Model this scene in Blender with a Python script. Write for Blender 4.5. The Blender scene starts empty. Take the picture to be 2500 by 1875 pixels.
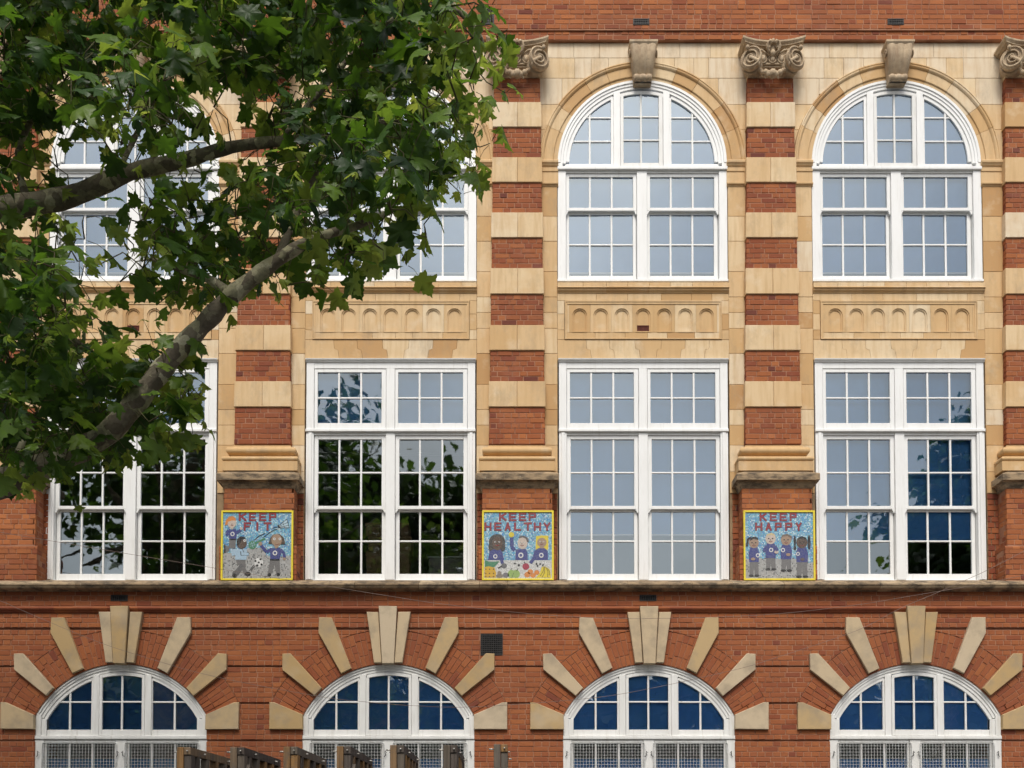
import bpy, bmesh, math, random
from math import sin, cos, pi, sqrt, radians, atan2, tan
from mathutils import Vector, Matrix, noise

random.seed(11)
SC = bpy.context.scene
COL = SC.collection

# ------------------------------------------------------------------ camera
EYE = Vector((0.0, -15.2, 1.6))
PITCH = radians(1.93)
FPX, WPX, HPX = 2452.0, 2500.0, 1875.0          # focal length and frame, in units of the photograph's pixels
SHIFT_Y = 0.412
cam_data = bpy.data.cameras.new('camera')
cam = bpy.data.objects.new('camera', cam_data)
COL.objects.link(cam)
cam.location = EYE
cam.rotation_euler = (pi / 2 + PITCH, 0, 0)
cam_data.sensor_width = 36.0
cam_data.lens = 36.0 * FPX / WPX
cam_data.shift_y = SHIFT_Y
cam_data.clip_start = 0.1
cam_data.clip_end = 500
SC.camera = cam

# ------------------------------------------------------------------ sky, sun, exposure
SUN_EL, SUN_AZ = radians(54), radians(186)       # high, from the street side, a little to one side
world = bpy.data.worlds.new('World')
SC.world = world
world.use_nodes = True
wn = world.node_tree
for n in list(wn.nodes):
    wn.nodes.remove(n)
w_out = wn.nodes.new('ShaderNodeOutputWorld')
w_bg = wn.nodes.new('ShaderNodeBackground')
w_hsv = wn.nodes.new('ShaderNodeHueSaturation')
w_sky = wn.nodes.new('ShaderNodeTexSky')
w_sky.sky_type = 'NISHITA'
w_sky.sun_disc = False
w_sky.sun_elevation = SUN_EL
w_sky.sun_rotation = SUN_AZ
w_sky.dust_density = 4.0
w_hsv.inputs['Saturation'].default_value = 0.40     # thin even cloud: a pale sky
w_bg.inputs['Strength'].default_value = 0.12
wn.links.new(w_sky.outputs[0], w_hsv.inputs['Color'])
w_cloud = wn.nodes.new('ShaderNodeTexNoise')         # soft broken cloud
w_cloud.inputs['Scale'].default_value = 3.2
w_cloud.inputs['Detail'].default_value = 5
w_map = wn.nodes.new('ShaderNodeMapRange')
for k_, v_ in (('From Min', 0.32), ('From Max', 0.68), ('To Min', 0.80), ('To Max', 1.24)):
    w_map.inputs[k_].default_value = v_
w_tc = wn.nodes.new('ShaderNodeTexCoord')
w_mul = wn.nodes.new('ShaderNodeVectorMath')
w_mul.operation = 'SCALE'
wn.links.new(w_tc.outputs['Generated'], w_cloud.inputs['Vector'])
wn.links.new(w_cloud.outputs['Fac'], w_map.inputs['Value'])
wn.links.new(w_hsv.outputs[0], w_mul.inputs[0])
wn.links.new(w_map.outputs[0], w_mul.inputs['Scale'])
wn.links.new(w_mul.outputs[0], w_bg.inputs['Color'])
wn.links.new(w_bg.outputs[0], w_out.inputs['Surface'])

sun_data = bpy.data.lights.new('sun', 'SUN')
sun_data.energy = 1.5
sun_data.angle = radians(22)
sun_data.color = (1.0, 0.95, 0.86)
sun = bpy.data.objects.new('sun', sun_data)
COL.objects.link(sun)
sun_dir = Vector((sin(SUN_AZ) * cos(SUN_EL), cos(SUN_AZ) * cos(SUN_EL), sin(SUN_EL)))
sun.rotation_euler = (-sun_dir).to_track_quat('-Z', 'Y').to_euler()

SC.view_settings.view_transform = 'Standard'
SC.view_settings.look = 'None'
SC.view_settings.gamma = 1.0
SC.view_settings.use_curve_mapping = False
SC.view_settings.exposure = 0.5
SC.render.engine = 'CYCLES'
SC.cycles.max_bounces = 8
SC.cycles.transparent_max_bounces = 24

# ------------------------------------------------------------------ survey: photo measurement -> metres on a real wall plane
_R = Vector((1, 0, 0)); _F = Vector((0, cos(PITCH), sin(PITCH))); _U = Vector((0, -sin(PITCH), cos(PITCH)))
CYP = HPX / 2 + SHIFT_Y * WPX


def survey(px, py, Y=0.0):
    """the point of the vertical plane y=Y that the photograph shows at (px, py): x, z in metres"""
    d = _F + _R * ((px - WPX / 2) / FPX) + _U * ((CYP - py) / FPX)
    t = (Y - EYE.y) / d.y
    p = EYE + d * t
    return p.x, p.z


def project(p):
    r = Vector(p) - EYE
    z = r.dot(_F)
    if z < 0.05:
        return (-9e3, -9e3, z)
    return (WPX / 2 + FPX * r.dot(_R) / z, CYP - FPX * r.dot(_U) / z, z)


def Z(py, Y=0.0):
    return survey(1250, py, Y)[1]


BAY = 3.88                                        # metres from window to window
XP = [-5.742 - BAY / 2 + BAY * i for i in range(5)]  # the five pilasters
XB = [-5.742 + BAY * i + (-0.09, 0, 0, 0.055)[i] for i in range(4)]         # the four bays, as built: not quite even
XP = [x + (0, 0, 0, 0.025, 0.12)[i] for i, x in enumerate(XP)]
XL, XR = XP[0] - 1.6, XP[4] + 1.6                 # ends of the piece of facade that is built

# ------------------------------------------------------------------ materials
MATS = {}


class NT:
    def __init__(self, name):
        self.m = bpy.data.materials.new(name)
        self.m.use_nodes = True
        self.t = self.m.node_tree
        for n in list(self.t.nodes):
            self.t.nodes.remove(n)
        self.out = self.t.nodes.new('ShaderNodeOutputMaterial')
        MATS[name] = self.m

    def n(self, kind, **kw):
        nd = self.t.nodes.new(kind)
        ins = kw.pop('i', {})
        for k, v in kw.items():
            setattr(nd, k, v)
        for k, v in ins.items():
            self.set(nd.inputs[k], v)
        return nd

    def set(self, sock, v):
        if isinstance(v, bpy.types.NodeSocket):
            self.t.links.new(v, sock)
        else:
            sock.default_value = v

    def attr(self, name, out='Fac'):
        return self.n('ShaderNodeAttribute', attribute_name=name).outputs[out]

    def pos(self, scale=(1, 1, 1)):
        tc = self.n('ShaderNodeNewGeometry').outputs['Position']
        return self.n('ShaderNodeMapping', i={'Vector': tc, 'Scale': scale}).outputs[0]

    def noise(self, scale, detail=3, rough=0.55, vec=None, out='Fac'):
        i = {'Scale': scale, 'Detail': detail, 'Roughness': rough}
        i['Vector'] = vec if vec is not None else self.pos()
        return self.n('ShaderNodeTexNoise', i=i).outputs[out]

    def ramp(self, fac, stops):
        r = self.n('ShaderNodeValToRGB', i={'Fac': fac})
        e = r.color_ramp.elements
        while len(e) < len(stops):
            e.new(0.5)
        for el, (p, c) in zip(e, stops):
            el.position = p
            el.color = (*c, 1) if len(c) == 3 else c
        return r.outputs['Color']

    def mix(self, fac, a, b, mode='MIX'):
        m = self.n('ShaderNodeMix', data_type='RGBA', blend_type=mode)
        for sock, v in ((m.inputs[0], fac), (m.inputs[6], a), (m.inputs[7], b)):
            if isinstance(v, tuple) and len(v) == 3:
                v = (*v, 1)
            self.set(sock, v)
        return m.outputs[2]

    def math(self, op, a, b=0.0, clamp=False):
        m = self.n('ShaderNodeMath', operation=op, use_clamp=clamp)
        self.set(m.inputs[0], a)
        self.set(m.inputs[1], b)
        return m.outputs[0]

    def rng(self, v, a, b, c=0.0, d=1.0):
        return self.n('ShaderNodeMapRange', i={'Value': v, 'From Min': a, 'From Max': b, 'To Min': c, 'To Max': d}).outputs[0]

    def bump(self, h, strength=0.4, dist=0.01):
        return self.n('ShaderNodeBump', i={'Height': h, 'Strength': strength, 'Distance': dist}).outputs[0]

    def finish(self, col, rough=0.8, spec=0.25, bump=None, **kw):
        if isinstance(col, tuple) and len(col) == 3:
            col = (*col, 1)
        i = {'Base Color': col, 'Roughness': rough, 'Specular IOR Level': spec}
        if bump is not None:
            i['Normal'] = bump
        i.update(kw)
        b = self.n('ShaderNodeBsdfPrincipled', i=i)
        self.t.links.new(b.outputs[0], self.out.inputs['Surface'])
        return self.m


def make_materials():
    # brick: every brick carries its own 'tint' (0 burnt purple ... 1 bright orange) and 'soot'
    for name, bias, pale in (('brick', 0.0, 0.16), ('brick_banding', -0.03, 0.20), ('brick_ground', 0.0, 0.08)):
        n = NT(name)
        t = n.attr('tint')
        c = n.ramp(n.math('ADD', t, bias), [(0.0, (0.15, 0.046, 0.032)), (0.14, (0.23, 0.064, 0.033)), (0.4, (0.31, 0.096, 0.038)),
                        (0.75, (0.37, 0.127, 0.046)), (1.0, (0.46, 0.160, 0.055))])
        big = n.noise(0.9, 4, 0.6)
        c = n.mix(n.rng(big, 0.40, 0.72, 0.0, 0.5), c, (0.20, 0.070, 0.042))
        bloom = n.noise(4.5, 5, 0.65)
        c = n.mix(n.rng(bloom, 0.52, 0.75, 0.0, pale), c, (0.42, 0.22, 0.17))
        fine = n.noise(70, 4, 0.7)
        c = n.mix(n.rng(fine, 0.35, 0.75, 0.0, 0.35), c, n.mix(1.0, c, (0.55, 0.5, 0.5), 'MULTIPLY'))
        spots = n.noise(26, 2, 0.5)
        c = n.mix(n.rng(spots, 0.66, 0.74, 0.0, 0.5), c, (0.12, 0.045, 0.032))
        n.finish(c, 0.86, 0.2, n.bump(n.noise(55, 5, 0.7), 0.5, 0.006))
    n = NT('mortar')
    c = n.mix(n.rng(n.noise(3.0, 4), 0.4, 0.65), (0.38, 0.195, 0.12), (0.25, 0.115, 0.07))
    n.finish(c, 0.95, 0.1, n.bump(n.noise(90, 3), 0.4, 0.004))
    # buff terracotta / sandstone
    n = NT('stone')
    t = n.attr('tint')
    c = n.ramp(t, [(0.0, (0.47, 0.27, 0.115)), (0.22, (0.56, 0.36, 0.17)), (0.5, (0.635, 0.445, 0.245)), (0.78, (0.69, 0.535, 0.335)), (1.0, (0.685, 0.57, 0.415))])
    streak = n.noise(1.0, 4, 0.6, n.pos((13, 1, 1.3)))
    c = n.mix(n.rng(streak, 0.46, 0.74, 0.0, 0.6), c, (0.48, 0.305, 0.14))
    blot = n.noise(3.2, 4, 0.6)
    c = n.mix(n.rng(blot, 0.55, 0.8, 0.0, 0.55), c, (0.74, 0.62, 0.45))
    grime = n.noise(2.1, 6, 0.7, n.pos((1.6, 1, 0.9)))
    c = n.mix(n.rng(grime, 0.52, 0.78, 0.0, 0.60), c, (0.31, 0.235, 0.155))
    c = n.mix(n.rng(n.noise(1.7, 4, 0.6, n.pos((1, 1, 1.4))), 0.50, 0.72, 0.0, 0.42), c, (0.56, 0.345, 0.15))
    fine = n.noise(120, 3, 0.7)
    c = n.mix(n.rng(fine, 0.55, 0.8, 0.0, 0.22), c, (0.33, 0.24, 0.15))
    n.finish(c, 0.78, 0.25, n.bump(n.noise(38, 6, 0.7), 0.22, 0.006))
    n = NT('stone_joint')
    n.finish(n.mix(n.rng(n.noise(4.0, 4), 0.4, 0.65), (0.34, 0.24, 0.14), (0.20, 0.14, 0.085)), 0.95, 0.1)
    # buff stone of the ground storey: greyer, rain-stained
    n = NT('stone_voussoir')
    t = n.attr('tint')
    c = n.ramp(t, [(0.0, (0.44, 0.30, 0.14)), (0.5, (0.50, 0.37, 0.21)), (1.0, (0.53, 0.43, 0.30))])
    st = n.noise(2.6, 5, 0.65)
    c = n.mix(n.rng(st, 0.44, 0.66, 0.0, 0.72), c, (0.29, 0.235, 0.17))
    c = n.mix(n.rng(n.noise(1.7, 3), 0.55, 0.7, 0.0, 0.4), c, (0.54, 0.44, 0.31))
    c = n.mix(n.rng(n.noise(90, 3, 0.7), 0.55, 0.8, 0.0, 0.3), c, (0.26, 0.19, 0.12))
    n.finish(c, 0.82, 0.22, n.bump(n.noise(45, 6, 0.7), 0.25, 0.006))
    # carved work: sooty brown stone
    n = NT('stone_carved')
    c = n.mix(n.rng(n.noise(7.0, 5, 0.65), 0.36, 0.66), (0.36, 0.265, 0.175), (0.54, 0.42, 0.28))
    c = n.mix(n.rng(n.noise(22, 5, 0.7), 0.56, 0.74, 0.0, 0.55), c, (0.15, 0.115, 0.09))
    c = n.mix(n.rng(n.noise(1.0, 4, 0.6, n.pos((30, 8, 3))), 0.55, 0.7, 0.0, 0.45), c, (0.57, 0.49, 0.37))
    n.finish(c, 0.85, 0.2, n.bump(n.noise(60, 5, 0.7), 0.4, 0.006))
    # ledges: stone under black crust and pale lichen
    n = NT('stone_weathered')
    t = n.attr('tint')
    c = n.ramp(t, [(0.0, (0.27, 0.19, 0.115)), (0.5, (0.36, 0.26, 0.16)), (1.0, (0.45, 0.35, 0.23))])
    crust = n.noise(5.0, 6, 0.7, n.pos((1, 1, 2.5)))
    c = n.mix(n.rng(crust, 0.42, 0.60, 0.0, 0.9), c, (0.085, 0.068, 0.052))
    lichen = n.noise(24, 4, 0.6)
    c = n.mix(n.rng(lichen, 0.64, 0.72, 0.0, 0.6), c, (0.50, 0.45, 0.36))
    n.finish(c, 0.9, 0.15, n.bump(n.noise(42, 6, 0.75), 0.6, 0.01))
    # white paint, a little dirty, in places flaked
    for name, base, fl, dirt in (('white_paint', (0.80, 0.80, 0.785), 0.74, 0.22), ('white_paint_worn', (0.74, 0.735, 0.71), 0.70, 0.34)):
        n = NT(name)
        c = n.mix(n.rng(n.noise(2.4, 5, 0.65, n.pos((2.5, 1, 0.7))), 0.42, 0.78, 0.0, dirt), base, (0.50, 0.48, 0.43))
        c = n.mix(n.rng(n.noise(1.0, 4, 0.6, n.pos((22, 1, 2.2))), 0.56, 0.76, 0.0, dirt * 1.3), c, (0.46, 0.43, 0.37))
        flake = n.noise(26, 5, 0.7, n.pos((1, 1, 1.6)))
        c = n.mix(n.rng(flake, fl, fl + 0.03, 0.0, 0.75), c, (0.32, 0.29, 0.25))
        n.finish(c, 0.42, 0.4, n.bump(n.math('ADD', n.noise(14, 4, 0.6), n.rng(flake, fl, fl + 0.03, 0.0, -0.4)), 0.16, 0.008))
    # old drawn window glass: clear, with a strong slightly wavy reflection
    n = NT('glass')
    wav = n.bump(n.noise(2.2, 2, 0.5, n.pos((1, 1, 1))), 0.035, 0.05)
    gl = n.n('ShaderNodeBsdfGlossy', i={'Color': (0.86, 0.965, 1.0, 1), 'Roughness': 0.015, 'Normal': wav})
    tr = n.n('ShaderNodeBsdfTransparent', i={'Color': (0.90, 0.93, 0.94, 1)})
    fr = n.n('ShaderNodeFresnel', i={'IOR': 1.5})
    fac = n.math('ADD', n.math('MULTIPLY', fr.outputs[0], 2.6), 0.10, True)
    mx = n.n('ShaderNodeMixShader', i={0: fac, 1: tr.outputs[0], 2: gl.outputs[0]})
    n.t.links.new(mx.outputs[0], n.out.inputs['Surface'])
    n = NT('blind_fabric')
    c = n.mix(n.rng(n.noise(3.0, 3), 0.3, 0.7), (0.085, 0.265, 0.55), (0.105, 0.31, 0.62))
    c = n.mix(n.rng(n.noise(400, 2), 0.4, 0.7, 0.0, 0.2), c, (0.03, 0.08, 0.2))
    n.finish(c, 0.85, 0.15)
    n = NT('blind_fabric_lit')  # brighter copy of the blind blue, lifted to offset shade downstairs
    n.finish(n.mix(n.rng(n.noise(3.0, 3), 0.3, 0.7), (0.115, 0.34, 0.74), (0.14, 0.39, 0.80)), 0.85, 0.15)
    n = NT('blind_bar'); n.finish((0.75, 0.75, 0.74), 0.5)
    n = NT('room_wall'); n.finish(n.mix(n.rng(n.noise(1.2, 3), 0.4, 0.6), (0.33, 0.32, 0.30), (0.26, 0.25, 0.235)), 0.9)
    n = NT('room_ceiling'); n.finish(n.mix(n.rng(n.noise(1.2, 3), 0.4, 0.6), (0.5, 0.5, 0.49), (0.44, 0.44, 0.43)), 0.9)
    n = NT('room_floor'); n.finish(n.mix(n.rng(n.noise(2.0, 3), 0.4, 0.6), (0.12, 0.09, 0.06), (0.08, 0.06, 0.045)), 0.6)
    n = NT('iron'); n.finish(n.mix(n.rng(n.noise(30, 4), 0.4, 0.7), (0.020, 0.020, 0.021), (0.055, 0.048, 0.042)), 0.6, 0.35, n.bump(n.noise(80, 3), 0.3, 0.003))
    n = NT('duct_dark'); n.finish((0.006, 0.006, 0.006), 0.95, 0.05)  # near-black: the shade inside the vents, put into the colour
    n = NT('terracotta_vent'); n.finish(n.mix(n.rng(n.noise(30, 4), 0.4, 0.7), (0.13, 0.035, 0.022), (0.085, 0.026, 0.018)), 0.8)
    n = NT('galvanised_wire'); n.finish(n.mix(n.rng(n.noise(22, 4), 0.4, 0.65), (0.74, 0.75, 0.74), (0.60, 0.59, 0.56)), 0.5, 0.4, Metallic=0.3)
    n = NT('cable'); n.finish(n.mix(n.rng(n.noise(6, 3), 0.4, 0.65), (0.17, 0.12, 0.10), (0.25, 0.19, 0.16)), 0.6)
    n = NT('steel_pin'); n.finish(n.mix(n.rng(n.noise(60, 3), 0.4, 0.65), (0.62, 0.60, 0.56), (0.40, 0.36, 0.31)), 0.35, 0.5, Metallic=0.6)
    # timber: 'tint' 0 grey weathered ... 1 fresh orange
    n = NT('timber')
    t = n.attr('tint')
    grain = n.noise(1.0, 5, 0.6, n.pos((38, 38, 2.2)))
    c = n.ramp(t, [(0.0, (0.055, 0.040, 0.033)), (0.25, (0.125, 0.105, 0.090)), (0.5, (0.20, 0.165, 0.125)), (0.75, (0.29, 0.165, 0.070)), (1.0, (0.37, 0.215, 0.085))])
    c = n.mix(n.rng(grain, 0.42, 0.66, 0.0, 0.65), c, n.mix(1.0, c, (0.35, 0.32, 0.30), 'MULTIPLY'))
    c = n.mix(n.rng(n.noise(7.5, 5, 0.65), 0.5, 0.62, 0.0, 0.65), c, (0.13, 0.112, 0.095))
    n.finish(c, 0.85, 0.2, n.bump(grain, 0.5, 0.006))
    # mosaic: the tiles' own colours
    n = NT('mosaic_tile')
    c = n.attr('col', 'Color')
    c = n.mix(n.rng(n.n('ShaderNodeTexVoronoi', i={'Scale': 62.0, 'Vector': n.pos()}).outputs['Distance'], 0.40, 0.65, 0.0, 0.22), c, (0.28, 0.27, 0.25))
    c = n.mix(n.rng(n.noise(75, 2), 0.35, 0.7, 0.0, 0.35), c, n.mix(1.0, c, (0.62, 0.62, 0.62), 'MULTIPLY'))
    n.finish(c, 0.35, 0.45, n.bump(n.noise(60, 3), 0.35, 0.005))
    n = NT('grout'); n.finish(n.mix(n.rng(n.noise(25, 3), 0.4, 0.65), (0.42, 0.43, 0.42), (0.30, 0.31, 0.31)), 0.9, 0.1)
    n = NT('yellow_paint')
    n.finish(n.mix(n.rng(n.noise(5, 4), 0.5, 0.8, 0.0, 0.6), (0.74, 0.60, 0.045), (0.55, 0.42, 0.05)), 0.4, 0.4)
    # plane tree: flaking bark
    n = NT('bark')
    cell = n.n('ShaderNodeTexVoronoi', feature='F1', i={'Scale': 15.0, 'Vector': n.n('ShaderNodeMix', data_type='VECTOR', i={0: 0.12, 4: n.pos((1.0, 1.0, 1.0)), 5: n.noise(7, 3, out='Color')}).outputs[1]})
    c = n.ramp(n.n('ShaderNodeSeparateColor', i={0: cell.outputs['Color']}).outputs[0],
               [(0.0, (0.13, 0.108, 0.08)), (0.42, (0.19, 0.165, 0.12)), (0.60, (0.27, 0.255, 0.165)), (0.8, (0.40, 0.37, 0.24)), (1.0, (0.48, 0.45, 0.32))])
    c = n.mix(n.rng(n.noise(5.5, 5, 0.65), 0.50, 0.6, 0.0, 0.65), c, (0.16, 0.135, 0.10))
    c = n.mix(n.rng(n.noise(45, 4, 0.7), 0.45, 0.75, 0.0, 0.5), c, (0.05, 0.042, 0.033))
    n.finish(c, 0.9, 0.15, n.bump(n.math('ADD', cell.outputs['Distance'], n.noise(40, 4)), 0.5, 0.012))
    n = NT('twig'); n.finish(n.mix(n.rng(n.noise(12, 3), 0.4, 0.65), (0.075, 0.060, 0.035), (0.13, 0.14, 0.055)), 0.8)
    # leaf: 'tint' 0 dark ... 1 yellow-green, by age and by painted backlight; paler matt underside; light comes through
    n = NT('leaf')
    t = n.attr('tint')
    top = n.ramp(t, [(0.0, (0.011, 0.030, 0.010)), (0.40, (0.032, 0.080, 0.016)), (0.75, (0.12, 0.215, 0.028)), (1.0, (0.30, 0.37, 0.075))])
    und = n.ramp(t, [(0.0, (0.026, 0.054, 0.022)), (0.40, (0.058, 0.112, 0.034)), (0.75, (0.14, 0.225, 0.055)), (1.0, (0.34, 0.40, 0.14))])
    vein = n.noise(30, 3, 0.6)
    bf = n.n('ShaderNodeNewGeometry').outputs['Backfacing']
    c = n.mix(bf, top, und)
    c = n.mix(n.rng(vein, 0.55, 0.75, 0.0, 0.35), c, n.mix(1.0, c, (1.7, 1.55, 1.6), 'MULTIPLY'))
    b = n.n('ShaderNodeBsdfPrincipled', i={'Base Color': c, 'Roughness': n.mix(bf, (0.42,) * 3, (0.7,) * 3), 'Specular IOR Level': 0.34, 'Normal': n.bump(n.noise(16, 3), 0.35, 0.02)})
    tl = n.n('ShaderNodeBsdfTranslucent', i={'Color': n.ramp(t, [(0.0, (0.03, 0.075, 0.006)), (0.5, (0.12, 0.24, 0.016)), (1.0, (0.45, 0.52, 0.07))])})
    mx = n.n('ShaderNodeMixShader', i={0: 0.50, 1: b.outputs[0], 2: tl.outputs[0]})
    n.t.links.new(mx.outputs[0], n.out.inputs['Surface'])
    n = NT('asphalt')
    c = n.mix(n.rng(n.noise(1.2, 5), 0.4, 0.65), (0.10, 0.098, 0.094), (0.16, 0.155, 0.145))
    n.finish(c, 0.9, 0.2, n.bump(n.noise(120, 3), 0.5, 0.006))
    n = NT('paper'); n.finish(n.mix(n.rng(n.noise(6, 2), 0.4, 0.7), (0.72, 0.74, 0.74), (0.62, 0.64, 0.65)), 0.8)
    n = NT('cardboard'); n.finish(n.mix(n.rng(n.noise(9, 3), 0.4, 0.7), (0.36, 0.24, 0.13), (0.29, 0.19, 0.10)), 0.85)
    n = NT('hedge_leaf'); n.finish(n.mix(n.rng(n.noise(2, 4), 0.4, 0.65), (0.035, 0.07, 0.025), (0.06, 0.11, 0.035)), 0.7)


make_materials()

# ------------------------------------------------------------------ objects and meshes
def tag(o, label=None, cat=None, group=None, kind=None):
    for k, v in (('label', label), ('category', cat), ('group', group), ('kind', kind)):
        if v:
            o[k] = v
    return o


def empty(name, loc=(0, 0, 0), label=None, cat=None, group=None, kind=None):
    o = bpy.data.objects.new(name, None)
    o.location = loc
    o.empty_display_size = 0.2
    COL.objects.link(o)
    return tag(o, label, cat, group, kind)


def put(name, mesh, parent=None, loc=(0, 0, 0), label=None):
    o = bpy.data.objects.new(name, mesh)
    o.location = loc
    if parent is not None:
        o.parent = parent
    if label:
        o['label'] = label
    COL.objects.link(o)
    return o


def offset_poly(poly, c):
    """inset a convex-ish counterclockwise polygon by c"""
    n = len(poly)
    out = []
    for i in range(n):
        ax, az = poly[i - 1]; bx, bz = poly[i]; cx, cz = poly[(i + 1) % n]
        e1 = Vector((bx - ax, bz - az)); e2 = Vector((cx - bx, cz - bz))
        if e1.length < 1e-7 or e2.length < 1e-7:
            out.append((bx, bz)); continue
        e1.normalize(); e2.normalize()
        n1 = Vector((-e1.y, e1.x)); n2 = Vector((-e2.y, e2.x))
        m = n1 + n2
        if m.length < 1e-5:
            m = n1
        m.normalize()
        k = c / max(0.35, m.dot(n1))
        out.append((bx + m.x * k, bz + m.y * k))
    return out


def area(poly):
    return 0.5 * sum(poly[i - 1][0] * poly[i][1] - poly[i][0] * poly[i - 1][1] for i in range(len(poly)))


def clip_half(poly, px, pz, nx, nz):
    """keep the side of the line through (px,pz) that its normal (nx,nz) points to"""
    out = []
    for i in range(len(poly)):
        a = poly[i - 1]; b = poly[i]
        da = (a[0] - px) * nx + (a[1] - pz) * nz
        db = (b[0] - px) * nx + (b[1] - pz) * nz
        if (da >= 0) != (db >= 0):
            t = da / (da - db)
            out.append((a[0] + t * (b[0] - a[0]), a[1] + t * (b[1] - a[1])))
        if db >= 0:
            out.append(b)
    return out


class MB:
    """collects boxes, chamfered blocks, tubes and patches; build() links them as one mesh"""

    def __init__(self):
        self.v = []; self.f = []; self.t = []; self.c = []; self.has_c = False; self.smooth = []

    def add(self, verts, faces, tint=0.5, col=None, smooth=False, xf=None):
        o = len(self.v)
        if xf:
            verts = [xf(p) for p in verts]
        self.v.extend([tuple(p) for p in verts])
        for f in faces:
            self.f.append([i + o for i in f])
            self.t.append(tint)
            self.c.append(col if col else (1, 1, 1, 1))
            self.smooth.append(smooth)
        if col:
            self.has_c = True

    def box(self, x0, x1, y0, y1, z0, z1, tint=0.5, col=None, xf=None):
        v = [(x0, y0, z0), (x1, y0, z0), (x1, y1, z0), (x0, y1, z0), (x0, y0, z1), (x1, y0, z1), (x1, y1, z1), (x0, y1, z1)]
        f = [(0, 1, 5, 4), (1, 2, 6, 5), (2, 3, 7, 6), (3, 0, 4, 7), (4, 5, 6, 7), (3, 2, 1, 0)]
        self.add(v, f, tint, col, False, xf)

    def block(self, poly, yb, yf, c=0.005, tint=0.5, col=None, xf=None, back=False):
        """polygon (x,z) with its front face at y=yf (towards the street), chamfered by c, going back to yb"""
        if area(poly) < 0:
            poly = poly[::-1]
        n = len(poly)
        ins = offset_poly(poly, c) if c > 0 else poly
        v = [(x, yb, z) for x, z in poly] + [(x, yf + c, z) for x, z in poly] + [(x, yf, z) for x, z in ins]
        f = []
        for i in range(n):
            j = (i + 1) % n
            f.append((i, j, n + j, n + i))
            if c > 0:
                f.append((n + i, n + j, 2 * n + j, 2 * n + i))
        f.append(tuple(2 * n + i if c > 0 else n + i for i in range(n)))
        if back:
            f.append(tuple(reversed(range(n))))
        self.add(v, f, tint, col, False, xf)

    def sweep(self, prof, x0, x1, tint=0.5, smooth=False, caps=True, xf=None):
        """profile of (y,z) points drawn along x"""
        n = len(prof)
        v = [(x0, y, z) for y, z in prof] + [(x1, y, z) for y, z in prof]
        f = [(i, i + 1, n + i + 1, n + i) for i in range(n - 1)]
        if caps:
            f += [tuple(range(n)), tuple(reversed(range(n, 2 * n)))]
        self.add(v, f, tint, None, smooth, xf)

    def arc(self, cx, cz, prof, a0, a1, steps, tint=0.5, smooth=False, caps=True):
        """profile of (r,y) points turned about (cx,cz) from angle a0 to a1"""
        n = len(prof)
        v = []
        for s in range(steps + 1):
            a = a0 + (a1 - a0) * s / steps
            v += [(cx + r * cos(a), y, cz + r * sin(a)) for r, y in prof]
        f = []
        for s in range(steps):
            for i in range(n - 1):
                f.append((s * n + i, s * n + i + 1, (s + 1) * n + i + 1, (s + 1) * n + i))
        if caps:
            f += [tuple(range(n)), tuple(reversed(range(steps * n, steps * n + n)))]
        self.add(v, f, tint, None, smooth)

    def loft(self, prof, hw, yf, yb, cx=0.0, tint=0.5, smooth=False):
        """mitred moulding on three sides of a pier: prof of (projection, z)"""
        v = []
        for p, z in prof:
            v += [(cx - hw - p, yb, z), (cx - hw - p, yf - p, z), (cx + hw + p, yf - p, z), (cx + hw + p, yb, z)]
        f = []
        for i in range(len(prof) - 1):
            for k in range(3):
                a = i * 4 + k
                f.append((a, a + 1, a + 5, a + 4))
        m = (len(prof) - 1) * 4
        f += [(3, 2, 1, 0), (m, m + 1, m + 2, m + 3)]
        self.add(v, f, tint, None, smooth)

    def tube(self, pts, radii, seg=8, tint=0.5, smooth=True, cap=True):
        pts = [Vector(p) for p in pts]
        n = len(pts)
        v = []; up = Vector((0.13, 0.27, 0.95))
        for i, p in enumerate(pts):
            d = (pts[min(i + 1, n - 1)] - pts[max(i - 1, 0)])
            if d.length < 1e-9:
                d = Vector((1, 0, 0))
            d.normalize()
            a = d.cross(up)
            if a.length < 1e-3:
                a = d.cross(Vector((1, 0, 0)))
            a.normalize(); b = d.cross(a)
            r = radii[i] if isinstance(radii, (list, tuple)) else radii
            for k in range(seg):
                t = 2 * pi * k / seg
                v.append(p + a * (r * cos(t)) + b * (r * sin(t)))
        f = []
        for i in range(n - 1):
            for k in range(seg):
                k2 = (k + 1) % seg
                f.append((i * seg + k, i * seg + k2, (i + 1) * seg + k2, (i + 1) * seg + k))
        if cap:
            f += [tuple(reversed(range(seg))), tuple(range((n - 1) * seg, n * seg))]
        self.add(v, f, tint, None, smooth)

    def ball(self, c, r, seg=10, rings=6, tint=0.5, jit=0.0, m=None):
        rx, ry, rz = (r, r, r) if not isinstance(r, (tuple, list)) else r
        v = [(0, 0, 1)]
        for i in range(1, rings):
            t = pi * i / rings
            for k in range(seg):
                p = 2 * pi * k / seg
                v.append((sin(t) * cos(p), sin(t) * sin(p), cos(t)))
        v.append((0, 0, -1))
        out = []
        for x, y, z in v:
            s = 1 + (random.uniform(-jit, jit) if jit else 0)
            q = Vector((x * rx * s, y * ry * s, z * rz * s))
            if m is not None:
                q = m @ q
            out.append(q + Vector(c))
        f = [(0, 1 + (k + 1) % seg, 1 + k)[::-1] for k in range(seg)]
        for i in range(rings - 2):
            for k in range(seg):
                a = 1 + i * seg + k; b = 1 + i * seg + (k + 1) % seg
                f.append((a, a + seg, b + seg, b))
        l = len(v) - 1; s0 = 1 + (rings - 2) * seg
        f += [(l, s0 + (k + 1) % seg, s0 + k)[::-1] for k in range(seg)]
        self.add(out, f, tint, None, True)

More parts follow.
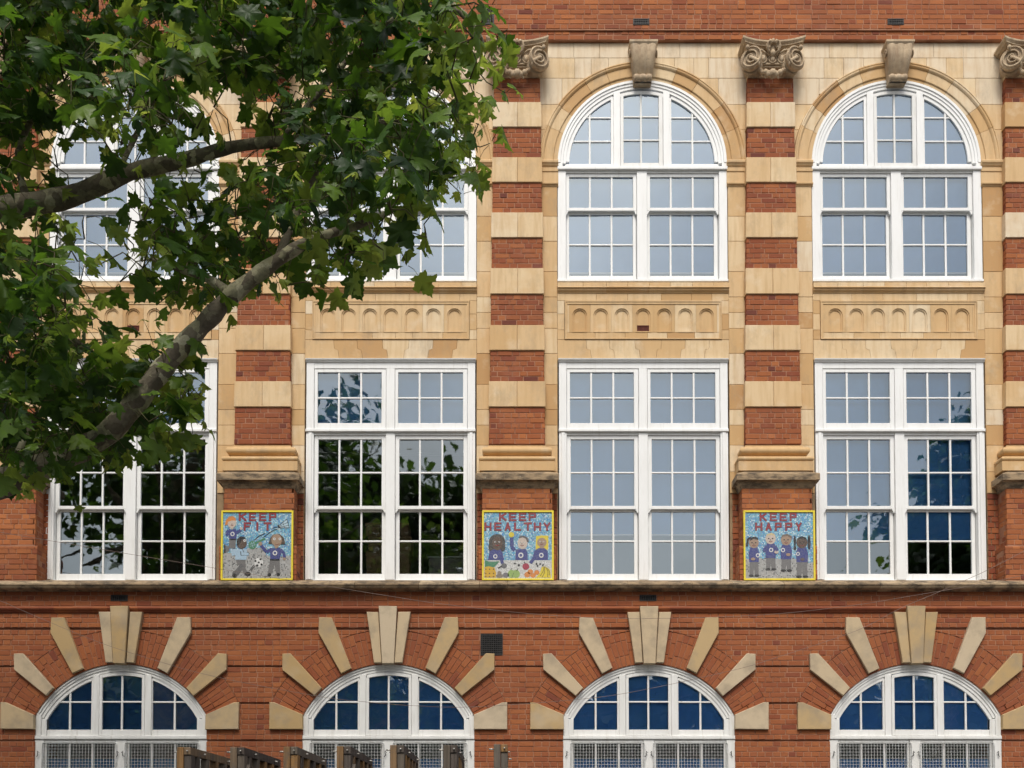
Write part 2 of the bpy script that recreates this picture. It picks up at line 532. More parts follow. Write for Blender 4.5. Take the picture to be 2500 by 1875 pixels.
    def mesh(self, name, mat, fix=True):
        me = bpy.data.meshes.new(name)
        me.from_pydata(self.v, [], self.f)
        if fix:
            bm = bmesh.new(); bm.from_mesh(me)
            bmesh.ops.recalc_face_normals(bm, faces=bm.faces)
            bm.to_mesh(me); bm.free()
        a = me.attributes.new('tint', 'FLOAT', 'FACE')
        a.data.foreach_set('value', self.t)
        if self.has_c:
            a = me.attributes.new('col', 'FLOAT_COLOR', 'FACE')
            a.data.foreach_set('color', [k for c in self.c for k in c])
        if any(self.smooth):
            me.polygons.foreach_set('use_smooth', self.smooth)
        me.materials.append(MATS[mat])
        me.update()
        return me

    def build(self, name, mat, parent=None, loc=(0, 0, 0), label=None, fix=True):
        return put(name, self.mesh(name, mat, fix), parent, loc, label)


def rect(x0, x1, z0, z1):
    return [(x0, z0), (x1, z0), (x1, z1), (x0, z1)]

# ================================================================== ground
g = MB()
g.add([(-90, -110, 0), (90, -110, 0), (90, 60, 0), (-90, 60, 0)], [(0, 1, 2, 3)])
tag(g.build('pavement', 'asphalt', None), kind='structure')

# ================================================================== the school building
school = empty('school_building', (0, 0, 0), 'red brick and buff stone school with tall white sash windows and striped pilasters', 'building')

Y0 = 0.0          # stone face between the pilasters
YP = -0.10        # pilaster face
YD = -0.27        # pedestal face
YG = -0.36        # ground storey brick face
YFZ = -0.06       # brick frieze under the top wall
YT = -0.085       # top wall
k0 = Z(411) - Z(412)                         # metres per photo unit on the stone face

BRICKS = []                                  # every brick of the building: (poly, yb, yf, tint, xf, material, centre, shown)


def u_of(px, py, Y, cpx):
    return survey(px, py, Y)[0] - survey(cpx, py, Y)[0]


LEAFY = [(0, 0, 1120, 330), (0, 330, 1010, 560), (0, 560, 900, 690), (0, 690, 520, 960), (0, 960, 480, 1070), (0, 1060, 290, 1190)]


def in_view(p):
    x, y, z = project(p)
    x2, y2 = x / 1.1302, y / 1.1302
    if not (12 < x < 2488 and 12 < y < 1863):
        return False
    for a, b, c, d in LEAFY:
        if a <= x2 <= c and b <= y2 <= d:
            return False
    if y > 1810 and 420 < x < 1260:
        return False
    return True


def add_brick(poly, yb, yf, tint, mat, xf=None, shown=True):
    if len(poly) < 3 or abs(area(poly)) < 0.0005:
        return
    cx = sum(p[0] for p in poly) / len(poly); cz = sum(p[1] for p in poly) / len(poly)
    c = (cx, yf, cz)
    if xf:
        c = xf(c)
    BRICKS.append((poly, yb, yf + random.gauss(0, 0.0016), tint, xf, mat, c, shown))


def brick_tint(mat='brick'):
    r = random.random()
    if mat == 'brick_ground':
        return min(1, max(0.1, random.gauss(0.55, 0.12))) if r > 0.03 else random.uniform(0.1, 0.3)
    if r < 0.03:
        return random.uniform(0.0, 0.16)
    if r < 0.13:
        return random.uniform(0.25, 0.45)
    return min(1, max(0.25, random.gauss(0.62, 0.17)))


def brick_fill(x0, x1, z0, z1, n, yf, mat='brick', xf=None, clip=None, shown=True, start=0, mixed=0.12, lift=0.0):
    """n courses of English bond between z0 and z1"""
    h = (z1 - z0) / n
    for k in range(n):
        za, zb = z0 + k * h + 0.0048, z0 + (k + 1) * h - 0.0048
        header = (k + start) % 2 == 0
        x = x0 + (0 if header else -0.0575)
        x -= random.choice((0, 0.115)) if not header else 0
        while x < x1:
            L = 0.1125 if header else 0.225
            if random.random() < mixed:
                L = 0.225 if header else 0.1125
            a, b = max(x + 0.005, x0 + 0.001), min(x + L - 0.005, x1 - 0.001)
            x += L + 0.002
            if b - a < 0.02:
                continue
            poly = rect(a, b, za, zb)
            if clip:
                poly = clip(poly)
            if poly:
                add_brick(poly, yf + 0.05, yf, brick_tint(mat) + lift, mat, xf, shown)


# ------------------------------------------------------------------ solid walls behind the facings (cut round the window openings)
zTop = Z(-90)
zSoff = Z(104.5)
zSpr = Z(400)
RA = 202.4 * (Z(300) - Z(301))               # radius of the upper window arch
hwU = RA
zUb, zUt = Z(692), zSpr
zMt, zMb = Z(880), Z(1417)
zLedge = Z(1440, YG)
gs = Z(1700, YG) - Z(1701, YG)
hwG = 208 * gs
RG = 235 * gs
zGc = Z(1856, YG)                            # centre of the flatter ground-storey arches
zGs = Z(1745, YG)
GB = [XB[0] + 0.03, XB[1] + 0.03, XB[2] + 0.015, XB[3] + 0.035]


def arch_head(mb, cx, cz, r, a0, ztop, xl, xr, y0, y1, steps=28):
    """wall above an arched opening: from the arch curve up to ztop"""
    pts = []
    for s in range(steps + 1):
        a = (pi - a0) + (a0 - (pi - a0)) * s / steps
        pts.append((cx + r * cos(a), cz + r * sin(a)))
    v = []; f = []
    for x, z in pts:
        v += [(x, y0, z), (x, y1, z), (x, y0, ztop), (x, y1, ztop)]
    for s in range(steps):
        a = s * 4; b = a + 4
        f += [(a, b, b + 2, a + 2), (a + 1, a + 3, b + 3, b + 1), (a, a + 1, b + 1, b)]
    mb.add(v, f)


w = MB()
for i in range(5):
    xa = XB[i - 1] + hwU if i else XL
    xb = XB[i] - hwU if i < 4 else XR
    w.box(xa, xb, Y0 + 0.012, 0.42, zMb - 0.1, zSoff + 0.05)
for x in XB:
    w.box(x - hwU - 0.01, x + hwU + 0.01, Y0 + 0.06, 0.40, zMt, zUb - 0.0)
    arch_head(w, x, zSpr, RA, 0.0, zSoff + 0.03, 0, 0, Y0 + 0.013, 0.41)
upper_wall = w.build('upper_wall', 'stone_joint', school)
w = MB()
w.box(XL, XR, YT + 0.005, 0.42, Z(73, YT), zTop)
w.box(XL, XR, YFZ + 0.005, 0.43, zSoff, Z(73, YT) - 0.004)
w.box(XL, XR, YT, 0.42, zTop + 0.002, zTop + 1.2)
top_wall = w.build('top_wall', 'mortar', school)
w = MB()
zG0 = 0.0
for i in range(5):
    xa = GB[i - 1] + hwG if i else XL
    xb = GB[i] - hwG if i < 4 else XR
    w.box(xa, xb, YG + 0.034, 0.42, zG0, zGs)
a_sp = math.asin((zGs - zGc) / RG)
for i in range(5):
    xa = GB[i - 1] + hwG if i else XL
    xb = GB[i] - hwG if i < 4 else XR
    w.box(xa, xb, YG + 0.034, 0.41, zGs, Z(1481, YG))
for x in GB:
    arch_head(w, x, zGc, RG, a_sp, Z(1481, YG), 0, 0, YG + 0.034, 0.41)
w.box(XL, XR, YG - 0.006, 0.40, Z(1481, YG), Z(1442, YG))
for x in GB:
    w.box(x - hwG, x + hwG, YG + 0.04, 0.40, zG0, 1.05)
ground_wall = w.build('ground_wall', 'mortar', school)

# ------------------------------------------------------------------ rooms behind the glass
w = MB()
w.box(XL, XR, 4.6, 4.7, 0.0, Z(120))
w.box(XL, XL + 0.1, 0.45, 4.6, 0.0, Z(120)); w.box(XR - 0.1, XR, 0.45, 4.6, 0.0, Z(120))
for i in (1, 2, 3):
    w.box(XP[i] - 0.06, XP[i] + 0.06, 0.44, 4.6, 0.3, Z(150))
rooms = w.build('room_walls', 'room_wall', school)
w = MB()
for z in (Z(860), Z(1600), Z(95)):
    w.box(XL + 0.1, XR - 0.1, 0.44, 4.6, z - 0.09, z)
w.build('ceiling', 'room_ceiling', rooms)
w = MB()
for z in (Z(860), Z(1600)):
    w.box(XL + 0.1, XR - 0.1, 0.44, 4.6, z + 0.002, z + 0.05)
w.box(XL + 0.1, XR - 0.1, 0.44, 4.6, 0.3, 0.4)
w.build('floor', 'room_floor', rooms)

# ------------------------------------------------------------------ bricks of the top wall and frieze
hC = 0.0775
nC = int((zTop - Z(73, YT)) / hC)
VENTS = []                                   # (centre x, z0, z1, half width, y) openings in the brickwork
vz1, vz0 = Z(46, YT), Z(60.5, YT)
for x in XB[1:]:
    VENTS.append((x - 0.02, vz0, vz1, 0.125, YT))
VENTS.append((XP[2] - 0.45, Z(60, YT), Z(21, YT), 0.095, YT))
for x in (GB[0] - 0.04, GB[2] - 0.01):
    VENTS.append((x, Z(1468, YG), Z(1453, YG), 0.125, YG - 0.012))
VENTS.append((XP[2] - 0.38, Z(1600, YG), Z(1547.5, YG), 0.165, YG))


def vent_clip(poly):
    cx = sum(p[0] for p in poly) / 4; cz = sum(p[1] for p in poly) / 4
    xs = [p[0] for p in poly]; zs = [p[1] for p in poly]
    for vx, a, b, hw, y in VENTS:
        if max(xs) > vx - hw and min(xs) < vx + hw and max(zs) > a + 0.004 and min(zs) < b - 0.004:
            if min(zs) < a - 0.014:
                return rect(min(xs), max(xs), min(zs), a - 0.004)
            if max(zs) > b + 0.014:
                return rect(min(xs), max(xs), b + 0.004, max(zs))
            if min(xs) < vx - hw - 0.02:
                return rect(min(xs), vx - hw, min(zs), max(zs))
            if max(xs) > vx + hw + 0.02:
                return rect(vx + hw, max(xs), min(zs), max(zs))
            return None
    return poly


brick_fill(XL, XR, Z(70.5, YT), Z(70.5, YT) + nC * hC, nC, YT, clip=vent_clip, mixed=0.3)
brick_fill(XL, XR, zSoff, Z(73.5, YFZ), 2, YFZ, start=1)

# ------------------------------------------------------------------ ground storey: channelled bands of brick
band_px = [(1497, 1532, 3), (1538, 1625, 7), (1629, 1715, 7), (1719, 1806, 7), (1810, 1898, 7), (1902, 1990, 7), (1994, 2082, 7)]
RRo = 318 * gs                               # outside of the brick arch ring


def ground_clip(poly):
    poly = vent_clip(poly)
    if not poly:
        return None
    cx = sum(p[0] for p in poly) / len(poly); cz = sum(p[1] for p in poly) / len(poly)
    for gx in GB:
        d = sqrt((cx - gx) ** 2 + (cz - zGc) ** 2)
        if cz > Z(1714, YG):
            if d < RRo + 0.2:
                nx, nz = (cx - gx) / d, (cz - zGc) / d
                poly = clip_half(poly, gx + nx * (RRo + 0.005), zGc + nz * (RRo + 0.005), nx, nz)
        elif abs(cx - gx) < hwG + (0.2 if cz < Z(1782, YG) else 0.55):
            lim = hwG + 0.004 if cz < Z(1782, YG) else 300 * gs * 0.9
            s = 1 if cx > gx else -1
            if abs(cx - gx) < hwG - 0.12:
                return None
            poly = clip_half(poly, gx + s * lim, 0, s, 0)
        if not poly:
            return None
    return poly


w = MB()
for a, b, n in band_px:
    brick_fill(XL, XR, Z(b, YG), Z(a, YG), n, YG, 'brick_ground', clip=ground_clip, mixed=0.06)
brick_fill(XL, XR, Z(1480, YG), Z(1442, YG), 3, YG - 0.012, 'brick_ground', clip=vent_clip, start=1, lift=-0.06)
# mortar faces of the bands, set back behind the bricks, cut clear of the windows
for a, b, n in band_px:
    for i in range(5):
        xa = GB[i - 1] + RRo if i else XL
        xb = GB[i] - RRo if i < 4 else XR
        za, zb = Z(b, YG) + 0.001, Z(a, YG) - 0.001
        if za < Z(1782, YG):
            xa = GB[i - 1] + hwG + 0.006 if i else XL
            xb = GB[i] - hwG - 0.006 if i < 4 else XR
        if b <= 1540 or za < Z(1782, YG):
            if b <= 1540:
                xa, xb = XL, XR
                if i:
                    continue
            w.box(xa, xb, YG + 0.006, YG + 0.034, za, zb)
w.build('mortar', 'mortar', ground_wall)
# above each arch the bands curve in over the brick ring
w = MB()
for gi, gx in enumerate(GB):
    for s in (-1, 1):
        nb = gi + s
        far = abs((GB[nb] + gx) / 2 - gx) if 0 <= nb < 4 else (gx - XL if s < 0 else XR - gx)
        for a, b, n in band_px[1:4]:
            za, zb = Z(b, YG) + 0.001, Z(a, YG) - 0.001
            if zb < Z(1714, YG):
                continue
            pts = []
            lo = max(za, Z(1714, YG))
            st = 8
            for k in range(st + 1):
                z = lo + (zb - lo) * k / st
                q = RRo * RRo - (z - zGc) ** 2
                pts.append((sqrt(q) if q > 0 else 0.0, z))
            for (u0, z0), (u1, z1) in zip(pts, pts[1:]):
                uu = min(u0, RRo)
                v = [(gx + s * u0, YG + 0.006, z0), (gx + s * far, YG + 0.006, z0), (gx + s * far, YG + 0.006, z1), (gx + s * u1, YG + 0.006, z1)]
                if s < 0:
                    v = v[::-1]
                w.add(v, [(0, 1, 2, 3)])
w.build('mortar', 'mortar', ground_wall, fix=False)

# brick arch rings
STONE_ANG = []
zSp1 = Z(1716, YG)


def vo_poly(pts):
    """voussoir outline measured from the third bay (cx 1584), as offsets in metres"""
    out = []
    for px, py in pts:
        out.append(((px - 1584.0) * gs, Z(py, YG)))
    return out


V_KEY = [(1560.4, 1483), (1605, 1483), (1598, 1622.5), (1569.5, 1622.5)]
V_SIDE = [(1530.7, 1496.5), (1560, 1496.5), (1568.3, 1619.5), (1549.4, 1619.5)]
V_TWO = [(1415.2, 1508.8), (1446.8, 1508.8), (1494, 1632.6), (1469, 1645.9), (1414.2, 1546.8)]
V_THREE = [(1326.3, 1597.5), (1346.8, 1596.2), (1422.8, 1680.7), (1405.7, 1699.7), (1326.6, 1636.4)]
V_SPR = [(1295.6, 1715.5), (1308, 1715.5), (1376.3, 1745.5), (1376.3, 1781), (1295.6, 1781)]
arches = []
for bi, gx in enumerate(GB):
    am = MB()                                # mortar bed of the ring
    a_low = radians(26.6)
    am.arc(0, zGc, [(RG - 0.002, YG + 0.2), (RG - 0.002, YG + 0.006), (RRo + 0.004, YG + 0.006), (RRo + 0.004, YG + 0.03)], a_low, pi - a_low, 40)
    arch = am.build('window_arch', 'mortar', school, (gx, 0, 0))
    arches.append(arch)
    for nm, pts, yf, mir in (('keystone', V_KEY, YG - 0.10, False), ('voussoir', V_SIDE, YG - 0.072, True), ('voussoir', V_TWO, YG - 0.055, True),
                             ('voussoir', V_THREE, YG - 0.055, True), ('springer_stone', V_SPR, YG - 0.05, True)):
        for s in ((1, -1) if mir else (1,)):
            poly = [(s * x + random.uniform(-.004, .004), z + random.uniform(-.004, .004)) for x, z in vo_poly(pts)]
            b = MB()
            b.block(poly, YG + 0.15, yf, 0.007, random.random())
            b.build(nm, 'stone_voussoir', arch)
    # radial bricks
    nA = int((pi - 2 * a_low) * (RG + RRo) / 2 / 0.0775)
    for k in range(nA):
        a = a_low + (pi - 2 * a_low) * (k + 0.5) / nA
        da = (pi - 2 * a_low) / nA / 2
        pat = ((0.0, 0.225, 0.3375, 1), (0.0, 0.1125, 0.3375, 1), (0.0, 0.16, 0.385, 1))[k % 3 if random.random() < .7 else 2]
        L = RRo - RG
        cuts = [c for c in pat if c < L - 0.05] + [L]
        for r0, r1 in zip(cuts, cuts[1:]):
            g_ = 0.004
            pa, pb = RG + r0 + g_, RG + r1 - g_
            e0, e1 = da - g_ / pa, da - g_ / pb
            poly = [(gx + pa * cos(a - e0), zGc + pa * sin(a - e0)), (gx + pb * cos(a - e1), zGc + pb * sin(a - e1)),
                    (gx + pb * cos(a + e1), zGc + pb * sin(a + e1)), (gx + pa * cos(a + e0), zGc + pa * sin(a + e0))]
            add_brick(poly, YG + 0.05, YG - 0.002, brick_tint('brick_ground') - 0.06, 'brick_ground')

# moulded brick string under the ledge
prof = [(YG + 0.03, Z(1481.5, YG)), (YG - 0.035, Z(1482, YG)), (YG - 0.052, Z(1484, YG)), (YG - 0.058, Z(1486.5, YG)), (YG - 0.05, Z(1489.5, YG)),
        (YG - 0.03, Z(1491, YG)), (YG - 0.026, Z(1493, YG)), (YG - 0.012, Z(1496, YG)), (YG + 0.03, Z(1496.3, YG))]
w = MB()
x = XL
while x < XR:
    L = random.choice((0.225, 0.225, 0.34))
    w.sweep(prof, x + 0.002, min(x + L, XR), random.uniform(0.15, 0.5), False)
    x += L
string = w.build('moulded_string', 'brick_ground', ground_wall)
string['kind'] = 'stuff'

# stone ledge under the first-floor windows: coping stones
ledge = empty('ledge')
ledge.parent = school
L0 = YG - 0.176
prof = [(0.2, Z(1417.3)), (-0.02, Z(1417.3)), (L0 + .13, Z(1418.5, L0 + .13)), (L0 + .004, Z(1424, L0)), (L0, Z(1427, L0)), (L0 + .014, Z(1430, L0)), (L0 + .024, Z(1434, L0 + .02)),
        (L0 + .05, Z(1438, L0 + .05)), (L0 + .114, Z(1440.5, L0 + .11)), (L0 + .126, Z(1443, L0 + .12)), (-0.1, Z(1443, L0 + .12))]
x = XL
cuts = [-0.33, 0.53, 1.90, 3.17, 3.59]
while x < XR:
    L = random.choice((0.47, 0.75, 0.95, 1.3, 0.6, 0.42))
    b = MB()
    b.sweep(prof, x + 0.003, min(x + L, XR) - 0.002, random.random())
    b.build('coping_stone', 'stone_weathered', ledge)
    x += L

# ------------------------------------------------------------------ pilasters
BANDS = [(191, 250, 'b', 5), (250.8, 312, 's', 0), (312, 384.6, 'b', 6), (385.3, 446.6, 's', 0), (447, 519.5, 'b', 6), (520, 581.5, 's', 0), (582, 655, 'b', 6),
         (655.7, 719, 's', 0), (719.3, 794, 'b', 6), (794.6, 856.5, 's', 0), (857, 931, 'b', 6), (931.6, 994.4, 's', 0), (995, 1084, 'b', 7)]


def pil_hw(py):
    return (54.3 + (66.2 - 54.3) * (min(max(py, 191), 1084) - 191) / 893 - 3.5 * max(0, (330 - py)) / 140 * 0.0) * k0


pilasters = []
for pi_, xp in enumerate(XP):
    c = MB()
    zs = [(1084, 0), (191, 0)]
    v = []
    h0, h1 = pil_hw(1084) - 0.012, pil_hw(191) - 0.012
    z0, z1 = Z(1084, YP), Z(188, YP)
    v = [(-h0, YP + 0.005, z0), (h0, YP + 0.005, z0), (h1, YP + 0.005, z1), (-h1, YP + 0.005, z1), (-h0, 0.1, z0), (h0, 0.1, z0), (h1, 0.1, z1), (-h1, 0.1, z1)]
    c.add(v, [(0, 1, 2, 3), (0, 3, 7, 4), (1, 5, 6, 2), (3, 2, 6, 7), (0, 4, 5, 1)])
    pil = c.build('pilaster', 'mortar', school, (xp, 0, 0))
    pilasters.append(pil)
    for a, b, kind, n in BANDS:
        za, zb = Z(b, YP), Z(a, YP)
        ha, hb = pil_hw(b), pil_hw(a)
        if kind == 's':
            dev = random.uniform(-0.012, 0.012)
            for s in (-1, 1):
                q = MB()
                e = 0.014
                poly = [(s * 0.0015 + dev, za + 0.002), (s * (ha + e), za + 0.002), (s * (hb + e), zb - 0.002), (s * 0.0015 + dev, zb - 0.002)]
                if s < 0:
                    poly = poly[::-1]
                q.block(poly, 0.02, YP - 0.022, 0.006, min(1, max(0, random.gauss(0.62, 0.22))))
                q.build('band_stone', 'stone', pil)
        else:
            def taper(poly, xp=xp, za=za, zb=zb, ha=ha, hb=hb):
                out = poly
                n_ = Vector((-(zb - za), (hb - ha))).normalized()
                out = clip_half(out, xp + ha, za, n_.x, n_.y)
                if out:
                    out = clip_half(out, xp - ha, za, -n_.x, n_.y)
                return out
            brick_fill(xp - ha, xp + ha, za, zb, n, YP, 'brick_banding', clip=taper, mixed=0.25, start=random.randint(0, 1), lift=random.uniform(-0.12, 0.0))
            # returns of the pier
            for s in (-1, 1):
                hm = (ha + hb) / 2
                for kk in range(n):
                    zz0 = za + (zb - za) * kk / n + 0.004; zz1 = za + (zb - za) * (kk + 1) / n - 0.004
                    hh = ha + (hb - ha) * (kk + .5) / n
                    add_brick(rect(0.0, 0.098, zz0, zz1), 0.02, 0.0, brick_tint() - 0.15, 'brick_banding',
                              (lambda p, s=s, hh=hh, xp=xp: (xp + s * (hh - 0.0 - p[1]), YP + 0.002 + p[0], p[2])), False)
    # necking stone behind the capital and the moulded base
    q = MB()
    q.block(rect(-pil_hw(191) - 0.002, pil_hw(191) + 0.002, Z(190, YP) , Z(140, YP)), 0.02, YP - 0.004, 0.004, 0.7)
    q.build('necking_stone', 'stone', pil)
    hb_ = pil_hw(1084)
    zz = lambda p: Z(p, YP - 0.06)
    for dx, hw_side, tint in ((0, hb_, 0.35),):
        q = MB()
        pr = [(0.0, zz(1084)), (0.012, zz(1085.5)), (0.016, zz(1091)), (0.05, zz(1092.5))]
        for t in range(9):                   # upper torus
            a = pi / 2 - pi * t / 8
            pr.append((0.058 + 0.042 * cos(a), zz(1100.5) + (zz(1092.5) - zz(1100.5)) * sin(a)))
        pr += [(0.050, zz(1109)), (0.030, zz(1110.5)), (0.024, zz(1114)), (0.050, zz(1116.5)), (0.075, zz(1117.5))]
        for t in range(9):                   # lower torus
            a = pi / 2 - pi * t / 8
            pr.append((0.108 + 0.040 * cos(a), zz(1123.8) + (zz(1117.8) - zz(1123.8)) * sin(a)))
        pr += [(0.138, zz(1130.5)), (0.138, zz(1153))]
        q.loft(pr[::-1], hb_, YP, 0.02, 0, 0.3)
        q.build('pilaster_base', 'stone', pil)
        q = MB()
        q.block(rect(-0.003, 0.003, zz(1152), zz(1086)), YP, YP - 0.155, 0, 0.2)
    # pedestal
    hp = 85 * (Z(1300, YD) - Z(1301, YD))
    zt, zb = Z(1192, YD), Z(1417.5, YD)
    c = MB()
    c.box(-hp + 0.008, hp - 0.008, YD + 0.005, 0.1, zb - 0.02, zt)
    hq = hp + 0.055
    zq = Z(1330, YD - 0.05)
    c.box(-hq + 0.008, hq - 0.008, YD - 0.04, 0.09, zb - 0.02, zq - 0.01)
    ped = c.build('pedestal', 'mortar', school, (xp, 0, 0))
    brick_fill(xp - hp, xp + hp, Z(1330, YD), zt, 11, YD, 'brick', mixed=0.2, lift=0.12, shown=(pi_ in (0, 4)))
    brick_fill(xp - hq, xp + hq, zb, zq - 0.06, 6, YD - 0.048, 'brick', mixed=0.2, lift=0.02, shown=(pi_ in (0, 4)))
    # bullnose course on the plinth
    q = MB()
    xx = -hq
    while xx < hq - 0.02:
        x2 = min(xx + 0.1125, hq)
        q.sweep([(0.05, zq - 0.06), (YD - 0.048, zq - 0.06), (YD - 0.046, zq - 0.03), (YD - 0.03, zq - 0.008), (YD - 0.004, zq), (0.05, zq)], xx + 0.003, x2 - 0.002, brick_tint())
        xx = x2
    q.build('plinth_course', 'brick', ped)
    for s in (-1, 1):
        brick_fill(0.0, -YD + 0.0, Z(1330, YD), zt, 11, 0.0, 'brick', mixed=0.1, shown=False,
                   xf=(lambda p, s=s, xp=xp, hp=hp: (xp + s * (hp - 0.006 - p[1] * 1.0), YD + p[0], p[2])), lift=0.0)
        brick_fill(0.0, -YD + 0.05, zb, zq - 0.06, 6, 0.0, 'brick', mixed=0.1, shown=False,
                   xf=(lambda p, s=s, xp=xp, hq=hq: (xp + s * (hq - 0.006 - p[1]), YD - 0.05 + p[0], p[2])), lift=0.0)
    # brick wall in the recess each side of the pedestal
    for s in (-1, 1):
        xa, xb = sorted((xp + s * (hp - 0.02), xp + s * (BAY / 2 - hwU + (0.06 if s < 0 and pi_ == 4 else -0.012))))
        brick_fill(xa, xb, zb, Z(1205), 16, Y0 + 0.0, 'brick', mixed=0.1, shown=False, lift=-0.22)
    # pedestal cap in three stones
    zc = lambda p, d=0.38: Z(p, -d)
    pr = [(0.0, zc(1192, .28)), (0.006, zc(1190, .28)), (0.010, zc(1188.5, .28)), (0.014, zc(1188, .28)), (0.016, zc(1185.5, .29)), (0.024, zc(1184.5, .29)), (0.028, zc(1181, .30)),
          (0.044, zc(1176, .32)), (0.070, zc(1172.5, .34)), (0.088, zc(1171.6, .36)), (0.094, zc(1170.8, .365)), (0.094, zc(1156.5, .365)), (0.088, zc(1154.5, .36)), (-0.10, zc(1150.5, .17))]
    q = MB()
    q.loft(pr, hp, YD, 0.03, 0, 0.5)
    q.build('pedestal_cap', 'stone_weathered', ped)
    c2 = MB()
    for s in (-1, 1):
        c2.block(rect(s * hp * 0.36 - 0.003, s * hp * 0.36 + 0.003, zc(1170.5, .365), zc(1156.5, .365)), YD, YD - 0.0958, 0, 0.0)
    c2.build('cap_joint', 'stone_joint', ped)

# ------------------------------------------------------------------ stone piers between pilasters and windows
strip_px = [455, 528, 589, 663, 725, 763, 801.6, 863, 938.6, 1000, 1038, 1087, 1152, 1204]
top_px = [316.5, 394]
for i, xb in enumerate(XB):
    for s in (-1, 1):
        xin = hwU + 0.006
        jamb = empty('window_jamb', (xb, 0, 0))
        jamb.parent = school
        for a, b in zip(strip_px, strip_px[1:]):
            u1 = BAY / 2 - pil_hw(min(b, 1084)) + 0.11
            if b > 1087:
                u1 = BAY / 2 - 0.2
            q = MB()
            poly = rect(xin, u1, Z(b) + 0.0018, Z(a) - 0.0018)
            if s < 0:
                poly = [(-x, z) for x, z in poly][::-1]
            q.block(poly, 0.12, Y0 + random.uniform(-.001, .001), 0.004, min(1, max(0, random.gauss(0.42, 0.28))))
            q.build('jamb_stone', 'stone', jamb)
        # impost: necking, plain frieze and cap moulding that carries the arch
        xo = BAY / 2 - pil_hw(430) + 0.11
        xi = hwU - 0.012
        q = MB()
        a_, b_ = sorted((s * xi, s * xo))
        q.sweep([(0.1, Z(455.5)), (-0.004, Z(455.5)), (-0.012, Z(453)), (-0.030, Z(451.5)), (-0.034, Z(449)), (-0.026, Z(447.2)), (0.1, Z(447))], a_, b_, 0.35)
        q.sweep([(0.1, Z(447)), (-0.003, Z(447)), (-0.003, Z(419.5)), (-0.014, Z(419)), (-0.016, Z(415)), (-0.005, Z(414)), (-0.005, Z(407)), (-0.020, Z(406)), (-0.034, Z(402)),
                 (-0.046, Z(400.5)), (-0.050, Z(396.5)), (-0.044, Z(394.3)), (0.1, Z(394))], a_, b_, 0.45)
        q.build('impost', 'stone', jamb)

